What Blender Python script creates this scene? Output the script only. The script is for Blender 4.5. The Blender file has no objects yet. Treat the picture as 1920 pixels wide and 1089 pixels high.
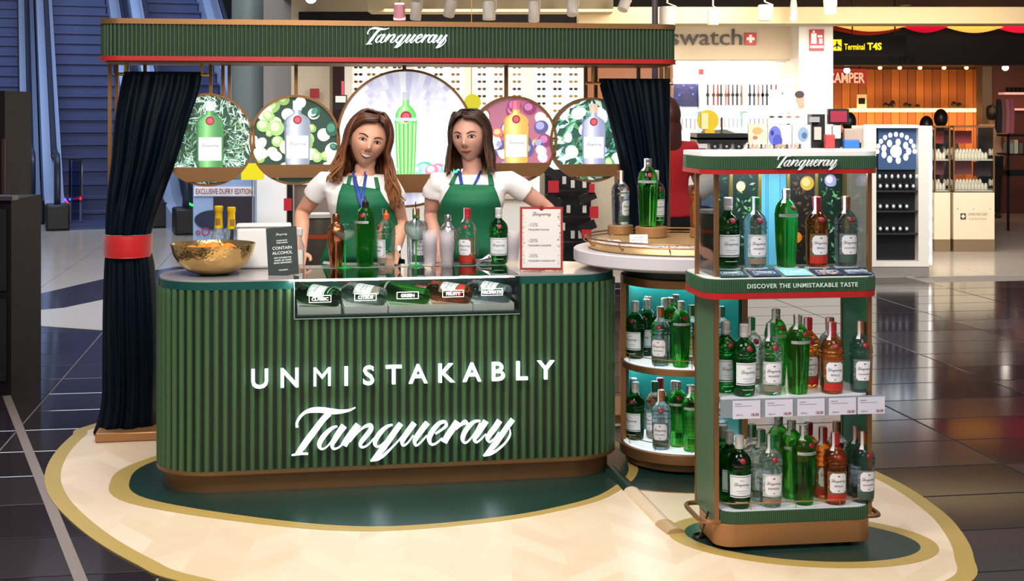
import bpy, bmesh, math, random
from math import sin, cos, pi, radians as R, sqrt, atan2
from mathutils import Vector, Matrix, Euler
from mathutils.bvhtree import BVHTree
from mathutils.geometry import tessellate_polygon
random.seed(7)
SC = bpy.context.scene
COL = SC.collection
# ---------------------------------------------------------------- camera, world, lights, exposure
F, H, CX, CY = 2600.0, 1.6, 960.0, 215.0
cam = bpy.data.cameras.new('camera'); co = bpy.data.objects.new('camera', cam); COL.objects.link(co)
co.location = (0, 0, H); co.rotation_euler = (pi/2, 0, 0)
cam.sensor_width = 36; cam.lens = 36*F/1920; cam.shift_y = -(544.5-CY)/1920
cam.clip_start = .05; cam.clip_end = 200
SC.camera = co
SC.view_settings.view_transform = 'Standard'; SC.view_settings.look = 'None'
SC.view_settings.gamma = 1; SC.view_settings.use_curve_mapping = False
SC.view_settings.exposure = 0.0
w = bpy.data.worlds.new('hall_air'); SC.world = w; w.use_nodes = True
w.node_tree.nodes['Background'].inputs[0].default_value = (.62, .63, .68, 1)
w.node_tree.nodes['Background'].inputs[1].default_value = .33
SC.cycles.max_bounces = 12; SC.cycles.transmission_bounces = 10; SC.cycles.transparent_max_bounces = 24
SC.cycles.caustics_reflective = False; SC.cycles.sample_clamp_indirect = 6
def area(name, loc, size, power, col=(1, 1, 1), tgt=None, sy=None, spread=None):
    l = bpy.data.lights.new(name, 'AREA'); l.energy = power; l.color = col; l.size = size
    if sy: l.shape = 'RECTANGLE'; l.size_y = sy
    if spread: l.spread = R(spread)
    o = bpy.data.objects.new(name, l); COL.objects.link(o); o.location = loc
    if tgt: o.rotation_euler = (Vector(tgt)-Vector(loc)).to_track_quat('-Z', 'Y').to_euler()
    return o
area('hall_lamp_and_fill', (-1.6, 3.2, 4.6), 1.6, 126, (1, .94, .86), (-.3, 6.2, .6))
area('hall_lamp_and_fill', (1.9, 3.0, 4.6), 1.6, 108, (1, .94, .86), (.9, 5.8, .5))
area('hall_lamp_and_fill', (0, 6.2, 5.2), 2.5, 112, (1, .93, .84), (0, 6.2, 0))
area('hall_lamp_and_fill', (0, 0.5, 3.6), 2.0, 60, (1, .95, .9), (0, 7, 1.0))
area('shop_ceiling_lamp', (0.6, 15.6, 2.95), 4, 170, (1, .86, .68), (0.6, 17.0, 0), 2)
area('shop_ceiling_lamp', (3.8, 14.6, 2.95), 4, 190, (1, .88, .74), (3.8, 17.0, .8), 2)
area('shop_ceiling_lamp', (6.5, 21.2, 2.3), 4, 40, (1, .6, .3), (6.5, 24, 1), 1.2)
area('hall_lamp_and_fill', (-4.5, 11.0, 5.5), 4, 430, (.80, .88, 1), (-4.5, 13, 0))
area('stair_daylight', (-7, 20.5, 6.5), 4, 430, (.50, .64, 1), (-8.2, 25, 1.5))  # area light standing in for bluish daylight on the escalators

area('hall_lamp_and_fill', (3.6, 10.2, 3.6), 1.5, 230, (1, .97, .94), (3.9, 13.7, 1.0))  # added fill that brightens the front of the watch kiosk
area('hall_lamp_and_fill', (-.6, 4.0, 2.9), .8, 26, (1, .93, .85), (-.5, 6.6, 1.5))  # added front fill aimed at the faces of the two women
cl_ = area('case_fill_light', (-.47, 5.905, .892), .95, 2.6, (1, .97, .92), None, .012); cl_.rotation_euler = (R(35), 0, R(9.57))  # added fill to brighten the inside of the counter case
def P(px, py, h=0.0):
    Y = F*(H-h)/(py-CY); return Vector(((px-CX)*Y/F, Y, h))
def D(px, py, Y):
    return Vector(((px-CX)*Y/F, Y, H-(py-CY)*Y/F))
def lin(c):
    if isinstance(c, str): c = [int(c[i:i+2], 16)/255 for i in (0, 2, 4)]
    return tuple(((x+.055)/1.055)**2.4 if x > .04045 else x/12.92 for x in c[:3])+(1,)
# ---------------------------------------------------------------- materials
MATS = {}
def mat(name, color='808080', rough=.5, metal=0, emit=0, spec=.5, noise=0, nscale=20, bump=0, attr=False, aemit=0, coat=0, alpha=None, sheen=0):
    if name in MATS: return MATS[name]
    m = bpy.data.materials.new(name); m.use_nodes = True; nt = m.node_tree; N = nt.nodes; L = nt.links
    b = N['Principled BSDF']; c = lin(color)
    b.inputs['Base Color'].default_value = c; b.inputs['Roughness'].default_value = rough
    b.inputs['Metallic'].default_value = metal; b.inputs['Specular IOR Level'].default_value = spec
    b.inputs['Coat Weight'].default_value = coat; b.inputs['Coat Roughness'].default_value = .05
    b.inputs['Sheen Weight'].default_value = sheen
    src = None
    if attr:
        a = N.new('ShaderNodeVertexColor'); a.layer_name = 'Col'; src = a.outputs[0]
    if noise or bump:
        tc = N.new('ShaderNodeTexCoord'); n = N.new('ShaderNodeTexNoise'); n.inputs['Scale'].default_value = nscale
        n.inputs['Detail'].default_value = 4; L.new(tc.outputs['Object'], n.inputs['Vector'])
        if noise:
            r = N.new('ShaderNodeMapRange'); r.inputs[3].default_value = 1-noise; r.inputs[4].default_value = 1+noise
            L.new(n.outputs[0], r.inputs[0]); mx = N.new('ShaderNodeVectorMath'); mx.operation = 'SCALE'
            L.new(r.outputs[0], mx.inputs['Scale'])
            if src: L.new(src, mx.inputs[0])
            else: mx.inputs[0].default_value = c[:3]
            src = mx.outputs[0]
        if bump:
            bp = N.new('ShaderNodeBump'); bp.inputs['Strength'].default_value = bump; bp.inputs['Distance'].default_value = .004
            L.new(n.outputs[0], bp.inputs['Height']); L.new(bp.outputs[0], b.inputs['Normal'])
    if src: L.new(src, b.inputs['Base Color'])
    if emit:
        b.inputs['Emission Color'].default_value = c; b.inputs['Emission Strength'].default_value = emit
    if aemit:
        L.new(src, b.inputs['Emission Color']); b.inputs['Emission Strength'].default_value = aemit
    MATS[name] = m; return m
def pane(name, tint='e8f4f0', refl=1.0, rough=0):          # thin clear sheet: transparent + fresnel reflection
    m = bpy.data.materials.new(name); m.use_nodes = True; nt = m.node_tree; N = nt.nodes; L = nt.links
    N.remove(N['Principled BSDF']); o = N['Material Output']
    t = N.new('ShaderNodeBsdfTransparent'); t.inputs[0].default_value = lin(tint)
    g = N.new('ShaderNodeBsdfGlossy'); g.inputs['Roughness'].default_value = rough
    f = N.new('ShaderNodeFresnel'); f.inputs[0].default_value = 1.5
    k = N.new('ShaderNodeMath'); k.operation = 'MULTIPLY'; k.inputs[1].default_value = refl; L.new(f.outputs[0], k.inputs[0])
    x = N.new('ShaderNodeMixShader'); L.new(k.outputs[0], x.inputs[0]); L.new(t.outputs[0], x.inputs[1]); L.new(g.outputs[0], x.inputs[2])
    L.new(x.outputs[0], o.inputs[0]); return m
def glass(name, tint, clear='ffffff', k=.35, rough=.02, ior=1.4):   # bottle glass: refraction, part of the light passes straight
    m = bpy.data.materials.new(name); m.use_nodes = True; nt = m.node_tree; N = nt.nodes; L = nt.links
    b = N['Principled BSDF']; o = N['Material Output']
    b.inputs['Base Color'].default_value = lin(tint); b.inputs['Transmission Weight'].default_value = 1
    b.inputs['Roughness'].default_value = rough; b.inputs['IOR'].default_value = ior
    t = N.new('ShaderNodeBsdfTransparent'); t.inputs[0].default_value = lin(clear)
    x = N.new('ShaderNodeMixShader'); x.inputs[0].default_value = k
    L.new(b.outputs[0], x.inputs[1]); L.new(t.outputs[0], x.inputs[2]); L.new(x.outputs[0], o.inputs[0]); return m
def milky(name, col, k=.3, rough=.1):         # translucent plastic: mostly clear, partly scattering
    m = bpy.data.materials.new(name); m.use_nodes = True; nt = m.node_tree; L = nt.links; b = nt.nodes['Principled BSDF']
    b.inputs['Base Color'].default_value = lin(col); b.inputs['Roughness'].default_value = rough
    t = nt.nodes.new('ShaderNodeBsdfTransparent'); x = nt.nodes.new('ShaderNodeMixShader'); x.inputs[0].default_value = k
    L.new(t.outputs[0], x.inputs[1]); L.new(b.outputs[0], x.inputs[2]); L.new(x.outputs[0], nt.nodes['Material Output'].inputs[0]); return m
# ---------------------------------------------------------------- mesh builder
class B:
    def __init__(s): s.v = []; s.f = []; s.c = []
    def add(s, vs, fs, M=None, col=None):
        o = len(s.v)
        s.v += [tuple(M @ Vector(p)) for p in vs] if M else [tuple(p) for p in vs]
        s.f += [tuple(i+o for i in q) for q in fs]; s.c += [col]*len(fs); return s
    def box(s, x0, x1, y0, y1, z0, z1, M=None, col=None):
        v = [(x, y, z) for z in (z0, z1) for y in (y0, y1) for x in (x0, x1)]
        return s.add(v, [(0, 2, 3, 1), (4, 5, 7, 6), (0, 1, 5, 4), (2, 6, 7, 3), (0, 4, 6, 2), (1, 3, 7, 5)], M, col)
    def lathe(s, pr, n=24, M=None, col=None, mod=None, cap=True):
        v = []; f = []; pr = list(pr)
        for (r, z) in pr:
            for i in range(n):
                a = 2*pi*i/n; k = mod(a, z) if mod else 1
                v.append((r*k*cos(a), r*k*sin(a), z))
        for j in range(len(pr)-1):
            for i in range(n):
                i2 = (i+1) % n; f.append((j*n+i, j*n+i2, (j+1)*n+i2, (j+1)*n+i))
        if pr[0] == pr[-1]: cap = False
        if cap and pr[0][0] > 1e-6: f.append(tuple(range(n-1, -1, -1)))
        if cap and pr[-1][0] > 1e-6: f.append(tuple((len(pr)-1)*n+i for i in range(n)))
        return s.add(v, f, M, col)
    def cyl(s, p, q, r, n=10, r2=None, col=None):
        return s.tube([p, q], [r, r if r2 is None else r2], n, col=col)
    def tube(s, pts, rad, n=10, flat=1.0, M=None, col=None, up=None):
        pts = [Vector(p) for p in pts]; m = len(pts)
        if not isinstance(rad, (list, tuple)): rad = [rad]*m
        v = []; f = []; pu = Vector(up) if up else Vector((0.13, .3, 1)).normalized()
        for j in range(m):
            t = (pts[min(j+1, m-1)]-pts[max(j-1, 0)])
            t = t.normalized() if t.length > 1e-9 else Vector((0, 0, 1))
            a = pu - t*pu.dot(t)
            if a.length < 1e-3: a = t.orthogonal()
            a.normalize(); b = t.cross(a); 
            if not up: pu = a
            for i in range(n):
                g = 2*pi*i/n; v.append(pts[j]+(a*cos(g)*flat+b*sin(g))*rad[j])
        for j in range(m-1):
            for i in range(n):
                i2 = (i+1) % n; f.append((j*n+i, j*n+i2, (j+1)*n+i2, (j+1)*n+i))
        f.append(tuple(range(n-1, -1, -1))); f.append(tuple((m-1)*n+i for i in range(n)))
        return s.add(v, f, M, col)
    def ell(s, c, r, n=20, m=12, M=None, col=None, fn=None):
        v = []; f = []
        for j in range(m+1):
            t = pi*j/m
            for i in range(n):
                a = 2*pi*i/n; d = (sin(t)*cos(a), sin(t)*sin(a), cos(t))
                q = (c[0]+r[0]*d[0], c[1]+r[1]*d[1], c[2]+r[2]*d[2]); v.append(fn(q, d) if fn else q)
        for j in range(m):
            for i in range(n):
                i2 = (i+1) % n; f.append((j*n+i, (j+1)*n+i, (j+1)*n+i2, j*n+i2))
        return s.add(v, f, M, col)
    def prism(s, poly, z0, z1, M=None, col=None):
        n = len(poly); A = sum(poly[i][0]*poly[(i+1) % n][1]-poly[(i+1) % n][0]*poly[i][1] for i in range(n))
        if A < 0: poly = poly[::-1]
        tri = tessellate_polygon([[Vector((x, y, 0)) for x, y in poly]])
        v = [(x, y, z0) for x, y in poly]+[(x, y, z1) for x, y in poly]; f = []
        for t in tri:
            a, b, c = t
            ar = (poly[b][0]-poly[a][0])*(poly[c][1]-poly[a][1])-(poly[c][0]-poly[a][0])*(poly[b][1]-poly[a][1])
            if ar < 0: a, c = c, a
            f.append((a+n, b+n, c+n)); f.append((c, b, a))
        f += [(i, (i+1) % n, (i+1) % n+n, i+n) for i in range(n)]
        return s.add(v, f, M, col)
    def ring(s, outer, inner, z0, z1, M=None, col=None):      # band between two outlines with the same count
        n = len(outer); v = [(x, y, z) for z in (z0, z1) for P_ in (outer, inner) for x, y in P_]; f = []
        for i in range(n):
            k = (i+1) % n
            f += [(i, k, 2*n+k, 2*n+i), (n+k, n+i, 3*n+i, 3*n+k), (2*n+i, 2*n+k, 3*n+k, 3*n+i), (k, i, n+i, n+k)]
        return s.add(v, f, M, col)
    def mesh(s, name, m, smooth=35):
        me = bpy.data.meshes.new(name); me.from_pydata(s.v, [], s.f)
        if any(c is not None for c in s.c):
            ca = me.color_attributes.new('Col', 'BYTE_COLOR', 'CORNER'); d = []
            for q, c in zip(s.f, s.c):
                c = c or 'ffffff'; cc = [int(c[i:i+2], 16)/255 for i in (0, 2, 4)]+[1]
                d += cc*len(q)
            ca.data.foreach_set('color_srgb', d)
        if m: me.materials.append(m)
        if smooth:
            me.polygons.foreach_set('use_smooth', [True]*len(me.polygons))
            me.set_sharp_from_angle(angle=R(smooth))
        me.update(); return me
def obj(name, b, m=None, parent=None, smooth=35, loc=None, rz=0, bev=0, **kw):
    me = b.mesh(name, m, smooth) if isinstance(b, B) else b
    if m and not len(me.materials): me.materials.append(m)
    o = bpy.data.objects.new(name, me); COL.objects.link(o)
    if parent: o.parent = parent
    if loc: o.location = loc
    if rz: o.rotation_euler[2] = rz
    if bev:
        d = o.modifiers.new('edge', 'BEVEL'); d.width = bev; d.segments = 2; d.limit_method = 'ANGLE'
    for k, x in kw.items(): o[k] = x
    return o
def thing(name, label, cat, loc=(0, 0, 0), rz=0, group=None):
    o = bpy.data.objects.new(name, None); COL.objects.link(o); o.location = loc; o.rotation_euler[2] = rz
    o['label'] = label; o['category'] = cat
    if group: o['group'] = group
    o.empty_display_size = .05
    return o
def copy_tree(o, parent=None):
    c = o.copy(); COL.objects.link(c); c.parent = parent
    for ch in [x for x in KIDS.get(o.name, [])]: copy_tree(ch, c)
    return c
KIDS = {}
def reg(o):                                  # remember the children of a prototype for cheap copying
    KIDS[o.name] = list(o.children)
    for c in o.children: reg(c)
class Proto:
    def __init__(s, root): s.r = root; s.used = False; reg(root)
    def place(s, loc, rz=0, label='', group=None, rot=None, sc=None):
        if not s.used: o = s.r; s.used = True
        else: o = copy_tree(s.r)
        o.location = loc; o.rotation_euler = rot if rot else (0, 0, rz)
        o.scale = (sc or 1,)*3
        o['label'] = label
        if group: o['group'] = group
        elif 'group' in o: del o['group']
        return o
def catmull(pts, k=4, closed=False):
    n = len(pts); out = []
    rng = range(n) if closed else range(n-1)
    g = (lambda i: pts[i % n]) if closed else (lambda i: pts[max(0, min(n-1, i))])
    for i in rng:
        a, b, c, d = g(i-1), g(i), g(i+1), g(i+2)
        for j in range(k):
            t = j/k; out.append(tuple(.5*((2*b[x])+(-a[x]+c[x])*t+(2*a[x]-5*b[x]+4*c[x]-d[x])*t*t+(-a[x]+3*b[x]-3*c[x]+d[x])*t**3) for x in range(len(b))))
    if not closed: out.append(tuple(pts[-1]))
    return out
def text(s, size=1, ext=0.0, bold=0, align='CENTER', spacing=1, shear=0):   # built-in font -> verts in the x,z plane
    cu = bpy.data.curves.new('t', 'FONT'); cu.body = s; cu.size = size; cu.extrude = ext; cu.offset = bold
    cu.align_x = align; cu.space_character = spacing; cu.shear = shear; cu.resolution_u = 3; cu.fill_mode = 'BOTH' if ext else 'FRONT'
    o = bpy.data.objects.new('t', cu); COL.objects.link(o)
    me = o.to_mesh(); v = [(p.co.x, -p.co.z, p.co.y) for p in me.vertices]; f = [tuple(q.vertices) for q in me.polygons]
    o.to_mesh_clear(); bpy.data.objects.remove(o); bpy.data.curves.remove(cu)
    return v, f
def T(x=0, y=0, z=0, rz=0, rx=0, ry=0, s=1):
    return Matrix.Translation((x, y, z)) @ Euler((rx, ry, rz)).to_matrix().to_4x4() @ Matrix.Scale(s, 4)
# script logotype, drawn as brush strokes (x, y down, width)
LA = [[(150,412,52),(146,340,50),(195,245,50),(280,168,58),(400,132,95),(550,130,105),(700,152,108),(850,155,72),(980,135,42),(1040,112,28),(1088,88,14)],
 [(665,185,110),(560,290,112),(440,450,120),(320,610,125),(210,765,112),(140,840,60)],
 [(62,862,22),(150,846,40),(230,838,40),(325,840,34)],
 [(795,395,25),(710,425,58),(605,520,88),(525,630,95),(505,710,78),(540,762,38),(610,740,24),(700,640,22),(800,470,22)],
 [(905,385,125),(835,480,115),(765,590,105),(712,690,75),(730,758,42),(800,748,28),(880,690,24)],
 [(1135,368,122),(1050,480,125),(970,590,125),(900,705,125)],
 [(1000,650,18),(1130,490,28),(1250,395,50),(1335,385,85),(1335,455,90),(1250,565,88),(1180,655,76),(1170,715,56),(1220,735,34),(1300,690,24),(1390,590,18)],
 [(1695,368,28),(1600,402,60),(1500,492,90),(1425,600,88),(1405,680,72),(1445,727,38),(1510,700,24),(1610,600,18)],
 [(1830,350,105),(1740,470,110),(1620,640,115),(1500,800,112),(1400,915,76),(1335,962,22)],
 [(1340,958,22),(1450,932,50),(1560,862,48),(1680,745,30),(1800,620,24),(1880,520,18)]]
LB = [[(282,312,100),(200,420,100),(125,530,90),(95,600,66),(115,652,34),(180,612,24),(265,500,18)],
 [(480,305,100),(390,420,100),(312,530,90),(285,595,66),(305,652,34),(370,612,24),(470,500,22)],
 [(600,475,30),(700,410,36),(762,350,50),(745,295,52),(660,315,66),(570,410,86),(508,525,88),(515,605,58),(560,638,36),(630,605,26),(700,540,18)],
 [(935,290,112),(860,400,115),(790,500,110),(730,605,110)],
 [(915,410,18),(985,340,44),(1050,300,84),(1085,325,50)],
 [(1285,280,28),(1200,290,50),(1110,360,80),(1035,470,84),(1012,560,66),(1045,612,36),(1105,582,24),(1200,460,18),(1280,310,18)],
 [(1372,282,104),(1300,390,100),(1225,500,94),(1195,565,64),(1225,605,34),(1290,562,24),(1370,480,18)],
 [(1582,275,104),(1495,400,100),(1418,500,92),(1395,560,64),(1432,600,30),(1500,548,20),(1570,450,18)],
 [(1785,258,92),(1690,380,92),(1580,540,95),(1470,680,94),(1385,775,66),(1330,812,22)],
 [(1335,808,22),(1440,782,44),(1560,712,34),(1680,600,30),(1742,490,30),(1738,405,14)]]
def logo(width=1.0, th=.02, k=4):           # returns verts, faces centred, in the x,z plane, extruded th towards -y
    V = []; Fc = []
    for S, sc, ox in ((LA, 8.727, 540), (LB, 8.0, 740)):
        for st in S:
            q = catmull([(a/sc+ox-755, (b/sc+755)+.037*(a/sc+ox-755)-818, c/sc) for a, b, c in st], k)
            L_ = []
            for i, (x, y, wd) in enumerate(q):
                a = q[max(i-1, 0)]; b = q[min(i+1, len(q)-1)]; tx, ty = b[0]-a[0], b[1]-a[1]; l = sqrt(tx*tx+ty*ty) or 1
                nx, ny = -ty/l*wd*.405, tx/l*wd*.405
                L_.append(((x+nx, -(y+ny)), (x-nx, -(y-ny))))
            o = len(V); n = len(L_); s = width/415.0; d = 4 if th else 2
            for p, r_ in L_:
                V.append((p[0]*s, 0, p[1]*s)); V.append((r_[0]*s, 0, r_[1]*s))
                if th: V.append((p[0]*s, -th, p[1]*s)); V.append((r_[0]*s, -th, r_[1]*s))
            for i in range(n-1):
                a = o+i*d; b = a+d
                if th: Fc += [(a, b, b+1, a+1), (a+2, a+3, b+3, b+2), (a, a+2, b+2, b), (a+1, b+1, b+3, a+3)]
                else: Fc += [(a, a+1, b+1, b)]
            if th:
                a = o; b = o+(n-1)*d; Fc += [(a, a+1, a+3, a+2), (b, b+2, b+3, b+1)]
    return V, Fc
# palette
M_GREEN = mat('fluted_green_lacquer', '41603d', .36, noise=.06, nscale=8)
M_GREEND = mat('dark_green_lacquer', '0e2018', .5, noise=.05)
M_TEAL = mat('teal_lacquer', '0f4a44', .3, noise=.04)
M_BRONZE = mat('satin_bronze', '9a7048', .38, metal=.75, noise=.05, nscale=6)
M_BRONZED = mat('brushed_bronze_base', '8a6440', .42, metal=.6, noise=.08, nscale=9)
M_RED = mat('red_lacquer', 'b01d1c', .35, noise=.03)
M_WHITE = mat('white_laminate', 'ecebe9', .35, noise=.02)
M_CREAM = mat('cream_plaster', 'd8c4a4', .7, noise=.03)
M_GREYTOP = mat('grey_stone_top', 'a9a0a0', .12, noise=.06, nscale=14)
M_BLACK = mat('black_plastic', '121214', .35, noise=.05)
M_DARK = mat('dark_panel', '120c10', .6, spec=.2, noise=.08)
M_LED = mat('white_led_letters', 'e6f7ff', .5, emit=1.5)
M_PRINT = mat('printed_sheet', 'ffffff', .55, attr=True)
M_LIT = mat('backlit_print', 'ffffff', .5, attr=True, aemit=1.0)
M_COLOR = mat('coloured_goods', 'ffffff', .4, attr=True)
M_CHROME = mat('polished_steel', 'd8d8da', .12, metal=1, noise=.03)
M_PANE = pane('clear_pane', 'fbfefc', .9)
# ---------------------------------------------------------------- floor
def struct(name, b, m, smooth=35, parent=None, **kw):
    return obj(name, b, m, parent, smooth=smooth, **({} if parent else {'kind': 'structure'}), **kw)
M_GROUT = mat('floor_grout', '8d857f', .5, noise=.1)
M_TILE = mat('polished_dark_tile', '2c2529', .10, spec=.9, noise=.25, nscale=1.3)
M_TILE2 = mat('polished_charcoal_tile', '332c30', .13, spec=.9, noise=.2, nscale=1.6)
M_LTILE = mat('polished_cream_tile', 'b9b0a4', .18, noise=.06, nscale=2)
M_LTILE2 = mat('polished_pale_tile', 'c3bbb0', .2, noise=.05, nscale=2)
floor = struct('floor', B().box(-16, 16, -1, 34, -.08, -.006), M_GROUT)
GA = R(9.0); gc, gs = cos(GA), sin(GA)
def gw(u, v): return (u*gc-v*gs, u*gs+v*gc)
TW, TD = .92, .465
tile = {}
def tile_mesh(m, w_, d_):
    k = (m.name, w_, d_)
    if k not in tile:
        b = B(); e = .004; x, y = w_/2-.004, d_/2-.004
        b.v = [(sx*x, sy*y, -.006) for sx, sy in ((-1, -1), (1, -1), (1, 1), (-1, 1))]+[(sx*x, sy*y, -.0015) for sx, sy in ((-1, -1), (1, -1), (1, 1), (-1, 1))]+[(sx*(x-e), sy*(y-e), 0) for sx, sy in ((-1, -1), (1, -1), (1, 1), (-1, 1))]
        b.f = [(8, 9, 10, 11)]+[(i, (i+1) % 4, (i+1) % 4+4, i+4) for i in range(4)]+[(i+4, (i+1) % 4+4, (i+1) % 4+8, i+8) for i in range(4)]; b.c = [None]*9
        tile[k] = b.mesh('tile', m, 0)
    return tile[k]
cnt = 0; far = B(); farl = B(); rnd = random.Random(3)
for j in range(6, 62):
    for i in range(-24, 34):
        x, y = gw(i*TW+(.46 if j % 2 else 0)*0, j*TD+.12)
        if y < 4.3 or y > 27: continue
        px = CX+F*x/y
        if px < -420 or px > 2340: continue
        if (x+.25)**2/1.3**2+(y-6.2)**2/.9**2 < 1: continue
        dark = y < (10.75 if x < -.2 else 13.4)
        if dark:
            if cnt < 290:
                o = obj('tile', tile_mesh(rnd.choice([M_TILE, M_TILE, M_TILE2]), TW, TD), None, floor, loc=(x, y, 0), rz=GA); cnt += 1
            else: far.box(-TW/2+.004, TW/2-.004, -TD/2+.004, TD/2-.004, -.006, 0, T(x, y, 0, GA))
        elif j % 2 == 0:
            xx, yy = gw(i*TW, j*TD+.12+TD/2)
            farl.box(-TW/2+.004, TW/2-.004, -TD+.004, TD-.004, -.006, 0, T(xx, yy, 0, GA))
if far.v: obj('tile_field', far, M_TILE, floor, 0, kind='stuff')
obj('tile_field', farl, M_LTILE, floor, 0, kind='stuff', label='cream polished tiles of the far concourse')
def floorpoly(name, pts, m, z1, z0=-.004, parent=None, **kw):
    return obj(name, B().prism([tuple(P(x, y)[:2]) for x, y in pts], z0, z1), m, parent, 0, **kw)
floorpoly('dark_inlay', [(-40, 577), (190, 524), (330, 500), (420, 500), (420, 520), (240, 552), (120, 577), (-40, 592)], M_TILE2, .0012, parent=floor, label='dark stone wedge in the pale floor')
floorpoly('pale_inlay', [(-40, 592), (120, 577), (240, 552), (300, 540), (300, 622), (190, 619), (-40, 603)], M_LTILE2, .0014, parent=floor, label='pale stone wedge')
a, b_ = P(12, 742), P(160, 1110); dv = (b_-a).normalized(); nv = Vector((-dv.y, dv.x, 0))*.022
obj('brass_strip', B().prism([tuple((a-nv)[:2]), tuple((b_-nv)[:2]), tuple((b_+nv)[:2]), tuple((a+nv)[:2])], -.002, .002), mat('worn_metal_strip', '8f7f78', .4, metal=.3, noise=.1), floor, 0, label='worn beige expansion strip across the dark tiles')
# podium mat: pale herringbone vinyl with olive border and dark green ovals
M_MAT = bpy.data.materials.new('pale_herringbone_vinyl'); M_MAT.use_nodes = True
nt = M_MAT.node_tree; N = nt.nodes; L = nt.links; b = N['Principled BSDF']; b.inputs['Roughness'].default_value = .32
tc = N.new('ShaderNodeTexCoord'); sep = N.new('ShaderNodeSeparateXYZ'); L.new(tc.outputs['Object'], sep.inputs[0])
def mth(op, a, b=None):
    n = N.new('ShaderNodeMath'); n.operation = op
    for i, q in enumerate((a, b)):
        if q is None: continue
        if isinstance(q, (int, float)): n.inputs[i].default_value = q
        else: L.new(q, n.inputs[i])
    return n.outputs[0]
fx = mth('PINGPONG', mth('MULTIPLY', sep.outputs[0], 2.6), .5)
row = mth('ADD', mth('MULTIPLY', sep.outputs[1], 7.0), mth('MULTIPLY', fx, 3.2))
cell = mth('FLOOR', row); colm = mth('FLOOR', mth('MULTIPLY', sep.outputs[0], 5.2))
cmb = N.new('ShaderNodeCombineXYZ'); L.new(cell, cmb.inputs[0]); L.new(colm, cmb.inputs[1])
wn = N.new('ShaderNodeTexWhiteNoise'); L.new(cmb.outputs[0], wn.inputs[0])
rp = N.new('ShaderNodeValToRGB'); rp.color_ramp.elements[0].color = lin('dcc3a4'); rp.color_ramp.elements[1].color = lin('f0dcc4')
ns = N.new('ShaderNodeTexNoise'); ns.inputs['Scale'].default_value = 9; L.new(tc.outputs['Object'], ns.inputs['Vector'])
mixf = mth('ADD', mth('MULTIPLY', wn.outputs[0], .6), mth('MULTIPLY', ns.outputs[0], .4)); L.new(mixf, rp.inputs[0]); L.new(rp.outputs[0], b.inputs['Base Color'])
M_OLIVE = mat('olive_gold_vinyl', 'b59a55', .35, noise=.05, nscale=6)
M_DGREEN = mat('dark_green_vinyl', '17352f', .28, noise=.22, nscale=5)
mt = thing('podium_mat', 'oval floor mat of pale herringbone vinyl with an olive border under the bar', 'floor mat')
out = catmull([(-2.18,7.11),(-2.19,6.9),(-2.165,6.59),(-2.105,6.27),(-2.01,5.97),(-1.85,5.64),(-1.60,5.25),(-1.34,4.93),(-1.13,4.74),(-.5,4.42),(.3,4.27),(1.1,4.42),(1.55,4.72),(1.665,5.0),(1.72,5.3),(1.73,5.62),(1.66,6.1),(1.4,6.8),(.85,7.5),(0,7.95),(-1.0,8.05),(-1.8,7.75)], 6, True)
def shrink(p, d):
    n = len(p); q = []
    for i in range(n):
        a, c = p[i-1], p[(i+1) % n]; tx, ty = c[0]-a[0], c[1]-a[1]; l = sqrt(tx*tx+ty*ty) or 1
        q.append((p[i][0]-ty/l*d, p[i][1]+tx/l*d))
    return q
inn = shrink(out, .068)
obj('border', B().ring(out, inn, 0, .005), M_OLIVE, mt, 0)
obj('vinyl_sheet', B().prism(inn, 0, .0048), M_MAT, mt, 0)
def zone(pts, wd, z, m2=M_OLIVE, lab='dark green oval'):
    i2 = shrink(pts, wd)
    obj('oval_border', B().ring(pts, i2, .004, z+.0006), m2, mt, 0)
    obj('oval', B().prism(i2, .004, z), M_DGREEN, mt, 0, label=lab)
def ellp(cx, cy, rx, ry, a=0, n=60): return [(cx+rx*cos(t)*cos(a)-ry*sin(t)*sin(a), cy+rx*cos(t)*sin(a)+ry*sin(t)*cos(a)) for t in [2*pi*i/n for i in range(n)]]
zc = catmull([(-1.69,6.05),(-1.53,5.74),(-1.0,5.46),(-.54,5.345),(-.1,5.45),(.2,5.62),(.42,5.86),(.55,6.3),(.4,6.9),(-.4,7.2),(-1.3,6.9),(-1.66,6.4)], 6, True)
zone(zc, .022, .0065, lab='long dark green oval under the bar')
ring2 = [(p[0]-.035*(1-min(1, (p[0]+1.7)/2.0)), p[1]-.03*(1-min(1, (p[0]+1.7)/2.2))) for p in zc]
obj('oval_border', B().ring(shrink(ring2, -.02), shrink(zc, .003), .004, .0066), M_OLIVE, mt, 0)
zone(ellp(.80, 6.5, .66, .66), .016, .0055, M_BRONZE, 'dark green disc under the round shelving unit')
zone(ellp(1.085, 5.22, .50, .33, R(-14)), .065, .006, lab='small dark green oval under the cart')
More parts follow.
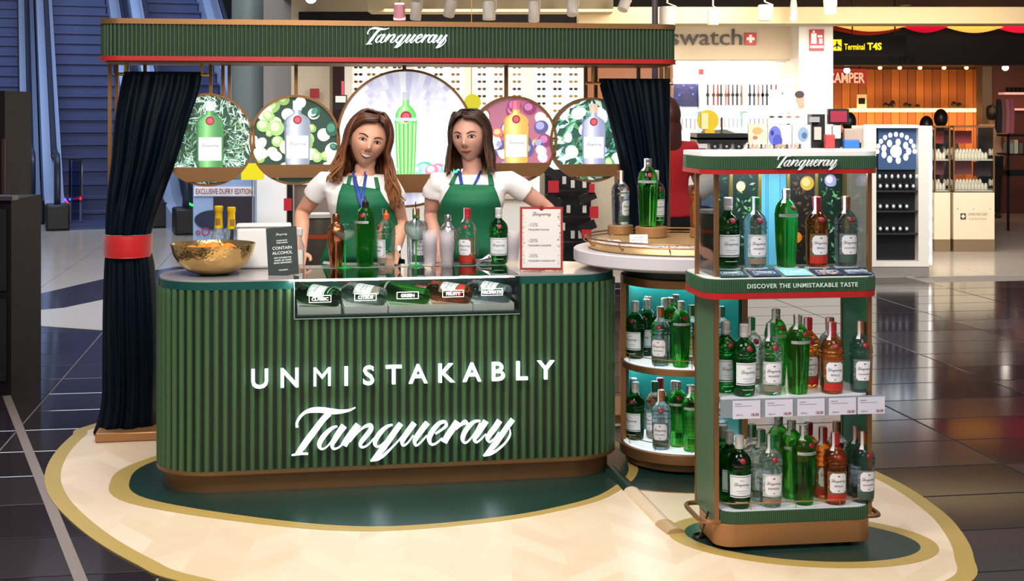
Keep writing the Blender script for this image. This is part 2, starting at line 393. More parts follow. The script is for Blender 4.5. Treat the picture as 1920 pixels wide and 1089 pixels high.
# cable cover
cc = thing('cable_cover', 'half-round cable cover taped across the mat between bar and cart', 'cable cover')
def halfpipe(a, b, r, col=None):
    q = B(); d = (b-a).normalized(); n = Vector((-d.y, d.x, 0)); v = []; f = []
    for p in (a, b):
        for i in range(9):
            t = pi*i/8; v.append(p+n*(r*1.3*cos(t))+Vector((0, 0, r*.75*sin(t)+.004)))
    for i in range(8): f.append((i, i+1, i+10, i+9))
    f.append(tuple(range(8, -1, -1))); f.append(tuple(range(9, 18))); return q.add(v, f)
p0, p1, p2, p3 = P(1140, 880), P(1184, 922), P(1245, 985), P(1268, 1003)
obj('cover_strip', halfpipe(p0, p1, .026), M_DGREEN, cc, label='dark green end')
obj('cover_strip', halfpipe(p1, p2, .026), mat('beige_tape', 'e2c9aa', .4, noise=.05), cc)
obj('cover_strip', halfpipe(p2, p3, .029), mat('tan_tape', 'b99a72', .4, noise=.05), cc, label='tan taped end')

# ---------------------------------------------------------------- shop shell
struct('ceiling', B().box(-2.9, 14, 14.6, 34, 3.06, 3.16), mat('dark_shop_ceiling', '4b4744', .7, noise=.1))
wl = struct('wall_back', B().box(-16, 16, 33.6, 33.9, 0, 9), mat('far_wall', '22242c', .8, noise=.1))
# ---------------------------------------------------------------- bar counter (local u along the front, v to the back)
YAW = R(9.57); O = P(430, 925); Uc, Us = cos(YAW), sin(YAW)
def C(u, v, z=0): return Vector((O.x+u*Uc-v*Us, O.y+u*Us+v*Uc, z))
def CU(px, v):          # u of the counter point that stands under px
    k = (px-CX)/F; return (k*(O.y+v*Uc)-O.x+v*Us)/(Uc-k*Us)
def rrect(x0, x1, y0, y1, r, seg=10):
    p = []
    for cx, cy, a0 in ((x1-r, y0+r, -pi/2), (x1-r, y1-r, 0), (x0+r, y1-r, pi/2), (x0+r, y0+r, pi)):
        for i in range(seg+1):
            a = a0+pi/2*i/seg; p.append((cx+r*cos(a), cy+r*sin(a)))
    return p
def along(path, step, closed=True):    # points and normals at equal arc steps
    n = len(path); seg = []; tot = 0
    for i in range(n if closed else n-1):
        a, b = path[i], path[(i+1) % n]; l = sqrt((b[0]-a[0])**2+(b[1]-a[1])**2); seg.append((tot, l, a, b)); tot += l
    k = round(tot/step); out = []
    for i in range(k):
        d = tot*(i+.5)/k
        for t, l, a, b in seg:
            if t <= d <= t+l and l > 1e-9:
                q = (d-t)/l; out.append((a[0]+(b[0]-a[0])*q, a[1]+(b[1]-a[1])*q, atan2(b[1]-a[1], b[0]-a[0]))); break
    return out
CM = T(O.x, O.y, 0, YAW)
ct = thing('bar_counter', 'green fluted bar counter with rounded ends, bronze plinth and glowing white letters', 'bar counter', (O.x, O.y, 0), YAW)
U0, U1, V0, V1, CR = -.313, 1.715, -.03, .52, .25
G0, G1, GV, GZ = CU(551, V0), CU(974, V0), .37, .742
body = rrect(U0+.012, U1-.012, V0+.012, V1-.012, CR-.012)
def notch(x0, x1, y0, y1, r):
    p = rrect(x0, x1, y0, y1, r); i = 0
    k = [j for j in range(len(p)) if abs(p[j][0]-(x0+r)) < 1e-6 and abs(p[j][1]-y0) < 1e-6][0]
    p = p[k:]+p[:k] if k != len(p)-1 else [p[-1]]+p[:-1]
    return [p[0], (G0, y0), (G0, GV), (G1, GV), (G1, y0)]+p[1:]
obj('plinth', B().prism(rrect(U0+.03, U1-.03, V0+.03, V1-.02, CR-.03), .005, .085).prism(rrect(U0-.004, U1+.004, V0-.004, V1, CR), .085, .10), M_BRONZED, ct)
bb = B().prism(body, .10, GZ-.002)
bb.prism(notch(U0+.012, U1-.012, V0+.012, V1-.012, CR-.012), GZ-.002, .862)
obj('body', bb, M_GREEND, ct)
obj('top_edge', B().prism(notch(U0+.003, U1-.003, V0+.003, V1, CR), .862, .896), M_TEAL, ct)
obj('worktop', B().prism(notch(U0+.008, U1-.008, V0+.008, V1-.005, CR-.005), .896, .902), M_GREYTOP, ct)
def slat(r, z0, z1, n=8, dp=1.15):
    v = []; f = []
    for z in (z0, z1):
        for i in range(n+1):
            a = pi*i/n; v.append((r*cos(a), -r*dp*sin(a), z))
    for i in range(n): f.append((i+1, i, i+n+1, i+n+2))
    f += [tuple(range(n+1)), tuple(range(2*n+1, n, -1))]
    return B().add(v, f)
SL1 = slat(.0128, .10, .862, 8, 1.35).mesh('slat', M_GREEN, 60); SL2 = slat(.0128, .10, GZ-.008, 8, 1.35).mesh('slat', M_GREEN, 60)
path = rrect(U0+.012, U1-.012, V0+.012, V1-.012, CR-.012, 14)
for x, y, a in along(path, .0374):
    if y > V1-.05 and U0+.3 < x < U1-.3: continue
    s = SL2 if (y < .1 and G0-.012 < x < G1+.012) else SL1
    o = obj('slat', s, None, ct, loc=(x, y, 0), rz=a)
# letters
def place_text(s, size, x, y, z, m, parent, name='letter', bold=.0, ext=.006, spacing=1, M=None, **kw):
    v, f = text(s, size, ext, bold, spacing=spacing)
    b = B().add(v, f, (M or Matrix()) @ T(x, y, z)); return obj(name, b, m, parent, smooth=0, **kw)
word = 'UNMISTAKABLY'; xs = [487, 543, 604, 649, 691, 738, 784, 835, 885, 933, 977, 1023]
for ch, px in zip(word, xs):
    u = CU(px, V0-.02); Yc = C(u, V0).y; z = H-((725-(px-487)*.0315)-CY)*Yc/F
    place_text(ch, .113, u, V0-.022, z, M_LED, ct, bold=0 if ch == 'M' else .0018, ext=.008)
lv, lf = logo(.945, .010)
uc = CU(757, V0-.02); obj('logo', B().add(lv, lf, T(uc, V0-.012, H-(815-CY)*C(uc, V0).y/F)), M_LED, ct, 0, label='glowing white script logo')
# glass case let into the counter
gc_ = thing('display_case', 'shallow glass display case let into the front edge of the bar counter', 'display case', (O.x, O.y, 0), YAW)
obj('case_floor', B().box(G0+.004, G1-.004, V0, GV-.003, GZ, GZ+.006), M_TEAL, gc_)
obj('back_panel', B().box(G0+.004, G1-.004, GV-.008, GV-.003, GZ+.006, .89), M_TEAL, gc_)
for x0, x1 in ((G0+.003, G0+.007), (G1-.007, G1-.003)): obj('side_pane', B().box(x0, x1, V0, GV-.008, GZ+.006, .895), M_PANE, gc_)
obj('front_pane', B().box(G0, G1, V0-.010, V0-.004, GZ-.008, .897), M_PANE, gc_)
M_SMOKE = pane('top_pane', 'f6fbf9', 1.5)
obj('top_pane', B().box(G0, G1, V0-.010, GV, .897, .903), M_SMOKE, gc_)
M_EDGE = mat('frosted_edge', '7f968e', .3, spec=.6)
for a_ in ((G0, G1, V0-.011, V0-.009, .899, .904), (G0, G0+.003, V0-.011, V0-.009, GZ-.008, .897), (G0, G1, V0-.011, V0-.009, GZ-.008, GZ-.005), (G0, G1, GV-.002, GV+.002, .899, .905)):
    obj('pane_edge', B().box(*a_), M_EDGE, gc_)
M_FROST = mat('white_vinyl_lettering', 'f2f2f0', .5)
obj('light_strip', B().box(G0+.02, G1-.02, V0-.002, V0+.003, .8935, .896), mat('case_fill_glow', 'fff8f0', .5, emit=2), gc_)  # glowing strip added to go with the fill in the case
for s, px in zip(('CLASSIC', 'CITRUS', 'GREEN', 'FRUITY', 'AROMATIC'), (600, 685, 764, 849, 922)):
    u = CU(px, V0); z = H-((560-(px-600)*.04)-CY)*C(u, V0).y/F
    b = B(); v, f = text(s, .019, 0, .0006); b.add(v, f, T(u, V0-.0115, z-.006))
    hw = .047
    for a_ in ((u-hw, u+hw, z+.014, z+.0165), (u-hw, u+hw, z-.0145, z-.012), (u-hw, u-hw+.0025, z-.0145, z+.0165), (u+hw-.0025, u+hw, z-.0145, z+.0165)):
        b.box(a_[0], a_[1], V0-.0118, V0-.011, a_[2], a_[3])
    obj('lettering', b, M_FROST, gc_, 0)

# ---------------------------------------------------------------- canopy frame with curtains and lit rounds
KO = P(190, 832); KW = 3.0
def K(u, v, z=0): return Vector((KO.x+u*Uc-v*Us, KO.y+u*Us+v*Uc, z))
def KU(px, v):
    k = (px-CX)/F; return (k*(KO.y+v*Uc)-KO.x+v*Us)/(Uc-k*Us)
KD = .46; cR = KU(1266, 0.05); cL = -.012
cp = thing('canopy_frame', 'bronze framed back bar with green fluted canopy and red lower edge', 'canopy frame', (KO.x, KO.y, 0), YAW)
ZT, ZB = 2.055, 1.872
co1 = rrect(cL, cR, -.02, KD, .1, 8)
obj('fascia', B().ring(rrect(cL+.008, cR-.008, -.012, KD-.008, .092, 8), rrect(cL+.03, cR-.03, .01, KD-.03, .07, 8), ZB, ZT), M_GREEND, cp)
fl = B(); sb = slat(.0078, ZB+.012, ZT-.012, 5)
for x, y, a in along(rrect(cL+.008, cR-.008, -.012, KD-.008, .092, 10), .0202): fl.add(sb.v, sb.f, T(x, y, 0, a))
obj('fluting', fl, mat('canopy_green', '2c4629', .4, noise=.05), cp, 50, kind='stuff')
obj('top_rail', B().ring(rrect(cL-.006, cR+.006, -.026, KD+.006, .106, 8), rrect(cL+.05, cR-.05, .03, KD-.05, .05, 8), ZT-.012, ZT+.014), M_BRONZE, cp)
obj('red_rail', B().ring(rrect(cL-.008, cR+.008, -.028, KD+.008, .108, 8), rrect(cL+.05, cR-.05, .03, KD-.05, .05, 8), ZB-.008, ZB+.014), M_RED, cp)
obj('soffit', B().prism(rrect(cL+.02, cR-.02, 0, KD-.02, .08, 8), ZB-.016, ZB-.008), M_BRONZED, cp)
obj('roof_panel', B().prism(rrect(cL+.03, cR-.03, .01, KD-.03, .07, 8), ZT-.02, ZT-.01), M_BRONZED, cp)
lv, lf = logo(.405, .01, 3); uc = KU(762, -.03)
obj('logo', B().add(lv, lf, T(uc, -.034, H-(74-CY)*K(uc, 0).y/F)), mat('lit_white_logo', 'eaf6ff', .5, emit=2.0), cp, 0, label='white script logo on the canopy')
LV = .30
for px, v, zb in ((206, .36, ZB), (219, .40, ZB), (238, .42, ZB), (272, .42, ZB), (395, .40, 1), (418, .42, 1), (430, .40, 1), (1098, .40, 1), (1117, .42, 1), (1197, .40, ZB), (1240, .42, ZB), (1253, .40, ZB)):
    u = KU(px, v); obj('post', B().box(u-.009, u+.009, v-.009, v+.009, 1.5 if zb == 1 else .045, ZB-.01), M_BRONZE, cp)
for px, y1 in ((555, 178), (758, 134), (949, 182)):
    u = KU(px, LV); obj('hanger', B().box(u-.009, u+.009, LV-.012, LV+.012, H-(y1-CY)*K(u, LV).y/F, ZB-.012), M_BRONZE, cp)
uL1, uR0 = KU(300, 0)+.12, KU(1120, 0)
obj('base_plate', B().box(-.03, uL1, -.0, KD, .006, .05), mat('copper_base', 'b07e50', .35, metal=.5, noise=.05), cp, bev=.006)
obj('base_plate', B().box(uR0-.2, cR, .0, KD, .006, .05), mat('copper_base'), cp, bev=.006)
for u0_, u1_, y in ((KU(222, .2), KU(392, .2), 139), (KU(1098, .2), KU(1262, .2), 156)):
    z = H-(y-CY)*K(u0_, .2).y/F
    obj('curtain_rod', B().cyl((u0_, .2, z), (u1_, .2, z), .009), mat('brass_rod', 'd3a45a', .25, metal=.9), cp)
    for q in (.08, .92): 
        u = u0_+(u1_-u0_)*q; obj('rod_hook', B().cyl((u, .2, z), (u, .2, ZB-.012), .008), MATS['brass_rod'], cp)

# curtains: pleated cloth, gathered by a red tie
M_VEL = mat('midnight_velvet', '000b18', .45, noise=.15, nscale=3, spec=.12, sheen=.0)
def curtain(rows, ncol, ripple, npl):        # rows: (z, u_left, u_right, thickness)
    b = B(); rows = catmull(rows, 4); n = ncol
    for side in (1, -1):
        pass
    v = []; m = len(rows)
    for (z, a, c, th) in rows:
        for i in range(2*n):
            t = i/n*pi; x = (a+c)/2-(c-a)/2*cos(t) if i <= n else (a+c)/2-(c-a)/2*cos(t)
            y = -th*sin(t)
            q = (x-a)/max(c-a, .01); k = ripple*(1 if z > 1.15 else .38)
            y += k*th*sin(q*npl*2*pi+z*1.3)*(.6+.4*sin(z*5+q*3)) + .35*k*th*sin(q*npl*4.7*pi+1+z*2)
            v.append((x, .2+y, z))
    f = []
    for j in range(m-1):
        for i in range(2*n):
            k = (i+1) % (2*n); f.append((j*2*n+i, j*2*n+k, (j+1)*2*n+k, (j+1)*2*n+i))
    f.append(tuple(range(2*n))); f.append(tuple(range((m-1)*2*n, m*2*n))[::-1])
    return b.add(v, f)
def row(y, p0_, p1_, th, v=.15):
    a, c = KU(p0_, v), KU(p1_, v); return (H-(y-CY)*K((a+c)/2, v).y/F, a, c, th)
cu = thing('curtain', 'long midnight blue curtain gathered by a red band, left end of the canopy', 'curtain', (KO.x, KO.y, 0), YAW, 'dark curtains of the back bar')
rl = [row(134, 230, 378, .035), row(170, 222, 372, .045), row(230, 212, 352, .06), row(300, 206, 330, .07), row(370, 198, 304, .085), row(430, 195, 284, .09), row(462, 196, 280, .088), row(500, 193, 288, .10), row(580, 190, 294, .12), row(680, 189, 296, .125), row(750, 188, 294, .12), row(790, 180, 293, .125), row(812, 172, 293, .12)]
cb = curtain(rl, 90, .30, 3); obj('cloth', cb, M_VEL, cu, 180)
band = curtain([row(440, 193.5, 285, .125), row(450, 192, 284, .128), row(470, 192, 283, .128), row(482, 193, 282, .125)], 60, .0, 5)
obj('tie_band', band, mat('red_satin', 'c8161a', .45, noise=.08, sheen=.3), cu, 180, label='red satin tie band')
cu = thing('curtain', 'dark blue curtain hanging behind the bottles on the round table', 'curtain', (KO.x, KO.y, 0), YAW, 'dark curtains of the back bar')
rl = [row(147, 1127, 1262, .035), row(165, 1130, 1262, .045), row(230, 1148, 1261, .06), row(300, 1165, 1260, .07), row(370, 1178, 1259, .085), row(430, 1184, 1257, .09), row(500, 1186, 1258, .10), row(620, 1186, 1260, .11), row(740, 1184, 1260, .11)]
obj('cloth', curtain(rl, 90, .24, 4), M_VEL, cu, 180)
rnd = random.Random(5)

# lit round boxes with printed pictures
def disc(b, x, z, r, y, col, n=18, fx=1.0, hi=None, rot=0):
    cs = [(1.0, col)]+([(.6, hi)] if hi else [])
    for k, (q, c_) in enumerate(cs):
        yy = y-.0006*k
        v = [(x+(-.18*r*k), yy, z+.18*r*k)]+[(x-.18*r*k+r*q*(cos(t)*fx*cos(rot)-sin(t)*sin(rot)), yy, z+.18*r*k+r*q*(cos(t)*fx*sin(rot)+sin(t)*cos(rot))) for t in [2*pi*i/n for i in range(n)]]
        b.add(v, [(0, 1+i, 1+(i+1) % n) for i in range(n)], None, c_)
def clipr(b, Rr):             # pull every print vertex inside the round
    for i, (x, y, z) in enumerate(b.v):
        d = sqrt(x*x+z*z)
        if d > Rr: b.v[i] = (x*Rr/d, y, z*Rr/d)
def mixc(a, b_, t):
    A = [int(a[i:i+2], 16) for i in (0, 2, 4)]; Bq = [int(b_[i:i+2], 16) for i in (0, 2, 4)]
    return '%02x%02x%02x' % tuple(int(x+(y-x)*max(0, min(1, t))) for x, y in zip(A, Bq))
SHAPE = [(0, .40), (.02, .445), (.40, .47), (.58, .48), (.60, .44), (.63, .47), (.68, .47), (.73, .40), (.77, .27), (.80, .145), (.85, .14), (.852, .165), (1, .165)]
SHAPET = [(0, .34), (.03, .37), (.3, .42), (.6, .45), (.615, .47), (.66, .47), (.67, .45), (.74, .42), (.80, .30), (.84, .14), (.90, .13), (.902, .15), (1, .15)]
def printed_bottle(b, x, z, h, wd, y, glassc, hi, cap, shape=SHAPE, label='f4f6fa', ribs=0):
    def hw(t):
        for (a, wa), (c, wc) in zip(shape, shape[1:]):
            if a <= t <= c: return (wa+(wc-wa)*(t-a)/max(c-a, 1e-6))*wd
        return shape[-1][1]*wd
    ts = sorted({t for t, _ in shape}); n = 14
    for a, c in zip(ts, ts[1:]):
        for i in range(n):
            s0, s1 = -1+2*i/n, -1+2*(i+1)/n; m = (s0+s1)/2
            k = .25+.75*max(0, 1-abs(m+.25))**1.5 if m > -.9 else .1
            if ribs and c < .62: k = .5+.5*cos(m*ribs)
            cc_ = mixc(glassc, hi, k) if a < shape[-2][0]-.001 else mixc(cap, 'ffffff', .35*k)
            v = [(x+s0*hw(a+1e-4), y, z+h*a), (x+s1*hw(a+1e-4), y, z+h*a), (x+s1*hw(c-1e-4), y, z+h*c), (x+s0*hw(c-1e-4), y, z+h*c)]
            b.add(v, [(0, 1, 2, 3)], None, cc_)
    if label:
        w_ = wd*.40; b.add([(x-w_, y-.0008, z+.10*h), (x+w_, y-.0008, z+.10*h), (x+w_, y-.0008, z+.45*h), (x-w_, y-.0008, z+.45*h)], [(0, 1, 2, 3)], None, label)
        v, f = LOGO_S; b.add(v, f, T(x, y-.0014, z+.32*h, s=wd*.62/.1), '3a4a5a')
    disc(b, x, z+.70*h, .068*h, y-.001, '9c2c40', 16); disc(b, x, z+.70*h, .045*h, y-.0014, 'c05a68', 12)
LOGO_S = logo(.1, 0, 2)
def round_box(px, y, rp, kind, lab, strip):
    u = KU(px, LV); Yc = K(u, LV).y; z = H-(y-CY)*Yc/F; r = rp*Yc/F
    t = thing('light_box', lab, 'light box', tuple(K(u, LV-.05, z)), YAW, None)
    obj('rim', B().lathe([(r-.012, -.001), (r, -.001), (r, .08), (r-.012, .08), (r-.012, -.001)], 72, T(0, 0, 0, rx=-pi/2)), M_BRONZE, t, 50)
    b = B(); rr = r-.012; bg = {'herb': '2c4a3a', 'lime': '2b4438', 'big': 'e6e8fa', 'fruit': 'a86a80', 'mix': '2a5348'}[kind]
    for k in range(6):       # backlit sheet, leaf prints paler towards its edge
        pass
    b2 = B().lathe([(rr, .06), (rr, .079)], 72, T(0, 0, 0, rx=-pi/2)); obj('housing', b2, M_BRONZED, t)
    nR, nA = 14, 60; v = [(0, .02, 0)]; f = []; rg = random.Random(int(px))
    for j in range(1, nR+1):
        for i in range(nA):
            a = 2*pi*i/nA; v.append((rr*j/nR*cos(a), .02, rr*j/nR*sin(a)))
    for i in range(nA):
        k = (i+1) % nA; b.add([v[0], v[1+i], v[1+k]], [(0, 1, 2)], None, bg)
    for j in range(1, nR):
        for i in range(nA):
            k = (i+1) % nA; q = [v[1+(j-1)*nA+i], v[1+j*nA+i], v[1+j*nA+k], v[1+(j-1)*nA+k]]
            cc_ = bg
            if kind == 'big': 
                x = (q[0][0]+q[2][0])/2; cc_ = mixc('f6f8ff', 'c9c9ea', .5+.5*sin(x*95)*cos(x*31)) if abs(x) < rr*.62 else 'fbfcff'
            b.add(q, [(0, 1, 2, 3)], None, cc_)
    y0 = .018
    if kind in ('herb', 'mix'):
        pal = ['2f5a44', '4d8a6a', '9fe0c8', 'd8fff2', '6b8a4a', '23392c', 'a8d8c8', '3f6a3a'] if kind == 'herb' else ['2f7a5a', '4fb08a', '1f4a44', '9fe8d0', '3f8a4a', '184038']
        for i in range(900 if kind == 'herb' else 200):
            d = rr*sqrt(rg.random()); a = rg.random()*2*pi; x, zz = d*cos(a), d*sin(a); L_ = (.026 if kind == 'herb' else .045)*rg.uniform(.5, 1.2); a2 = rg.random()*pi; w_ = L_*(.14 if kind == 'herb' else .25)
            c_ = rg.choice(pal); e = d/rr
            c_ = mixc(c_, 'f0fffa', max(0, (e-.45))*2.6*rg.random()) if e > .5 else mixc(c_, '20301c', .35)
            b.add([(x-L_*cos(a2), y0, zz-L_*sin(a2)), (x+w_*sin(a2), y0-.0004, zz-w_*cos(a2)), (x+L_*cos(a2), y0, zz+L_*sin(a2)), (x-w_*sin(a2), y0-.0004, zz+w_*cos(a2))], [(0, 1, 2, 3)], None, c_)
            y0 -= .000004
    if kind != 'big' and kind != 'herb':
        sets = {'lime': [('8fb86a', 'c6e0a0'), ('f6fbf0', 'ffffff'), ('d8ead8', 'fffdf4'), ('9cc47c', 'dcebb4'), ('2d5a4c', '4f8a78'), ('e8d8b8', 'fff6e4')],
                'fruit': [('e8a05a', 'ffd89a'), ('fbe8d0', 'ffffff'), ('8a3a6a', 'c07aa8'), ('f0c8d8', 'ffffff'), ('5a5a8a', 'a0a0d0'), ('d87a5a', 'ffc090')],
                'mix': [('6fae6a', 'c0e8a8'), ('f4f4ff', 'ffffff'), ('e8fff4', 'ffffff'), ('c8b0d8', 'f0e8ff')]}[kind]
        for i in range(46 if kind != 'mix' else 20):
            d = rr*(.25+.75*rg.random()); a = rg.random()*2*pi; q = rg.choice(sets); r_ = rg.uniform(.022, .042)
            y0 -= .0002; disc(b, d*cos(a), d*sin(a), r_, y0, q[0], 18, rg.uniform(.75, 1), q[1], rg.random()*3)
    clipr(b, rr)
    zs0, zs1 = [-(q-y)*Yc/F for q in strip]            # strip top and bottom (local z)
    y0 -= .0005
    if kind == 'big':
        printed_bottle(b, 0, zs0, 1.19*r, .345*r, y0-.002, '3fb04a', 'c8ffb0', 'b8c4d0', SHAPET, None, ribs=16)
        x0 = 0
        b.add([(-.055, y0-.004, zs0+.645*1.19*r), (.055, y0-.004, zs0+.645*1.19*r), (.055, y0-.004, zs0+.685*1.19*r), (-.055, y0-.004, zs0+.685*1.19*r)], [(0, 1, 2, 3)], None, 'b8c8d4')
        for x, rr_, c1, c2 in ((.1, .045, '4fc8a8', 'b8fff0'), (.17, .035, 'e87aa0', 'ffc0d8'), (.05, .03, '8fe8b8', 'e8fff8'), (.23, .04, '6ad8c8', 'd8fff8'), (-.06, .03, '9ff0c8', 'f0fff8'), (.135, .03, 'e88aa8', 'ffd0e0')):
            y0 -= .0003; disc(b, x, zs0+.02, rr_, y0, c1, 20, 1.2, c2)
    else:
        par = {'herb': ('2f6a3c', '8fd48a', 'c8ccd4', 'eef2f8'), 'lime': ('6a7488', 'dfe6f4', 'd8dce8', 'fafcff'), 'fruit': ('c89038', 'ffe69a', 'c04868', 'f8fafc'), 'mix': ('7078a0', 'e0e2f8', 'c8a890', 'f0f2fc')}[kind]
        printed_bottle(b, .012, zs0, 1.42*r, r*.60, y0-.002, par[0], par[1], par[2], SHAPE, par[3])
    obj('printed_sheet', b, mat('lightbox_print', 'ffffff', .5, attr=True, aemit=.68), t, 0, label='backlit picture of a gin bottle')
    hb = lambda zz: sqrt(max(r*r-zz*zz, 0))
    n = 12; q = [(hb(zs0+(zs1-zs0)*i/n), zs0+(zs1-zs0)*i/n) for i in range(n+1)]
    poly = [(x, -z_) for x, z_ in q]+[(-x, -z_) for x, z_ in q[::-1]]
    obj('ledge', B().prism(poly, .0, .045, T(0, 0, 0, rx=-pi/2) @ T(0, 0, -.018, 0)), M_BRONZE, t, 20)
    return t
round_box(390, 262, 87, 'herb', 'round light box with a green gin bottle among herbs, beside the left curtain', (313, 340))
round_box(553, 262, 84, 'lime', 'round light box with a pale bottle among limes', (308, 332))
round_box(760, 259, 129, 'big', 'largest light box, tall green bottle on a white glow', (326, 360))
round_box(961, 262, 82, 'fruit', 'round light box with an amber bottle among oranges and figs', (305, 330))
round_box(1106, 262, 79, 'mix', 'round light box with a lilac bottle among leaves, beside the right curtain', (307, 330))
# ---------------------------------------------------------------- gin bottles
G_CLASSIC = glass('bottle_green_glass', '229642', '2a9a4a', .32)
G_TEN = glass('bright_green_glass', '62d25a', '58c858', .38)
G_CLEAR = glass('clear_bottle_glass', 'f6fcfc', 'eef8f8', .42)
G_FLOR = glass('faint_blue_glass', 'e4f2fa', 'dcecf6', .42)
G_ORANGE = glass('amber_glass', 'f2a052', 'f0a058', .36)
M_SEAL = mat('red_wax_seal', '860a1e', .4, noise=.1)
M_LABEL = mat('white_paper_label', 'e9ebee', .55, noise=.02)
M_LABINK = mat('label_ink', '46505c', .6)
PR = [(.0, .0), (.034, .0), (.0385, .004), (.0405, .03), (.0425, .10), (.0435, .132), (.0415, .136), (.0415, .139), (.0445, .143), (.0450, .150), (.0420, .154), (.0440, .158), (.0440, .166), (.041, .178), (.035, .190), (.026, .200), (.018, .207), (.0145, .213), (.0145, .222), (0, .222)]
PT = [(.0, .0), (.032, .0), (.0345, .006), (.037, .05), (.041, .12), (.0435, .175), (.0430, .182), (.0440, .186), (.0440, .200), (.0425, .204), (.041, .214), (.0375, .228), (.030, .241), (.020, .251), (.014, .258), (.0135, .270), (0, .270)]
def rad_at(pr, z):
    best = .04
    for (r0, z0), (r1, z1) in zip(pr[1:], pr[2:]):
        if z0 <= z <= z1 and z1 > z0: best = r0+(r1-r0)*(z-z0)/(z1-z0)
    return best
def wrapv(vs, pr, off): 
    out = []
    for x, y, z in vs:
        r = rad_at(pr, z)+off; a = x/r; out.append((r*sin(a), -r*cos(a), z))
    return out
def patch(b, pr, x0, x1, z0, z1, off, col=None, nx=14, nz=3):
    v = [(x0+(x1-x0)*i/nx, 0, z0+(z1-z0)*j/nz) for j in range(nz+1) for i in range(nx+1)]
    f = [(j*(nx+1)+i, j*(nx+1)+i+1, (j+1)*(nx+1)+i+1, (j+1)*(nx+1)+i) for j in range(nz) for i in range(nx)]
    return b.add(wrapv(v, pr, off), f, None, col)
def shield(b, pr, w_, z0, z1, off, col):        # label with cut corners
    n = 14; v = []; f = []
    for i in range(n+1):
        x = -w_+2*w_*i/n; k = max(0, abs(x)/w_-.72)/.28; v += [(x, 0, z0+k*(z1-z0)*.14), (x, 0, z1-k*(z1-z0)*.14)]
    f = [(2*i, 2*i+2, 2*i+3, 2*i+1) for i in range(n)]; return b.add(wrapv(v, pr, off), f, None, col)
LS = logo(.060, 0, 2)
def tline(s, size, z, pr, off, b, col):
    v, f = text(s, size, 0, .0002); b.add(wrapv([(x, 0, zz+z) for x, y, zz in v], pr, off), f, None, col)
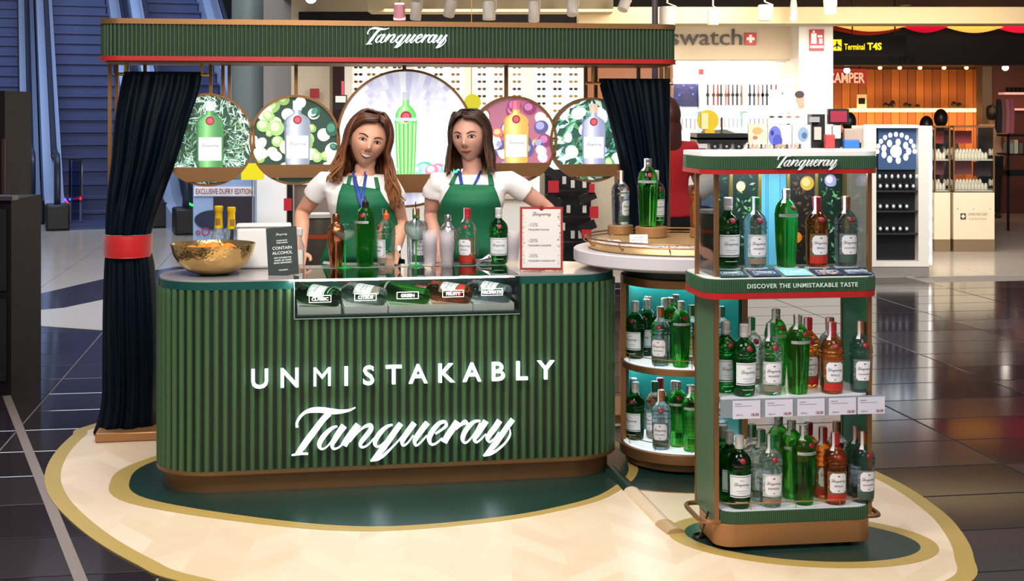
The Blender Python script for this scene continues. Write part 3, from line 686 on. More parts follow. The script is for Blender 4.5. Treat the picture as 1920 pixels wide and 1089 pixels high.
def bottle(kind):
    root = thing('gin_bottle', 'x', 'bottle'); ten = kind == 'ten'; pr = PT if ten else PR
    g = {'classic': G_CLASSIC, 'ten': G_TEN, 'citrus': G_CLEAR, 'floral': G_FLOR, 'orange': G_ORANGE}[kind]
    mod = (lambda a, z: 1+.028*cos(14*a)*max(0, min(1, (.178-z)/.01)) if z < .178 else 1) if ten else None
    obj('glass_body', B().lathe(pr, 56 if ten else 28, None, None, mod), g, root, 50)
    cz = .256 if ten else .214; ch = .292 if ten else .262
    cm = {'classic': mat('silver_white_cap', 'd8d6d6', .3, metal=.2), 'ten': mat('silver_cap', 'a9b0ac', .25, metal=.8), 'citrus': mat('green_cap', '1f7a4a', .4), 'floral': mat('copper_cap', 'a8704c', .35, metal=.5), 'orange': mat('crimson_cap', 'b01c2c', .4)}[kind]
    obj('cap', B().lathe([(.0155, cz), (.0165, cz+.002), (.0165, cz+.014), (.0158, cz+.016), (.0168, cz+.018), (.0168, ch-.003), (.014, ch), (0, ch)], 20), cm, root, 30)
    zs = .222 if ten else .176; rs = rad_at(pr, zs); sx = .35 if ten else .1
    s = B().lathe([(0, .004), (.008, .004), (.0105, .0025), (.0118, 0), (0, -.001)], 18, T(rs*sin(sx)*.98, -rs*cos(sx)*.96, zs, rz=sx, rx=pi/2-.55))
    so = obj('seal', s, M_SEAL, root, 40)
    if kind == 'classic':
        lb = B(); patch(lb, pr, -.049, .049, .042, .124, .0006, 'e9edf2'); lab = obj('label', lb, M_PRINT, root, 60)
        p = B(); v, f = LS; p.add(wrapv([(x, 0, z+.088) for x, y, z in v], pr, .0011), f, None, '4a5a66')
        patch(p, pr, -.048, .048, .118, .1195, .0011, '24483a'); patch(p, pr, -.048, .048, .046, .049, .0011, '24483a')
        patch(p, pr, -.008, .008, .104, .106, .0011, '8a949c'); patch(p, pr, -.022, .022, .066, .0675, .0011, '9aa2aa'); patch(p, pr, -.016, .016, .058, .0595, .0011, 'b0b6bc')
        obj('label_print', p, M_PRINT, lab, 60)
        q = B(); patch(q, pr, -.024, .024, .024, .0265, .0008, 'b8d8b8'); obj('base_print', q, M_PRINT, root, 60)
    elif ten:
        lb = B(); patch(lb, pr, -.046, .046, .188, .199, .0010, 'b9c2bc', 24, 1); lab = obj('neck_band', lb, mat('silver_band', 'ffffff', .35, metal=.4, attr=True), root, 60, label='silver band')
        p = B(); v, f = LS; p.add(wrapv([(x*.8, 0, z*.4+.1935) for x, y, z in v], pr, .0016), f, None, '6a746c'); obj('band_print', p, M_PRINT, lab, 60)
    else:
        back, strip, zz = {'citrus': ('b8c4c6', '8a7a6a', '6a8a70'), 'orange': ('6a5a3c', 'c0281e', 'b88a50'), 'floral': ('6a747c', '3f5a4c', '8a9a90')}[kind]
        lb = B(); patch(lb, pr, -.044, .044, .040, .124, .0006, back); 
        if kind == 'orange': patch(lb, pr, -.044, .044, .012, .0395, .0007, strip)
        elif kind == 'citrus': patch(lb, pr, -.043, .043, .014, .036, .0007, strip)
        else: patch(lb, pr, -.044, .044, .014, .045, .0008, strip)
        lab = obj('label', lb, M_PRINT, root, 60)
        p = B(); shield(p, pr, .033, .046, .118, .0012, 'eceaf0')
        rg = random.Random(len(kind))
        for i in range(16):
            x = rg.choice((-1, 1))*rg.uniform(.034, .042); z = rg.uniform(.045, .12); patch(p, pr, x-.002, x+.002, z, z+.004, .0010, rg.choice([zz, 'd8d0b8', strip]), 1, 1)
        v, f = LS; p.add(wrapv([(x*.95, 0, z*.95+.088) for x, y, z in v], pr, .0017), f, None, '3c4656')
        tline({'citrus': 'RANGPUR', 'orange': 'SEVILLA', 'floral': 'BLACKCURRANT'}[kind], .0095 if kind != 'floral' else .006, .068, pr, .0017, p, '5a6472')
        patch(p, pr, -.004, .004, .106, .110, .0017, '3c4656', 2, 1); patch(p, pr, -.003, .003, .052, .056, .0017, '9a6a5a', 2, 1)
        obj('label_print', p, M_PRINT, lab, 60)
    if kind != 'classic':
        b = B(); a0 = -.75
        for i in range(1):
            v = []; pts = [(.0172, cz-.03), (.0172, cz), (.0174, ch+.0006)]; pts[0] = (rad_at(pr, cz-.016)+.0012, cz-.016)
            for r_, z in pts:
                for da in (-.3, -.1, .1, .3): v.append((r_*sin(a0+da), -r_*cos(a0+da), z))
            for da in (-.3, -.1, .1, .3): v.append((.004*sin(a0+da), -.004*cos(a0+da), ch+.0012))
            b.add(v, [(j*4+i_, j*4+i_+1, (j+1)*4+i_+1, (j+1)*4+i_) for j in range(3) for i_ in range(3)])
        obj('tax_strip', b, M_LABEL, root, 60)
    return Proto(root)
BT = {k: bottle(k) for k in ('classic', 'ten', 'citrus', 'orange', 'floral')}
KN = {'classic': 'green gin bottle with silver cap and plain white label', 'ten': 'tall ribbed bright green gin bottle', 'citrus': 'clear gin bottle with green cap', 'orange': 'amber gin bottle with red cap', 'floral': 'clear gin bottle with copper cap'}
KS = {'classic': 'green silver-capped gin bottle', 'ten': 'tall ribbed green gin bottle', 'citrus': 'clear green-capped gin bottle', 'orange': 'amber red-capped gin bottle', 'floral': 'clear copper-capped gin bottle'}
# ---------------------------------------------------------------- round shelving unit
GX, GY = .795, 6.40; GRr = .285
gd = thing('round_shelf_unit', 'round teal shelving unit with bronze rings between the bar and the cart', 'shelf unit', (GX, GY, 0))
obj('base', B().lathe([(GRr-.03, .012), (GRr-.015, .02), (GRr-.01, .052)], 64), M_BRONZED, gd)
def drum(z0, z1, r, name, m, **kw): return obj(name, B().lathe([(0, z0), (r-.003, z0), (r, z0+.003), (r, z1-.003), (r-.003, z1), (0, z1)], 72), m, gd, 30, **kw)
drum(.052, .098, GRr+.012, 'bronze_ring', M_BRONZE)
M_LSH = mat('lit_white_shelf', 'e8f2f6', .4, emit=.55)
drum(.098, .104, GRr-.004, 'shelf', M_LSH)
drum(.444, .472, GRr+.006, 'bronze_ring', M_BRONZE); drum(.472, .477, GRr-.006, 'shelf', M_LSH)
drum(.828, .866, GRr+.01, 'bronze_ring', M_BRONZE); drum(.866, .904, GRr-.005, 'neck', M_GREEND)
# teal back core: half drum behind the bottles
core = B(); a0, a1 = R(5), R(175); n = 24
for z0, z1 in ((.104, .444), (.477, .828)):
    v = []; f = []
    for i in range(n+1):
        a = a0+(a1-a0)*i/n
        for r_ in (GRr-.01, GRr-.03):
            for z in (z0, z1): v.append((r_*cos(a), r_*sin(a), z))
    for i in range(n):
        k = i*4; f += [(k, k+4, k+5, k+1), (k+2, k+3, k+7, k+6)]
    f += [(0, 1, 3, 2), (n*4, n*4+2, n*4+3, n*4+1)]; core.add(v, f)
obj('back_panel', core, mat('teal_back', '0f6a62', .4, noise=.04), gd)
for z in (.444, .828):                        # led strips under each ring
    b = B(); v = []; f = []
    for i in range(25):
        a = R(20)+R(140)*i/24
        for r_ in (GRr-.045, GRr-.07): v.append((r_*cos(a), r_*sin(a), z-.002)); v.append((r_*cos(a), r_*sin(a), z-.010))
    for i in range(24):
        k = i*4; f += [(k+1, k+3, k+7, k+5), (k, k+1, k+5, k+4), (k+2, k+6, k+7, k+3)]
    obj('light_strip', b.add(v, f), mat('cool_led', 'd8f4ff', .5, emit=34), gd)
for a in (R(178), R(2)): obj('side_post', B().box(-.012, .012, -.012, .012, .062, .87, T((GRr-.004)*cos(a), (GRr-.004)*sin(a), 0)), M_BRONZE, gd)
M_WIRE = mat('thin_gold_wire', 'c89a5a', .3, metal=.9)
def arc(r, z, t0, t1, n=40): return [(r*cos(t0+(t1-t0)*i/n), r*sin(t0+(t1-t0)*i/n), z) for i in range(n+1)]
for z in (.104, .477):
    rl = obj('guard_rail', B().tube(arc(GRr-.008, z+.035, R(180), R(360)), .002, 6, up=(0, 0, 1)), M_WIRE, gd)
    for k in range(5):
        a = R(200+35*k); obj('rail_post', B().cyl(((GRr-.008)*cos(a), (GRr-.008)*sin(a), z), ((GRr-.008)*cos(a), (GRr-.008)*sin(a), z+.035), .0018, 6), M_WIRE, rl)
obj('tabletop', B().lathe([(0, .915), (.44, .915), (.505, .930), (.51, .935), (.51, .984), (.505, .988), (0, .988)], 96), mat('white_round_top', 'cfccd2', .25, noise=.02), gd, 30)
drum(.904, .915, .30, 'collar', M_GREEND)
tr = thing('serving_tray', 'round gold tray with a wire gallery on the round white table', 'tray', (GX, GY, .988))
obj('tray_disc', B().lathe([(0, 0), (.435, 0), (.445, .006), (.425, .028), (.415, .032), (0, .032)], 80), mat('pale_gold_tray', 'd8b27c', .3, metal=.55), tr, 30)
rl = obj('gallery', B().tube(arc(.455, .052, 0, 2*pi, 90), .004, 8, up=(0, 0, 1)).tube(arc(.463, .036, 0, 2*pi, 90), .003, 8, up=(0, 0, 1)), M_BRONZE, tr)
for k in range(12):
    a = R(15+30*k); obj('bracket', B().tube([(.425*cos(a), .425*sin(a), .022), (.445*cos(a), .445*sin(a), .02), (.463*cos(a), .463*sin(a), .036), (.455*cos(a), .455*sin(a), .052)], .003, 6), M_BRONZE, rl)
# printed sheets lying in the tray, in a ring
rg = random.Random(4); b = B()
for k in range(18):
    a = R(182+9.9*k)+.02; 
    for j in range(3):
        b.box(-.028, .028, -.045+.03*j, -.045+.03*j+rg.uniform(.008, .02), 0, .0006, T(.355*cos(a), .355*sin(a), .0335, rz=a+pi/2), rg.choice(['a8a4a8', '8e8a92', 'c8bcbc', 'b49a90']))
    b.box(-.03, .03, -.055, .055, -.0006, 0, T(.355*cos(a), .355*sin(a), .0335, rz=a+pi/2), 'ecebee')
obj('info_sheet', b, M_PRINT, tr, 0, kind='stuff')
rnd = random.Random(9)
def on_tray(px, y, r, name='riser', lab='', h=.045):
    # riser standing on the tray: find its place from the front foot
    z0 = 1.02; Yf = F*(H-z0)/(y-CY); Yc = Yf+r; x = (px-CX)*Yc/F
    t = obj(name, B().lathe([(0, 0), (r-.003, 0), (r, .003), (r, h-.003), (r-.003, h), (0, h)], 40), mat('walnut_bronze_riser', 'a87c50', .4, metal=.25, noise=.08), None, 30, loc=(x, Yc, z0+.001), label=lab, category='riser', group='round risers on the gold tray')
    return Vector((x, Yc, z0+.002+h))
p = on_tray(1163, 441, .062, lab='round bronze riser under the clear bottle on the tray')
BT['floral'].place(p, .9, 'clear gin bottle turned away, standing on the tray beside the light box')
p = on_tray(1221, 447, .075, lab='largest bronze riser, under the tall green bottle on the tray', h=.05)
BT['ten'].place(p+Vector((-.018, -.02, 0)), -.2, 'tall ribbed green bottle on the largest riser of the gold tray', sc=1.1)
BT['classic'].place(p+Vector((.028, .07, 0)), .5, 'green gin bottle half hidden behind the tall one on the tray')
p = on_tray(1318, 447, .062, lab='bronze riser under the amber bottle at the tray edge')
BT['orange'].place(p+Vector((-.02, 0, 0)), .4, 'amber gin bottle on the tray, partly behind the cart')
cd = obj('price_card', B().box(-.04, .04, -.001, .001, 0, .052, T(rx=-.35)), M_LABEL, None, 0, loc=(*D(1198, 447, 6.10)[:2], 1.0225), label='small white price card leaning on the largest riser', category='card')
for i, s_ in enumerate(('TANQUERAY', 'LONDON DRY GIN', 'NO. TEN')):
    v, f = text(s_, .009, 0); obj('lettering', B().add(v, f, T(rx=-.35) @ T(0, -.0016, .036-.012*i)), M_LABINK, cd, 0)
# bottles on the two round shelves (local angle, radius, kind)
def shelf_row(z, items, where, grp):
    done = []
    for px, r_, k, lab in items:
        r_ = min(r_, .226)
        # point on the circle of radius r_ (front half) seen at px
        best = None
        for i in range(181):
            a = pi+pi*i/180; x, y = GX+r_*cos(a), GY+r_*sin(a); e = abs(CX+F*x/y-px)
            if best is None or e < best[0]: best = (e, x, y, a)
        _, x, y, a = best; c_ = (GX, GY); g_ = 0
        while any((x-q)**2+(y-w_)**2 < .0912**2 for q, w_ in done) and g_ < 40:
            g_ += 1; q, w_ = min(done, key=lambda t: (x-t[0])**2+(y-t[1])**2); dx, dy = x-q, y-w_; l = sqrt(dx*dx+dy*dy) or 1; x += dx/l*.004; y += abs(dy)/l*.004+.004
            if (x-GX)**2+(y-GY)**2 > .205**2 and y > GY: y -= .003
        done.append((x, y))
        BT[k].place((x, y, z+.001), atan2(y-GY, x-GX)*0+rnd.uniform(-.15, .15)+(a-1.5*pi)*.4, KS[k]+' '+lab+' on the '+where+' round shelf', grp)
shelf_row(.477, [(1160, .235, 'classic', 'beside the counter'), (1195, .235, 'classic', 'second along'), (1238, .24, 'floral', 'in the middle'), (1277, .24, 'ten', 'beside the amber one'), (1316, .24, 'orange', 'near the cart'),
  (1180, .14, 'classic', 'in the back row'), (1214, .14, 'floral', 'in the back row'), (1256, .14, 'ten', 'in the back row'), (1298, .14, 'citrus', 'in the back row'), (1238, .04, 'ten', 'at the very back'), (1352, .225, 'citrus', 'seen through the cart side')], 'upper', 'bottles on the upper round shelf')
shelf_row(.104, [(1163, .235, 'classic', 'beside the counter'), (1190, .24, 'classic', 'second along'), (1240, .245, 'floral', 'in the middle'), (1297, .245, 'ten', 'near the cart'), (1268, .16, 'ten', 'behind the middle one'), (1213, .15, 'citrus', 'in the back row'),
  (1252, .07, 'classic', 'in the back row'), (1290, .10, 'citrus', 'behind the tall one'), (1345, .235, 'floral', 'seen through the cart side'), (1228, .06, 'orange', 'at the very back')], 'lower', 'bottles on the lower round shelf')

# ---------------------------------------------------------------- display cart
SY = R(8.0); Sc, Ss = cos(SY), sin(SY); SO = D(1345, 900, 5.05); SW, SD = .60, .30
def SU(px, v):
    k = (px-CX)/F; return (k*(SO.y+v*Sc)-SO.x+v*Ss)/(Sc-k*Ss)
def S(u, v, z=0): return Vector((SO.x+u*Sc-v*Ss, SO.y+u*Ss+v*Sc, z))
def SZ(y, u, v): return H-(y-CY)*S(u, v).y/F
st = thing('display_cart', 'tall green and bronze gin display cart on wheels with a fluted canopy', 'display cart', (SO.x, SO.y, 0), SY)
r0 = lambda d, r=.07: rrect(0-d, SW+d, 0-d, SD+d*.5, r+d, 8)
obj('base', B().prism(r0(.0), .022, .104), mat('bronze_cart_base', 'a8774a', .4, metal=.45, noise=.05), st, 30, bev=.006)
for u in (.08, SW-.08):
    for v in (.07, SD-.07): obj('castor', B().cyl((u-.012, v, .022), (u+.012, v, .0225), .0165, 14), M_BLACK, st)
hb_ = B().tube(catmull([(.02, .03, .108), (-.03, .035, .110), (-.05, .07, .110), (-.052, .14, .110), (-.05, .24, .110), (-.03, .28, .110), (.02, .285, .108)], 5), .009, 8, up=(0, 0, 1)); obj('push_bar', hb_, M_BRONZE, st)
hb_ = B().tube(catmull([(SW-.02, .03, .108), (SW+.02, .025, .110), (SW+.032, .05, .110), (SW+.032, .14, .110), (SW+.03, .24, .110), (SW+.01, .28, .110), (SW-.02, .285, .108)], 5), .009, 8, up=(0, 0, 1)); obj('push_bar', hb_, M_BRONZE, st)
TB0, TB1 = .104, .150
obj('tray_wall', B().prism(rrect(.012, SW-.004, .0, SD-.01, .065, 8), TB0, TB1), mat('cart_green', '34583c', .4, noise=.05), st)
fl = B(); sb = slat(.0032, TB0+.004, TB1-.002, 4)
for x, y, a in along(rrect(.012, SW-.004, .0, SD-.01, .065, 10), .0078):
    if y < .2: fl.add(sb.v, sb.f, T(x, y, 0, a))
obj('fluting', fl, MATS['cart_green'], st, 50, kind='stuff')
M_SHW = mat('glossy_white_shelf', 'dfe3ec', .15, spec=.6)
obj('tray_floor', B().prism(rrect(.016, SW-.008, .004, SD-.014, .062, 8), TB1, TB1+.004), M_SHW, st)
M_SGREEN = mat('cart_side_green', '4c6b4e', .45, noise=.04); M_SGREEN2 = mat('cart_side_green_bright', '1f6b45', .45, noise=.04)
zt0, zt1 = SZ(557, .3, 0), SZ(520, .3, 0)          # middle band
ZC0, ZC1 = SZ(325, .3, 0), SZ(292, .3, 0)          # canopy band
obj('side_panel', B().box(.0, .012, .04, SD-.01, .108, zt0), M_SGREEN, st, label='left green side panel')
obj('side_panel', B().box(SW-.012, SW-.002, .04, SD-.01, .108, zt0), M_SGREEN2, st, label='right green side panel')
for u, v in ((.006, .034), (.006, SD-.008), (SW-.007, .034), (SW-.007, SD-.008)):
    obj('post', B().box(u-.008, u+.008, v-.008, v+.008, .104, ZC0), M_BRONZE, st)
obj('post', B().box(-.045, -.031, .13, .144, zt1, ZC0), M_BRONZE, st)
SHZ = .565
obj('middle_shelf', B().prism(rrect(.012, SW-.012, .0, SD-.012, .06, 8), SHZ-.012, SHZ), M_SHW, st)
obj('shelf_rail', B().box(.01, SW+.02, -.012, -.002, SHZ-.068, SHZ-.002), mat('clear_grey_rail', '8b939c', .2), st)
# price labels
for i, px in enumerate((1400, 1461, 1521, 1580, 1634)):
    u = SU(px, -.014); tk = obj('price_ticket', B().box(u-.053, u+.051, -.0155, -.013, SHZ-.068-.004*(i == 0), SHZ-.006), mat('lilac_white_ticket', 'dcdaea', .4), st, 0)
    b = B(); v, f = text(('18,00', '18,00', '18,00', '18,00', '18,00')[i], .014, 0, .0003); b.add(v, f, T(u+.03, -.0162, SHZ-.062), '8a3a4a'); obj('price', b, M_PRINT, tk, 0); b = B()
    v, f = text('ahorro', .009, 0); b.add(v, f, T(u-.028, -.0162, SHZ-.060), '3a3f6a')
    b.box(u-.045, u+.02, -.0162, -.0158, SHZ-.026, SHZ-.0245, None, '9a9ab0').box(u-.045, u-.02, -.0162, -.0158, SHZ-.018, SHZ-.0165, None, '6a6a88')
    obj('lettering', b, M_PRINT, tk, 0)
def band(z0, z1, zr, grow, name):               # green fluted band over a red one
    o2 = rrect(-.05-grow, SW+.012, -.03-grow, SD+.02, .075, 8)
    e = obj(name, B().prism(o2, zr, z1), MATS['cart_green'], st)
    fl = B(); sb = slat(.0030, zr+.002, z1-.003, 4)
    for x, y, a in along(o2, .0085):
        if y < .2: fl.add(sb.v, sb.f, T(x, y, 0, a))
    obj('fluting', fl, MATS['cart_green'], e, 50, kind='stuff')
    obj('red_trim', B().prism(rrect(-.052-grow, SW+.014, -.033-grow, SD+.022, .077, 8), z0, zr), M_RED, e)
    return e
mb = band(zt0, zt1, zt0+.022, 0, 'middle_band')
obj('band_top', B().prism(rrect(-.045, SW+.008, -.025, SD+.015, .07, 8), zt1, zt1+.003), M_WHITE, mb)
v, f = text('DISCOVER THE UNMISTAKABLE TASTE', .022, .001, .0004, spacing=1.12)
uc = SU(1504, -.03); obj('lettering', B().add(v, f, T(uc, -.036, zt0+.040)), mat('pale_green_lettering', 'cfe6da', .5), mb, 0)
cb_ = band(ZC0, ZC1, ZC0+.016, .01, 'canopy')
obj('canopy_top', B().prism(rrect(-.058, SW+.012, -.038, SD+.02, .07, 8), ZC1, ZC1+.016), mat('canopy_white_top', 'f4f4f2', .3), cb_)
v, f = logo(.228, .006, 3); uc = SU(1511, -.04); obj('logo', B().add(v, f, T(uc, -.047, (ZC0+ZC1)/2+.006)), mat('raised_silver_logo', 'eef2f6', .3), cb_, 0)
obj('light_strip', B().box(.05, SW-.05, .1, .13, ZC0-.006, ZC0), mat('cool_led'), cb_)
obj('light_strip', B().box(.05, SW-.05, .07, .085, zt0-.006, zt0), mat('soft_led', 'fff2e0', .5, emit=6), mb)
# upper show: back picture panels, pads, sloped cards, glass
PZ = SZ(497, .3, .12)
bp = B(); x0 = .03; cols = [('16261e', 'leaf'), ('1a2a24', 'lemon'), ('5aa6c0', 'blue'), ('1c1614', 'orange'), ('15281e', 'leaf2')]
for i, (c_, kd) in enumerate(cols):
    a, e = .02+(SW-.03)*i/5+.008, .02+(SW-.03)*(i+1)/5-.008; y = SD-.03
    b = B().box(a, e, y, y+.004, PZ-.02, ZC0, None, c_); rg = random.Random(i*7+1); yy = y-.0005
    if kd != 'blue':
        for k in range(60):
            x, z = rg.uniform(a+.012, e-.012), rg.uniform(PZ, ZC0-.02); L_ = rg.uniform(.006, .014); t = rg.random()*3; yy -= .00002
            b.add([(x-L_*cos(t), yy, z-L_*sin(t)), (x+L_*.4*sin(t), yy, z-L_*.4*cos(t)), (x+L_*cos(t), yy, z+L_*sin(t)), (x-L_*.4*sin(t), yy, z+L_*.4*cos(t))], [(0, 1, 2, 3)], None, rg.choice(['2e5a38', '3f7a48', '6fae6a', '1d3a28', '8fb8a0'] if kd != 'orange' else ['5a3a20', '7a4a2a', '2c4a2a', '1c1c18']))
        if kd in ('lemon',): disc(b, a+.03, ZC0-.06, .02, yy-.001, 'f0d890', 20, .9, 'fff4d0')
        if kd == 'orange': disc(b, e-.03, ZC0-.05, .028, yy-.001, 'c89a3a', 20, 1, 'e8c470'); disc(b, a+.025, PZ+.09, .022, yy-.001, 'd87a20', 20, 1, 'f0a040')
        if kd == 'leaf2': disc(b, e-.05, ZC0-.04, .024, yy-.001, 'b8a8d8', 20, 1, 'f0e8ff')
    else:
        for k in range(10): b.box(a+.008*k, a+.008*k+.003, y-.0006, y, PZ-.02, ZC0, None, rg.choice(['7ac4dc', '8fd4e8', '4a90b0']))
    obj('picture_panel', b, mat('glowing_picture', 'ffffff', .4, attr=True, aemit=.35), st, 0)  # panels are given a faint glow of their own print colour
for i in range(6):
    a = .02+(SW-.03)*i/5; obj('divider', B().box(a-.006, a+.006, SD-.034, SD-.024, PZ-.02, ZC0), mat('brass_divider', 'a89048', .3, metal=.7), st)
obj('sloped_desk', B().add([(.012, -.015, zt1+.003), (SW-.012, -.015, zt1+.003), (SW-.012, .085, PZ-.014), (.012, .085, PZ-.014), (SW-.012, SD-.03, PZ-.014), (.012, SD-.03, PZ-.014), (.012, -.015, zt1-.002), (SW-.012, -.015, zt1-.002), (.012, SD-.03, zt1-.002), (SW-.012, SD-.03, zt1-.002)],
    [(0, 1, 2, 3), (3, 2, 4, 5), (6, 7, 1, 0), (0, 3, 5, 8, 6), (1, 7, 9, 4, 2), (6, 8, 9, 7), (8, 5, 4, 9)]), mat('grey_desk', '7d8078', .35), st, 0)
sl = atan2(PZ-.014-zt1-.003, .1); 
for i, (s_, c1, c2) in enumerate((('CLASSIC', '1c3f46', '4f8a86'), ('CITRUS', '26385c', '8f8a7a'), ('GREEN', '7fc0dc', 'b8e0f0'), ('FRUITY', '26304c', 'c89a6a'), ('AROMATIC', '27364e', '7a8898'))):
    px = (1372, 1433, 1492, 1551, 1606)[i]; u = SU(px, .03)
    M_ = T(u, .035, (zt1+PZ-.011)/2+.004, rx=-(pi/2-sl)); b = B().box(-.054, .054, -.002, 0, -.046, .046, M_, c1)
    for k, e in enumerate(((-.04, .04, .013, .0145), (-.04, .04, -.0165, -.015), (-.04, -.0385, -.0165, .0145), (.0385, .04, -.0165, .0145))): b.box(e[0], e[1], -.003, -.0021, e[2], e[3], M_, 'e8eef4')
    rg = random.Random(i)
    for k in range(8): disc(b2 := B(), 0, 0, .006, 0, c2, 8); b.add([(x+rg.uniform(-.045, .045), 0, z) for x, y, z in b2.v[:0]], [])
    for k in range(7):
        q = B(); disc(q, rg.uniform(-.044, .044), rg.choice((-1, 1))*rg.uniform(.024, .038), rg.uniform(.004, .009), -.0026, c2, 10); b.add(q.v, q.f, M_, c2)
    v, f = text(s_, .017, 0, .0005); b.add(v, f, M_ @ T(0, -.0032, -.007), 'f4f8fa')
    obj('flavour_card', b, M_PRINT, st, 0)
for i, (px, k) in enumerate(((1366, 'classic'), (1417, 'citrus'), (1475, 'ten'), (1532, 'orange'), (1587, 'floral'))):
    u = SU(px, .12); obj('bottle_pad', B().lathe([(0, 0), (.046, 0), (.047, .006), (0, .008)], 32, T(u, .125, PZ-.014)), M_SHW, st, 40)
    BT[k].place(tuple(S(u, .125, PZ-.005)), SY+.05, KN[k]+', on the cart desk', 'show bottles on the cart desk')
obj('side_pane', B().box(-.002, .002, .045, SD-.02, zt1+.004, ZC0-.001), M_PANE, st)
obj('side_pane', B().box(SW-.004, SW, .045, SD-.02, zt1+.004, ZC0-.001), M_PANE, st)
gr = obj('guard_rail', B().tube(catmull([(.02, .16, TB1+.028), (.02, .07, TB1+.028), (.05, .02, TB1+.028), (.1, .01, TB1+.028), (.3, .008, TB1+.028), (.5, .01, TB1+.028), (.555, .02, TB1+.028), (.585, .07, TB1+.028), (.585, .16, TB1+.028)], 5), .0022, 6, up=(0, 0, 1)), M_WIRE, st)
for u, v in ((.02, .1), (.13, .009), (.3, .008), (.47, .009), (.585, .1)): obj('rail_post', B().cyl((u, v, TB1+.003), (u, v, TB1+.028), .0018, 6), M_WIRE, gr)
def crow(z, items, shelf, grp):
    for px, v, k, row_ in items:
        u = SU(px, v); BT[k].place(tuple(S(u, v, z+.001)), SY+rnd.uniform(-.12, .2), KS[k]+', '+row_+' of the '+shelf, grp)
crow(SHZ, [(1395, .055, 'classic', 'front row'), (1445, .065, 'citrus', 'front row'), (1496, .06, 'ten', 'front row'), (1560, .055, 'orange', 'front row'), (1614, .065, 'floral', 'front row'),
    (1360, .13, 'classic', 'back row'), (1408, .21, 'citrus', 'back row'), (1455, .215, 'ten', 'back row'), (1515, .18, 'orange', 'back row'), (1556, .17, 'floral', 'back row')], 'middle cart shelf', 'bottles on the middle cart shelf')
crow(TB1+.004, [(1386, .055, 'classic', 'front row'), (1445, .055, 'citrus', 'front row'), (1507, .06, 'ten', 'front row'), (1566, .055, 'orange', 'front row'), (1618, .06, 'floral', 'front row'),
    (1368, .135, 'classic', 'second row'), (1427, .14, 'citrus', 'second row'), (1484, .15, 'ten', 'second row'), (1543, .145, 'orange', 'second row'), (1606, .145, 'floral', 'second row'),
    (1355, .225, 'classic', 'back row'), (1410, .225, 'citrus', 'back row'), (1460, .235, 'ten', 'back row'), (1516, .23, 'orange', 'back row'), (1569, .23, 'floral', 'back row')], 'bottom cart tray', 'bottles on the bottom cart tray')
# power cable
cb2 = thing('power_cable', 'black power cable coming out of the cart beside its left wheel', 'cable', tuple(S(-.02, .08, 0)))
a = S(-.02, .08, 0); q = [S(.0, .12, .12), P(1320, 985, .09), P(1312, 1005, .03), P(1308, 1010, .012), P(1300, 1002, .010), P(1318, 998, .010), P(1330, 1002, .010), P(1312, 1008, .010)]
obj('cord', B().tube(catmull([tuple(x-a) for x in q], 5), .004, 8), M_BLACK, cb2)
# ---------------------------------------------------------------- people
def remesh(b, vox, it=3, fac=.5):
    me = b.mesh('tmp', None, 0); o = bpy.data.objects.new('tmp', me); COL.objects.link(o)
    m = o.modifiers.new('r', 'REMESH'); m.mode = 'VOXEL'; m.voxel_size = vox
    if it: s = o.modifiers.new('s', 'SMOOTH'); s.factor = fac; s.iterations = it
    dg = bpy.context.evaluated_depsgraph_get(); me2 = bpy.data.meshes.new_from_object(o.evaluated_get(dg))
    bpy.data.objects.remove(o); me2.polygons.foreach_set('use_smooth', [True]*len(me2.polygons)); me2.update(); return me2
def bvh(me): return BVHTree.FromPolygons([v.co.copy() for v in me.vertices], [tuple(p.vertices) for p in me.polygons])
def loft(b, rows, n=28):        # (z, cx, cy, rx, ry)
    v = []; f = []
    for z, cx, cy, rx, ry in rows:
        for i in range(n):
            a = 2*pi*i/n; v.append((cx+rx*cos(a), cy+ry*sin(a), z))
    for j in range(len(rows)-1):
        for i in range(n):
            k = (i+1) % n; f.append((j*n+i, j*n+k, (j+1)*n+k, (j+1)*n+i))
    f.append(tuple(range(n))[::-1]); f.append(tuple((len(rows)-1)*n+i for i in range(n))); return b.add(v, f)
def G(x, c, s): return math.exp(-((x-c)/s)**2)
def head_fn(smile=0):
    def fn(q, d):
        x, y, z = q; X, Y, Z = d
        t = max(0, -Z-.05)/.95; x *= 1-.40*t**1.5; 
        if Y > 0: y *= 1-.45*min(1, t*1.5)
        if Y < 0:
            y *= 1-.10*t
            fr = max(0, -Y)
            y -= fr*(.021*G(x, 0, .0105)*G(z, -.031, .013)+.013*G(x, 0, .0085)*G(z, -.012, .016)+.006*G(x, 0, .016)*G(z, -.035, .010))
            y += fr*.0075*(G(x, .031, .015)+G(x, -.031, .015))*G(z, .0, .011)
            y -= fr*.003*(G(x, .03, .022)+G(x, -.03, .022))*G(z, .024, .009)
            y -= fr*(.0055*G(x, 0, .019)*G(z, -.064, .011)+.008*G(x, 0, .02)*G(z, -.099, .014)-.003*G(x, 0, .02)*G(z, -.080, .006))
            y -= fr*(.004+.003*smile)*(G(x, .043, .018)+G(x, -.043, .018))*G(z, -.035+.004*smile, .02)
        return (x, y, z)
    return fn
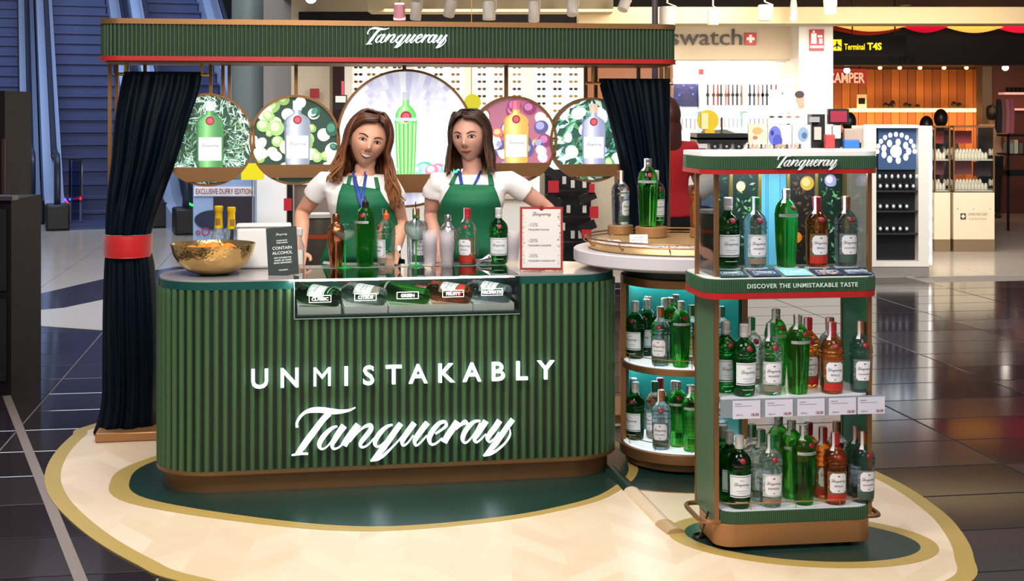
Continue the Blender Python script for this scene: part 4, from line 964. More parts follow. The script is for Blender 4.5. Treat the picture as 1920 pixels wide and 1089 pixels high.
def add_hand(b, w, d, nrm, side, s=1.0, curl=.25):
    w = Vector(w); d = Vector(d).normalized(); n = Vector(nrm); n = (n-d*n.dot(d)).normalized(); r = d.cross(n)*side
    M_ = Matrix((tuple(r)+(0,), tuple(d)+(0,), tuple(n)+(0,), (0, 0, 0, 1))).transposed(); M_ = Matrix.Translation(w) @ M_
    b.ell((0, .042*s, 0), (.037*s, .048*s, .014*s), 16, 10, M_)
    for i, (x, L_, r0) in enumerate(((-.028, .060, .0080), (-.010, .070, .0085), (.009, .066, .0083), (.026, .050, .0072))):
        c = curl; p = [(x*s, .06*s, .001)]; a = -.05; st = (x*s, .082*s, 0)
        pts = [p[0], st]; q = Vector(st)
        for k in range(3):
            a -= c*(1+.4*k); q = q+Vector((x*.12, cos(a), sin(a)))*(L_*s*(.42, .32, .26)[k]); pts.append(tuple(q))
        b.tube(pts, [r0*s*1.05, r0*s*1.05, r0*s, r0*s*.9, r0*s*.72], 8, M=M_)
    b.tube([(-.028*s, .018*s, -.002), (-.048*s, .04*s, -.006), (-.054*s, .066*s, -.010), (-.052*s, .084*s, -.014)], [.013*s, .0115*s, .010*s, .007*s], 8, M=M_)
def skin_mat(name, c):
    m = mat(name, c, .48, noise=.05, nscale=18, bump=.05); b = m.node_tree.nodes['Principled BSDF']
    b.inputs['Subsurface Weight'].default_value = .12; b.inputs['Subsurface Radius'].default_value = (.02, .008, .004); b.inputs['Subsurface Scale'].default_value = .4
    return m
def person(label, px, Y, rz=0, J={}, skin='c98f76', shirt='eeeae6', trousers='1c1c24', hairf=None, face=None, vox=.0045, apron=None, sleeve=.55, group=None, shoes=True, sc=1, px_only=None):
    loc = (px if px_only is not None else (px-CX)*Y/F, Y, .006)
    root = thing('person', label, 'person', loc, rz, group); root.scale = (sc, sc, sc)
    g = dict(head=(0, -.012, 1.492), hr=0, hy=0, hn=0, neck=(0, 0, 1.34), tilt=0,
             sl=(-.165, .0, 1.295), el=(-.20, .05, 1.06), wl=(-.2, -.03, .84), dl=(0, -.1, -1), nl=(-1, 0, 0),
             sr=(.165, .0, 1.295), er=(.20, .05, 1.06), wr=(.2, -.03, .84), dr=(0, -.1, -1), nr=(1, 0, 0), curl=.25, sx=0)
    g.update(J)
    nk = Vector(g['neck']); hd = Vector(g['head']); MH = T(*hd) @ Euler((g['hn'], g['hr'], g['hy'])).to_matrix().to_4x4() @ Matrix.Scale(g.get('hs', 1.0), 4)
    cxf = lambda z: nk.x*max(0, min(1, (z-.9)/.44)); cyf = lambda z: nk.y*max(0, min(1, (z-.9)/.44))
    shw = (Vector(g['sr']).x-Vector(g['sl']).x)/2; scx = (Vector(g['sr']).x+Vector(g['sl']).x)/2; shz = (g['sr'][2]+g['sl'][2])/2
    def trows(o=0):
        R_ = [(.80, .150, .110, 0), (.88, .168, .118, 0), (.95, .150, .105, 0), (1.03, .126, .092, 0), (1.10, .132, .100, -.008), (1.17, .148, .118, -.022), (1.23, .150, .108, -.014), (shz-.02, shw*.93, .086, 0), (shz+.012, shw*.78, .066, .005), (shz+.034, shw*.45, .052, .008), (shz+.052, .055, .045, .006)]
        return [(z, cxf(z)+(scx-cxf(z))*(1 if z > shz-.05 else max(0, (z-1.1)/.2))*.6, cyf(z)+cy, rx+o, ry+o) for z, rx, ry, cy in R_]
    b = B(); loft(b, trows())
    b.tube([nk-Vector((0, -.01, .05)), nk+Vector((0, .005, .01)), hd+Vector((0, .02, -.06)), hd+Vector((0, .02, -.02))], [.056, .047, .046, .045], 20)
    for s_, e_, w_, dd, nn, sd in (('sl', 'el', 'wl', 'dl', 'nl', 1), ('sr', 'er', 'wr', 'dr', 'nr', -1)):
        S_, E_, W_ = Vector(g[s_]), Vector(g[e_]), Vector(g[w_])
        inn_ = Vector((scx, 0, shz-.01)); b.tube([S_.lerp(inn_, .5), S_, S_.lerp(E_, .35), S_.lerp(E_, .75), E_, E_.lerp(W_, .3), E_.lerp(W_, .7), W_, W_+Vector(g[dd]).normalized()*.02], [.05, .05, .045, .038, .036, .037, .030, .024, .023], 18)
        add_hand(b, W_+Vector(g[dd]).normalized()*.005, g[dd], g[nn], sd, .92, g['curl'])
    for s_ in (-1, 1):
        x = s_*.085; b.tube([(x, 0, .84), (x*1.05, -.005, .65), (x*1.0, -.01, .47), (x, .01, .30), (x, .015, .09)], [.082, .072, .052, .048, .034], 18)
        b.ell((x, -.05, .04), (.042, .11, .036))
    fn = head_fn(1 if face == 'smile' else 0)
    hb = B(); hb.ell((0, 0, 0), (.0765, .093, .112), 72, 56, None, None, fn)
    for s_ in (-1, 1): hb.ell((s_*.0765, .012, -.012), (.0075, .018, .030), 14, 10, T(0, 0, 0))
    b.add(hb.v, hb.f, MH)
    body_ = obj('body', remesh(b, vox, 2), skin_mat('skin_'+skin, skin), root)
    # shirt
    b = B(); loft(b, [r for r in trows(.012)][1:-1]+[(shz+.040, nk.x*.9+.1*scx, .004+nk.y, .062, .052)])
    for s_, e_ in (('sl', 'el'), ('sr', 'er')):
        S_, E_ = Vector(g[s_]), Vector(g[e_]); q = S_.lerp(E_, sleeve); i_ = Vector((scx, 0, shz-.015))
        b.tube([S_.lerp(i_, .5), S_+Vector((0, 0, -.002)), S_.lerp(E_, sleeve*.5), q], [.058, .057, .057, .056 if sleeve < .8 else .046], 20)
    if True:
        shm = remesh(b, max(vox*1.4, .007), 3)
        obj('t_shirt', shm, mat('cotton_'+shirt, shirt, .8, noise=.04, nscale=7, bump=1.0), root, label='plain short-sleeved top')
    # trousers, shoes
    b = B(); loft(b, [(.78, 0, 0, .160, .120), (.86, 0, 0, .176, .126), (.93, 0, 0, .168, .118), (.97, 0, 0, .152, .108)])
    for s_ in (-1, 1):
        x = s_*.085; b.tube([(x, 0, .86), (x*1.05, -.005, .65), (x*1.0, -.01, .47), (x, .01, .30), (x, .012, .07)], [.088, .080, .062, .056, .05], 18)
    obj('trousers', remesh(b, max(vox*2, .01), 3), mat('cloth_'+trousers, trousers, .85, noise=.05, bump=.2), root)
    if shoes:
        for s_ in (-1, 1):
            sh = B().ell((s_*.085, -.045, .04), (.047, .125, .042)).box(s_*.085-.04, s_*.085+.04, -.15, .07, .0, .02); obj('shoe', remesh(sh, .008, 2), mat('black_leather', '17161a', .4), root)
    if face:
        hv = bvh(hb.mesh('h', None, 0))
        def dec(name, top, bot, m, off=.0012, n=16, k=3, par=None, **kw):      # patch between two curves in face coordinates
            t = catmull(top, 6); q = catmull(bot, 6); v = []; f = []
            N_ = min(len(t), len(q))
            for j in range(k+1):
                for i in range(N_):
                    x = t[i][0]+(q[i][0]-t[i][0])*j/k; z = t[i][1]+(q[i][1]-t[i][1])*j/k
                    h = hv.ray_cast(Vector((x, -.3, z)), Vector((0, 1, 0)))[0]; y = (h.y if h else -.07)-off; v.append((x, y, z))
            for j in range(k):
                for i in range(N_-1): f.append((j*N_+i, (j+1)*N_+i, (j+1)*N_+i+1, j*N_+i+1))
            o = obj(name, B().add(v, f, MH), m, par or root, 180, **kw); md = o.modifiers.new('t', 'SOLIDIFY'); md.thickness = .0008; return o
        for s_ in (-1, 1):
            cx = s_*.0315; sq = .82 if face == 'smile' else 1.0
            e = dec('eye', [(cx-.0145, -.001), (cx-.007, .0045*sq), (cx, .0060*sq), (cx+.008, .0045*sq), (cx+.0145, 0)], [(cx-.0145, -.001), (cx-.007, -.0040*sq), (cx, -.0048*sq), (cx+.008, -.0040*sq), (cx+.0145, 0)], mat('eye_white', 'd9cfc8', .25), .0010)
            dec('iris', [(cx-.0062, 0), (cx-.004, .0042*sq), (cx, .0056*sq), (cx+.004, .0042*sq), (cx+.0062, 0)], [(cx-.0062, 0), (cx-.004, -.0040*sq), (cx, -.0046*sq), (cx+.004, -.0040*sq), (cx+.0062, 0)], mat('dark_brown_iris', '1e110c', .15), .0018, par=e)
            dec('eyelashes', [(cx-.017, .0005), (cx-.008, .0078*sq), (cx, .0092*sq), (cx+.009, .0078*sq), (cx+.017, .0018)], [(cx-.0155, -.002), (cx-.007, .0040*sq), (cx, .0055*sq), (cx+.008, .0040*sq), (cx+.0155, -.001)], mat('dark_lashes', '2b1a16', .6), .0020, par=e)
            dec('eyelashes', [(cx-.0145, -.0016), (cx, -.0046*sq), (cx+.0145, -.001)], [(cx-.014, -.0030), (cx, -.0064*sq), (cx+.014, -.0025)], mat('soft_lash_line', '6a3f34', .6), .0016, par=e)
            dec('eyebrow', [(cx-s_*.019, .0165), (cx-s_*.008, .0235), (cx+s_*.006, .0255), (cx+s_*.021, .0195)], [(cx-s_*.018, .0115), (cx-s_*.008, .0180), (cx+s_*.006, .0212), (cx+s_*.021, .0180)], mat('brown_eyebrow', '3d241a', .8), .0014)
            dec('nostril', [(s_*.0085-.0035, -.0435), (s_*.0085, -.0415), (s_*.0085+.0035, -.0435)], [(s_*.0085-.003, -.0450), (s_*.0085, -.0455), (s_*.0085+.003, -.0450)], mat('nostril_shadow', '5a2a20', .8), .0012)
        if face == 'smile':
            dec('lips', [(-.027, -.0575), (-.012, -.0560), (0, -.0575), (.012, -.0560), (.027, -.0575)], [(-.027, -.0590), (-.012, -.0720), (0, -.0755), (.012, -.0720), (.027, -.0590)], mat('rose_lips', 'b0484a', .35), .0014)
            dec('teeth', [(-.0225, -.0590), (-.010, -.0600), (0, -.0608), (.010, -.0600), (.0225, -.0590)], [(-.0225, -.0597), (-.010, -.0680), (0, -.0702), (.010, -.0680), (.0225, -.0597)], mat('teeth_white', 'f2ece4', .25), .0026)
            for s_ in (-1, 1): dec('smile_line', [(s_*.021, -.038), (s_*.030, -.048), (s_*.034, -.060)], [(s_*.0225, -.038), (s_*.0318, -.048), (s_*.0352, -.060)], mat('skin_fold', 'a8644e', .6), .0006)
        else:
            dec('lips', [(-.024, -.0625), (-.010, -.0590), (0, -.0602), (.010, -.0590), (.024, -.0605)], [(-.024, -.0635), (-.010, -.0700), (0, -.0722), (.010, -.0700), (.024, -.0615)], mat('muted_lips', 'a8544c', .4), .0014)
            dec('lip_line', [(-.025, -.0620), (-.010, -.0645), (0, -.0645), (.010, -.0645), (.026, -.0600)], [(-.025, -.0632), (-.010, -.0660), (0, -.0662), (.010, -.0660), (.026, -.0610)], mat('lip_line_dark', '6a2a26', .5), .0024)
    # hair
    if hairf:
        o = obj('hair', hairf(MH, Vector(g['neck'])), mat('hair', 'ffffff', .42, attr=True, spec=.45, noise=.25, nscale=60), root, 180)
    if apron:
        sv = bvh(shm)
        def cloth(name, rows, m, off=.007, nc=16, th=.003, par=None, **kw):   # rows: (z_left, x_left, z_right, x_right)
            rows = catmull(rows, 4); v = []; n = nc+1; last = [None]*n
            for a in rows:
                ys = []
                for i in range(n):
                    t = i/nc; x = a[1]+(a[3]-a[1])*t; z = a[0]+(a[2]-a[0])*t; h = sv.ray_cast(Vector((x, -1, z)), Vector((0, 1, 0)))[0]; ys.append(h.y-off if h else None)
                for i in range(n):
                    if ys[i] is None:
                        c = [(abs(j-i), ys[j]) for j in range(n) if ys[j] is not None]; ys[i] = (min(c)[1]+.012*min(c)[0]) if c else (last[i] if last[i] is not None else -.06)
                ys = [ys[0]]+[(ys[i-1]+ys[i]*2+ys[i+1])/4 for i in range(1, n-1)]+[ys[-1]]
                last = ys
                for i in range(n): t = i/nc; v.append((a[1]+(a[3]-a[1])*t, ys[i], a[0]+(a[2]-a[0])*t))
            m_ = len(rows); f = [(j*n+i, (j+1)*n+i, (j+1)*n+i+1, j*n+i+1) for j in range(m_-1) for i in range(n-1)]
            o = obj(name, B().add(v, f), m, par or root, 180, **kw); md = o.modifiers.new('t', 'SOLIDIFY'); md.thickness = th; return o
        apron(cloth, root)
    return root
def lock_hair(cfg):
    def f(MH, nk):
        rg = random.Random(cfg['seed']); b = B()
        e = B(); cc = cfg['root']
        def capfn(q, d):
            x, y, z = q; hl = cfg.get('hl', .066)+.012-1.0*max(0, abs(x)-.035)
            if y < -.005 and z < hl+ (0 if y < -.05 else -1.2*(y+.05)): 
                k = .80; return (x*k, y*k+.012, z*k)
            return q
        e.ell((0, .008, .006), (.0805, .099, .1155), 48, 32, None, cc, capfn); b.add(e.v, e.f, MH, cc)
        for i in range(cfg['n']):
            u = (i+.5)/cfg['n']; phi = cfg['f0']+(2*pi-cfg['f0']-cfg['f1'])*u+rg.uniform(-.04, .04); side = 1 if sin(phi) > 0 else -1
            front = max(0, cos(phi)); bulge = rg.uniform(.0, .012)+cfg.get('vol', 0)
            py = -.062+.10*min(1, abs(phi-pi if False else (1-cos(phi))/2)); pts = [MH @ Vector((cfg['part'], py, .1165+.004))]
            for el in (68, 48, 28, 8, -12):
                el = R(el); pts.append(MH @ Vector((sin(phi)*cos(el)*(.0805+bulge), -cos(phi)*cos(el)*(.098+bulge)+.006, sin(el)*(.115+bulge))))
            p = pts[-1].copy(); L_ = cfg['len'](phi)*rg.uniform(.86, 1.06); o_ = Vector((sin(phi), -cos(phi)*.8, 0)); ph = rg.uniform(0, 6); amp = cfg['wave']
            nseg = 7
            for k in range(1, nseg+1):
                t = k/nseg; q = p+Vector((0, 0, -L_*t))+o_*(cfg['flare']*t+amp*sin(t*cfg['freq']+ph)*t)+Vector((amp*.7*sin(t*5+ph*2), 0, 0))*t
                dd = Vector((q.x-nk.x, q.y-nk.y, 0))
                if q.z < nk.z+.0 and dd.length < .09: q += dd.normalized()*(.09-dd.length)*.8
                if q.z < nk.z-.02 and cos(phi) > -.2: q.y = min(q.y, -.075)
                pts.append(q)
            pts = [Vector(x) for x in catmull([tuple(x) for x in pts], 2)]; m = len(pts); wd = rg.uniform(*cfg['w'])
            rad = [wd*(.55+.45*min(1, 4*j/m))*(1 if j < m*.75 else max(.12, 1-(j-m*.75)/(m*.25)*.9)) for j in range(m)]
            st = len(b.c); b.tube(pts, rad, 6, flat=.45, col='000000', up=(.01, .02, 1)) if False else b.tube(pts, rad, 6, flat=.55, col='000000')
            hl = rg.random()
            for j in range(m-1):
                t = j/(m-1); c = mixc(cfg['root'], cfg['mid'], min(1, t*1.6)); c = mixc(c, cfg['tip'], max(0, (t-.5)*1.8)*(.5+.5*hl)); c = mixc(c, cfg['tip'], .35*hl*(1 if i % 3 == 0 else .2))
                for q in range(6): b.c[st+j*6+q] = c
            b.c[-1] = b.c[-3]; b.c[-2] = cfg['root']
        for s_ in (-1, 1):                      # front strands swept from the parting over the temples
            nf = cfg.get('nf', 22)
            for i in range(nf):
                u = i/(nf-1); j_ = rg.uniform(-.004, .004); o2 = .004+rg.uniform(0, .006)
                top = cfg.get('hl', .066)
                pts = [(cfg['part']+s_*.002, -.088+.065*u, .088+.026*u+o2), (cfg['part']+s_*.022, -.089+.05*u-o2*.5, .086+.026*u*(1-.2)+j_), (s_*(.045+.01*u), -.076+.045*u-o2, top+.006+.030*u), (s_*(.068+.005*u)+s_*o2, -.050+.05*u, top-.030+.028*u), (s_*(.0805+o2), -.020+.045*u, .0-.01*u), (s_*(.082+o2), -.012+.04*u, -.045)]
                pts = [MH @ Vector(q) for q in pts]; p = pts[-1].copy(); L_ = cfg['len'](s_*1.2)*rg.uniform(.75, 1.0); ph = rg.uniform(0, 6)
                for k in range(1, 7):
                    t = k/6; q = p+Vector((s_*cfg['flare']*t*.6, -.03*t, -L_*t))+Vector((cfg['wave']*sin(t*cfg['freq']+ph)*t, -cfg['wave']*.5*cos(t*cfg['freq']+ph)*t, 0))
                    if q.z < nk.z: q.y = min(q.y, -.08)
                    pts.append(q)
                pts = catmull([tuple(x) for x in pts], 2); m = len(pts); wd = rg.uniform(*cfg['w'])*.8; st = len(b.c)
                b.tube(pts, [wd*(.5+.5*min(1, 5*j/m))*(1 if j < m*.75 else max(.12, 1-(j-m*.75)/(m*.25)*.9)) for j in range(m)], 6, flat=.55, col=cfg['root']); hl = rg.random()
                for j in range(m-1):
                    t = j/(m-1); c = mixc(mixc(cfg['root'], cfg['mid'], min(1, .25+t*1.6*hl)), cfg['tip'], max(0, (t-.5)*1.6)*(.4+.6*hl))
                    if i % 4 == 1: c = mixc(c, cfg['tip'], .3)
                    for q in range(6): b.c[st+j*6+q] = c
        return b
    return f
M_APRON = mat('green_apron_cotton', '0c6a44', .7, noise=.06, nscale=6, bump=.25)
M_LANY = mat('blue_lanyard', '1f3f9a', .6, noise=.05)
# left woman
sL = F/6.66
def xl(px): return (px-672)/sL
def zl(py): return H-.006-(py-CY)/sL
def apronL(cloth, root):
    a = cloth('apron', [(zl(342), xl(646), zl(353), xl(716)), (zl(362), xl(641), zl(372), xl(727)), (zl(385), xl(637), zl(390), xl(738)), (zl(412), xl(631), zl(412), xl(745)), (zl(450), xl(616), zl(450), xl(751)), (zl(497), xl(600), zl(497), xl(752)), (.76, xl(598), .76, xl(752)), (.62, xl(600), .62, xl(750))], M_APRON, .009, 24, label='green bib apron')
    cloth('apron_strap', [(zl(344), xl(654), zl(345), xl(661)), (zl(335), xl(655), zl(335), xl(662)), (zl(325), xl(657), zl(325), xl(664))], M_APRON, .008, 3)
    cloth('apron_strap', [(zl(352), xl(708), zl(353), xl(716)), (zl(342), xl(706), zl(342), xl(713)), (zl(332), xl(703), zl(332), xl(710))], M_APRON, .008, 3)
    cloth('lanyard', [(zl(322), xl(663), zl(320), xl(668)), (zl(340), xl(666), zl(338), xl(673)), (zl(360), xl(674), zl(358), xl(682)), (zl(384), xl(681), zl(384), xl(688))], M_LANY, .015, 3, .002)
    cloth('lanyard', [(zl(320), xl(686), zl(322), xl(691)), (zl(340), xl(685), zl(342), xl(690)), (zl(360), xl(684), zl(360), xl(690)), (zl(384), xl(684), zl(384), xl(690))], M_LANY, .015, 3, .002)
    obj('necklace', B().tube([(xl(671), -.075, zl(325)), (xl(675), -.115, zl(340)), (xl(678), -.122, zl(344)), (xl(681), -.115, zl(338)), (xl(686), -.075, zl(325))], .0012, 6), M_WIRE, root)
    MH = T(*JL['head']) @ Euler((JL['hn'], JL['hr'], JL['hy'])).to_matrix().to_4x4()
    obj('earring', B().ell((-.078, .0, -.036), (.0055, .0055, .0055), 12, 8, MH), mat('pearl', 'f2ece6', .2, spec=.8), root)
    w = Vector(JL['wr']); obj('wristwatch', B().lathe([(.027, -.012), (.0285, 0), (.027, .012)], 24, T(w.x, w.y, w.z+.012, rx=.7)), M_CHROME, root)
JL = dict(hs=1.13, head=(xl(692), -.035, zl(262.5)), hr=.25, hy=.20, hn=.03, neck=(xl(684), -.005, zl(316)), sl=(xl(606), .0, zl(342)), el=(xl(562), .07, zl(402)), wl=(xl(572), -.12, .945), dl=(.05, -1, -.28), nl=(0, -.25, 1),
          sr=(xl(733), .0, zl(347)), er=(xl(750), .05, zl(420)), wr=(xl(745), -.13, .945), dr=(-.05, -1, -.28), nr=(0, -.25, 1), curl=.1)
hairL = lock_hair(dict(seed=3, n=160, f0=1.05, f1=1.15, part=.016, len=lambda p: .20+.06*(1 if sin(p) > 0 else -.2), flare=.055, wave=.020, freq=8.5, w=(.010, .016), root='3a1d12', mid='6e3c20', tip='b07a48', vol=.010, hl=.070))
person('smiling woman with long wavy auburn hair, white T-shirt and green apron, head tilted', 672, 6.66, 0, JL, 'dca287', 'f0ecea', hairf=hairL, face='smile', apron=apronL, sleeve=.46)
sR = F/6.78
def xr(px): return (px-882)/sR
def zr(py): return H-.006-(py-CY)/sR
def apronR(cloth, root):
    a = cloth('apron', [(zr(343), xr(847), zr(345), xr(925)), (zr(352), xr(842), zr(354), xr(930)), (zr(375), xr(829), zr(377), xr(938)), (zr(400), xr(820), zr(402), xr(941)), (zr(430), xr(822), zr(430), xr(938)), (zr(500), xr(824), zr(500), xr(940)), (.76, xr(824), .76, xr(940)), (.62, xr(824), .62, xr(940))], M_APRON, .009, 24, label='green bib apron')
    cloth('apron_strap', [(zr(345), xr(843), zr(344), xr(853)), (zr(335), xr(848), zr(334), xr(856)), (zr(324), xr(853), zr(323), xr(861))], M_APRON, .008, 4)
    cloth('apron_strap', [(zr(346), xr(917), zr(347), xr(927)), (zr(330), xr(915), zr(331), xr(924)), (zr(318), xr(911), zr(318), xr(919))], M_APRON, .008, 4)
    cloth('lanyard', [(zr(320), xr(859), zr(318), xr(864)), (zr(332), xr(861), zr(330), xr(867)), (zr(344), xr(864), zr(343), xr(870))], M_LANY, .012, 3, .002)
    cloth('lanyard', [(zr(318), xr(901), zr(320), xr(905)), (zr(332), xr(894), zr(334), xr(898)), (zr(344), xr(888), zr(345), xr(892))], M_LANY, .012, 3, .002)
JR = dict(hs=1.10, head=(xr(881), -.022, zr(255.5)), hr=-.04, hy=-.24, hn=.02, neck=(xr(886), 0, zr(318)), sl=(xr(816), .0, zr(343)), el=(xr(807), .05, zr(405)), wl=(xr(822), -.10, .945), dl=(.1, -1, -.28), nl=(0, -.25, 1),
          sr=(xr(957), .0, zr(341)), er=(xr(1028), .05, zr(392)), wr=(xr(1004), -.10, .945), dr=(-.1, -1, -.28), nr=(0, -.25, 1), curl=.1)
hairR = lock_hair(dict(seed=8, n=130, f0=1.05, f1=1.05, part=-.012, len=lambda p: .14, flare=.022, wave=.005, freq=5, w=(.009, .014), root='251510', mid='3d241a', tip='8a6242', vol=.001, hl=.074))
person('woman with straight dark brown hair, white T-shirt and green apron, arm propped out', 882, 6.78, 0, JR, 'd29c88', 'f0ecea', hairf=hairR, face='calm', apron=apronR, sleeve=.42)
# ---------------------------------------------------------------- things on the bar
def CP(px, v, z=.9035): u = CU(px, v); return C(u, v, z)
ZC = .9035
M_CLEAR = glass('thin_clear_glass', 'f4fafa', 'eef6f6', .55, .0, 1.25)
# hammered bowl with oranges
bp_ = CP(400, .22)
bw = thing('fruit_bowl', 'hammered gold bowl filled with oranges on the left end of the bar', 'bowl', tuple(bp_))
def bprof(o=0): return [(.0, .0+o), (.06, .0+o), (.105-o*.3, .014+o*.8), (.145-o*.7, .045+o*.4), (.170-o, .085), (.181-o, .125), (.1835-o, .134)]
m = mat('hammered_gold', 'dcb878', .2, metal=1, noise=.08, nscale=12)
N_ = m.node_tree.nodes; L_ = m.node_tree.links; vo = N_.new('ShaderNodeTexVoronoi'); vo.inputs['Scale'].default_value = 75; tcn = N_.new('ShaderNodeTexCoord'); L_.new(tcn.outputs['Object'], vo.inputs['Vector'])
bn = N_.new('ShaderNodeBump'); bn.inputs['Strength'].default_value = .6; bn.inputs['Distance'].default_value = .002; L_.new(vo.outputs[0], bn.inputs['Height']); L_.new(bn.outputs[0], N_['Principled BSDF'].inputs['Normal'])
obj('bowl_shell', B().lathe(bprof()+bprof(.004)[::-1], 72), m, bw, 50)
M_OR = mat('orange_peel', 'f07f14', .5, noise=.06, bump=.12, nscale=60)
of = B().ell((0, 0, 0), (.04, .04, .037), 24, 16).lathe([(.003, .036), (.004, .0385), (.0, .039)], 8)
om = of.mesh('orange', M_OR, 60)
for i, (x, y, lab) in enumerate(((-.085, -.04, 'orange at the left front of the gold bowl'), (.0, -.09, 'orange at the front middle of the gold bowl'), (.085, -.03, 'orange at the right front of the gold bowl'), (-.05, .06, 'orange at the back left of the gold bowl'), (.05, .07, 'orange at the back right of the gold bowl'), (0, -.005, 'topmost orange in the middle of the gold bowl'))):
    obj('orange', om, None, None, loc=(bp_.x+x, bp_.y+y, bp_.z+.092+(.012 if i == 5 else 0)), label=lab, category='orange', group='oranges in the gold bowl')
# tonic bottles with yellow foil
def tonic():
    t = thing('tonic_bottle', 'x', 'bottle')
    obj('glass_body', B().lathe([(0, 0), (.026, 0), (.029, .004), (.029, .09), (.024, .115), (.014, .14), (.0125, .175), (0, .176)], 24), M_CLEAR, t, 50)
    obj('foil', B().lathe([(.0150, .138), (.0132, .165), (.0128, .195), (.0150, .197), (.0150, .212), (.012, .214), (0, .214)], 20), mat('yellow_foil', 'e8c21c', .35, metal=.3, noise=.1), t, 50)
    b = B(); patch(b, [(0, 0), (.0155, .12), (.0155, .2)], -.009, .009, .150, .172, .0004, '8a6a20', 6, 2); obj('label', b, M_PRINT, t, 60); return Proto(t)
tp = tonic()
tp.place(CP(410, .46), 0, 'left of the two yellow-foiled tonic bottles behind the gold bowl', 'tonic bottles', sc=1.32)
tp.place(CP(434, .44), .4, 'right of the two yellow-foiled tonic bottles behind the gold bowl', 'tonic bottles', sc=1.30)
jg = thing('glass_jug', 'clear glass jug behind the gold bowl', 'jug', tuple(CP(448, .47)))
obj('jug_body', B().lathe([(0, 0), (.05, 0), (.052, .004), (.046, .10), (.038, .16), (.040, .185), (.038, .185), (.036, .16), (.044, .10), (.049, .006), (0, .005)], 36), M_PANE, jg, 60)
jg['label'] = 'clear glass jug behind the gold bowl'
# white cool box
wb = CP(497, .44); cbx = thing('cool_box', 'plain white box on the back of the bar beside the bowl', 'box', tuple(wb), YAW)
obj('box', B().box(-.125, .115, -.04, .065, 0, .185), M_WHITE, cbx, bev=.012); obj('lid', B().box(-.128, .118, -.043, .068, .186, .20), mat('white_lid', 'f4f3f1', .3), cbx, bev=.006)
# dark notice card
a = CP(532, .13); nc = thing('notice_card', 'dark leaning notice card reading contain alcohol in white', 'sign', tuple(a), YAW-.12)
MT = T(0, 0, 0, rx=-.16, ry=-.075); obj('card', B().box(-.066, .066, -.003, .003, .0, .208, MT), mat('charcoal_card', '26302f', .45), nc, 0)
obj('easel_back', B().box(-.02, .02, .003, .006, 0, .17, T(0, .035, 0, rx=.03)), M_DARK, nc, 0)
MW = mat('white_ink', 'dfe6e2', .5)
v, f = logo(.05, 0, 2); obj('logo', B().add(v, f, MT @ T(0, -.0036, .176)), MW, nc, 0)
for s_, sz, z in (('PLEASE NOTE', .0075, .148), ('THESE DRINKS', .0075, .138), ('CONTAIN', .0185, .112), ('ALCOHOL', .0185, .091), ('NOT SUITABLE FOR', .0085, .073), ('UNDER 18S. PLEASE', .0085, .062), ('DRINK RESPONSIBLY', .0085, .051), ('TANQUERAY', .007, .02)):
    v, f = text(s_, sz, 0, .0002); obj('lettering', B().add(v, f, MT @ T(0, -.0036, z)), MW, nc, 0)
# price board with red border
a = CP(1015, .10); pb = thing('price_board', 'white discount board with red border in a clear stand on the bar', 'sign', tuple(a), YAW-.08)
MT = T(0, 0, 0, rx=-.08, ry=.01); hw, hh = .096, .285
obj('stand', B().box(-hw-.004, hw+.004, .003, .006, 0, hh+.004, MT).box(-hw, hw, -.03, .05, 0, .004), M_PANE, pb, 0)
obj('border', B().box(-hw, hw, -.003, .003, .004, hh, MT), mat('brick_red_card', 'a0282c', .45), pb, 0)
b = B().box(-hw+.010, hw-.010, -.0042, -.003, .014, hh-.010, MT, 'dcd8d6'); rg = random.Random(2)
for k in range(90):
    s_ = rg.choice((-1, 1)); x = s_*(hw-.012-abs(rg.gauss(0, .006))); z = rg.uniform(.03, hh-.02); L_ = rg.uniform(.002, .005); t = rg.random()*3
    b.add([(x-L_*cos(t), -.0046, z-L_*sin(t)), (x+L_*.5*sin(t), -.0046, z-L_*.5*cos(t)), (x+L_*cos(t), -.0046, z+L_*sin(t)), (x-L_*.5*sin(t), -.0046, z+L_*.5*cos(t))], [(0, 1, 2, 3)], MT, rg.choice(['7a8a5a', 'a8b088', 'd89050', 'c8b878', '8a7a60']))
obj('sheet', b, M_PRINT, pb, 0)
v, f = logo(.085, 0, 2); obj('logo', B().add(v, f, MT @ T(0, -.0050, hh-.035), '3a3a40'), M_PRINT, pb, 0)
for s_, sz, z, al in (('-15%', .022, .198, 'LEFT'), ('TANQUERAY ROYALE', .0095, .180, 'LEFT'), ('-20%', .022, .128, 'LEFT'), ('TANQUERAY RANGPUR', .0095, .110, 'LEFT'), ('-30%', .022, .060, 'LEFT'), ('TANQUERAY LONDON DRY', .0095, .042, 'LEFT')):
    v, f = text(s_, sz, 0, .0002, align=al); obj('lettering', B().add(v, f, MT @ T(-.060, -.0050, z), '5a5a60' if sz < .02 else '8a8a8e'), M_PRINT, pb, 0)
obj('seal', B().lathe([(0, 0), (.011, 0), (.010, .002), (0, .0025)], 20, MT @ T(0, -.004, hh-.006, rx=pi/2)), M_SEAL, pb)
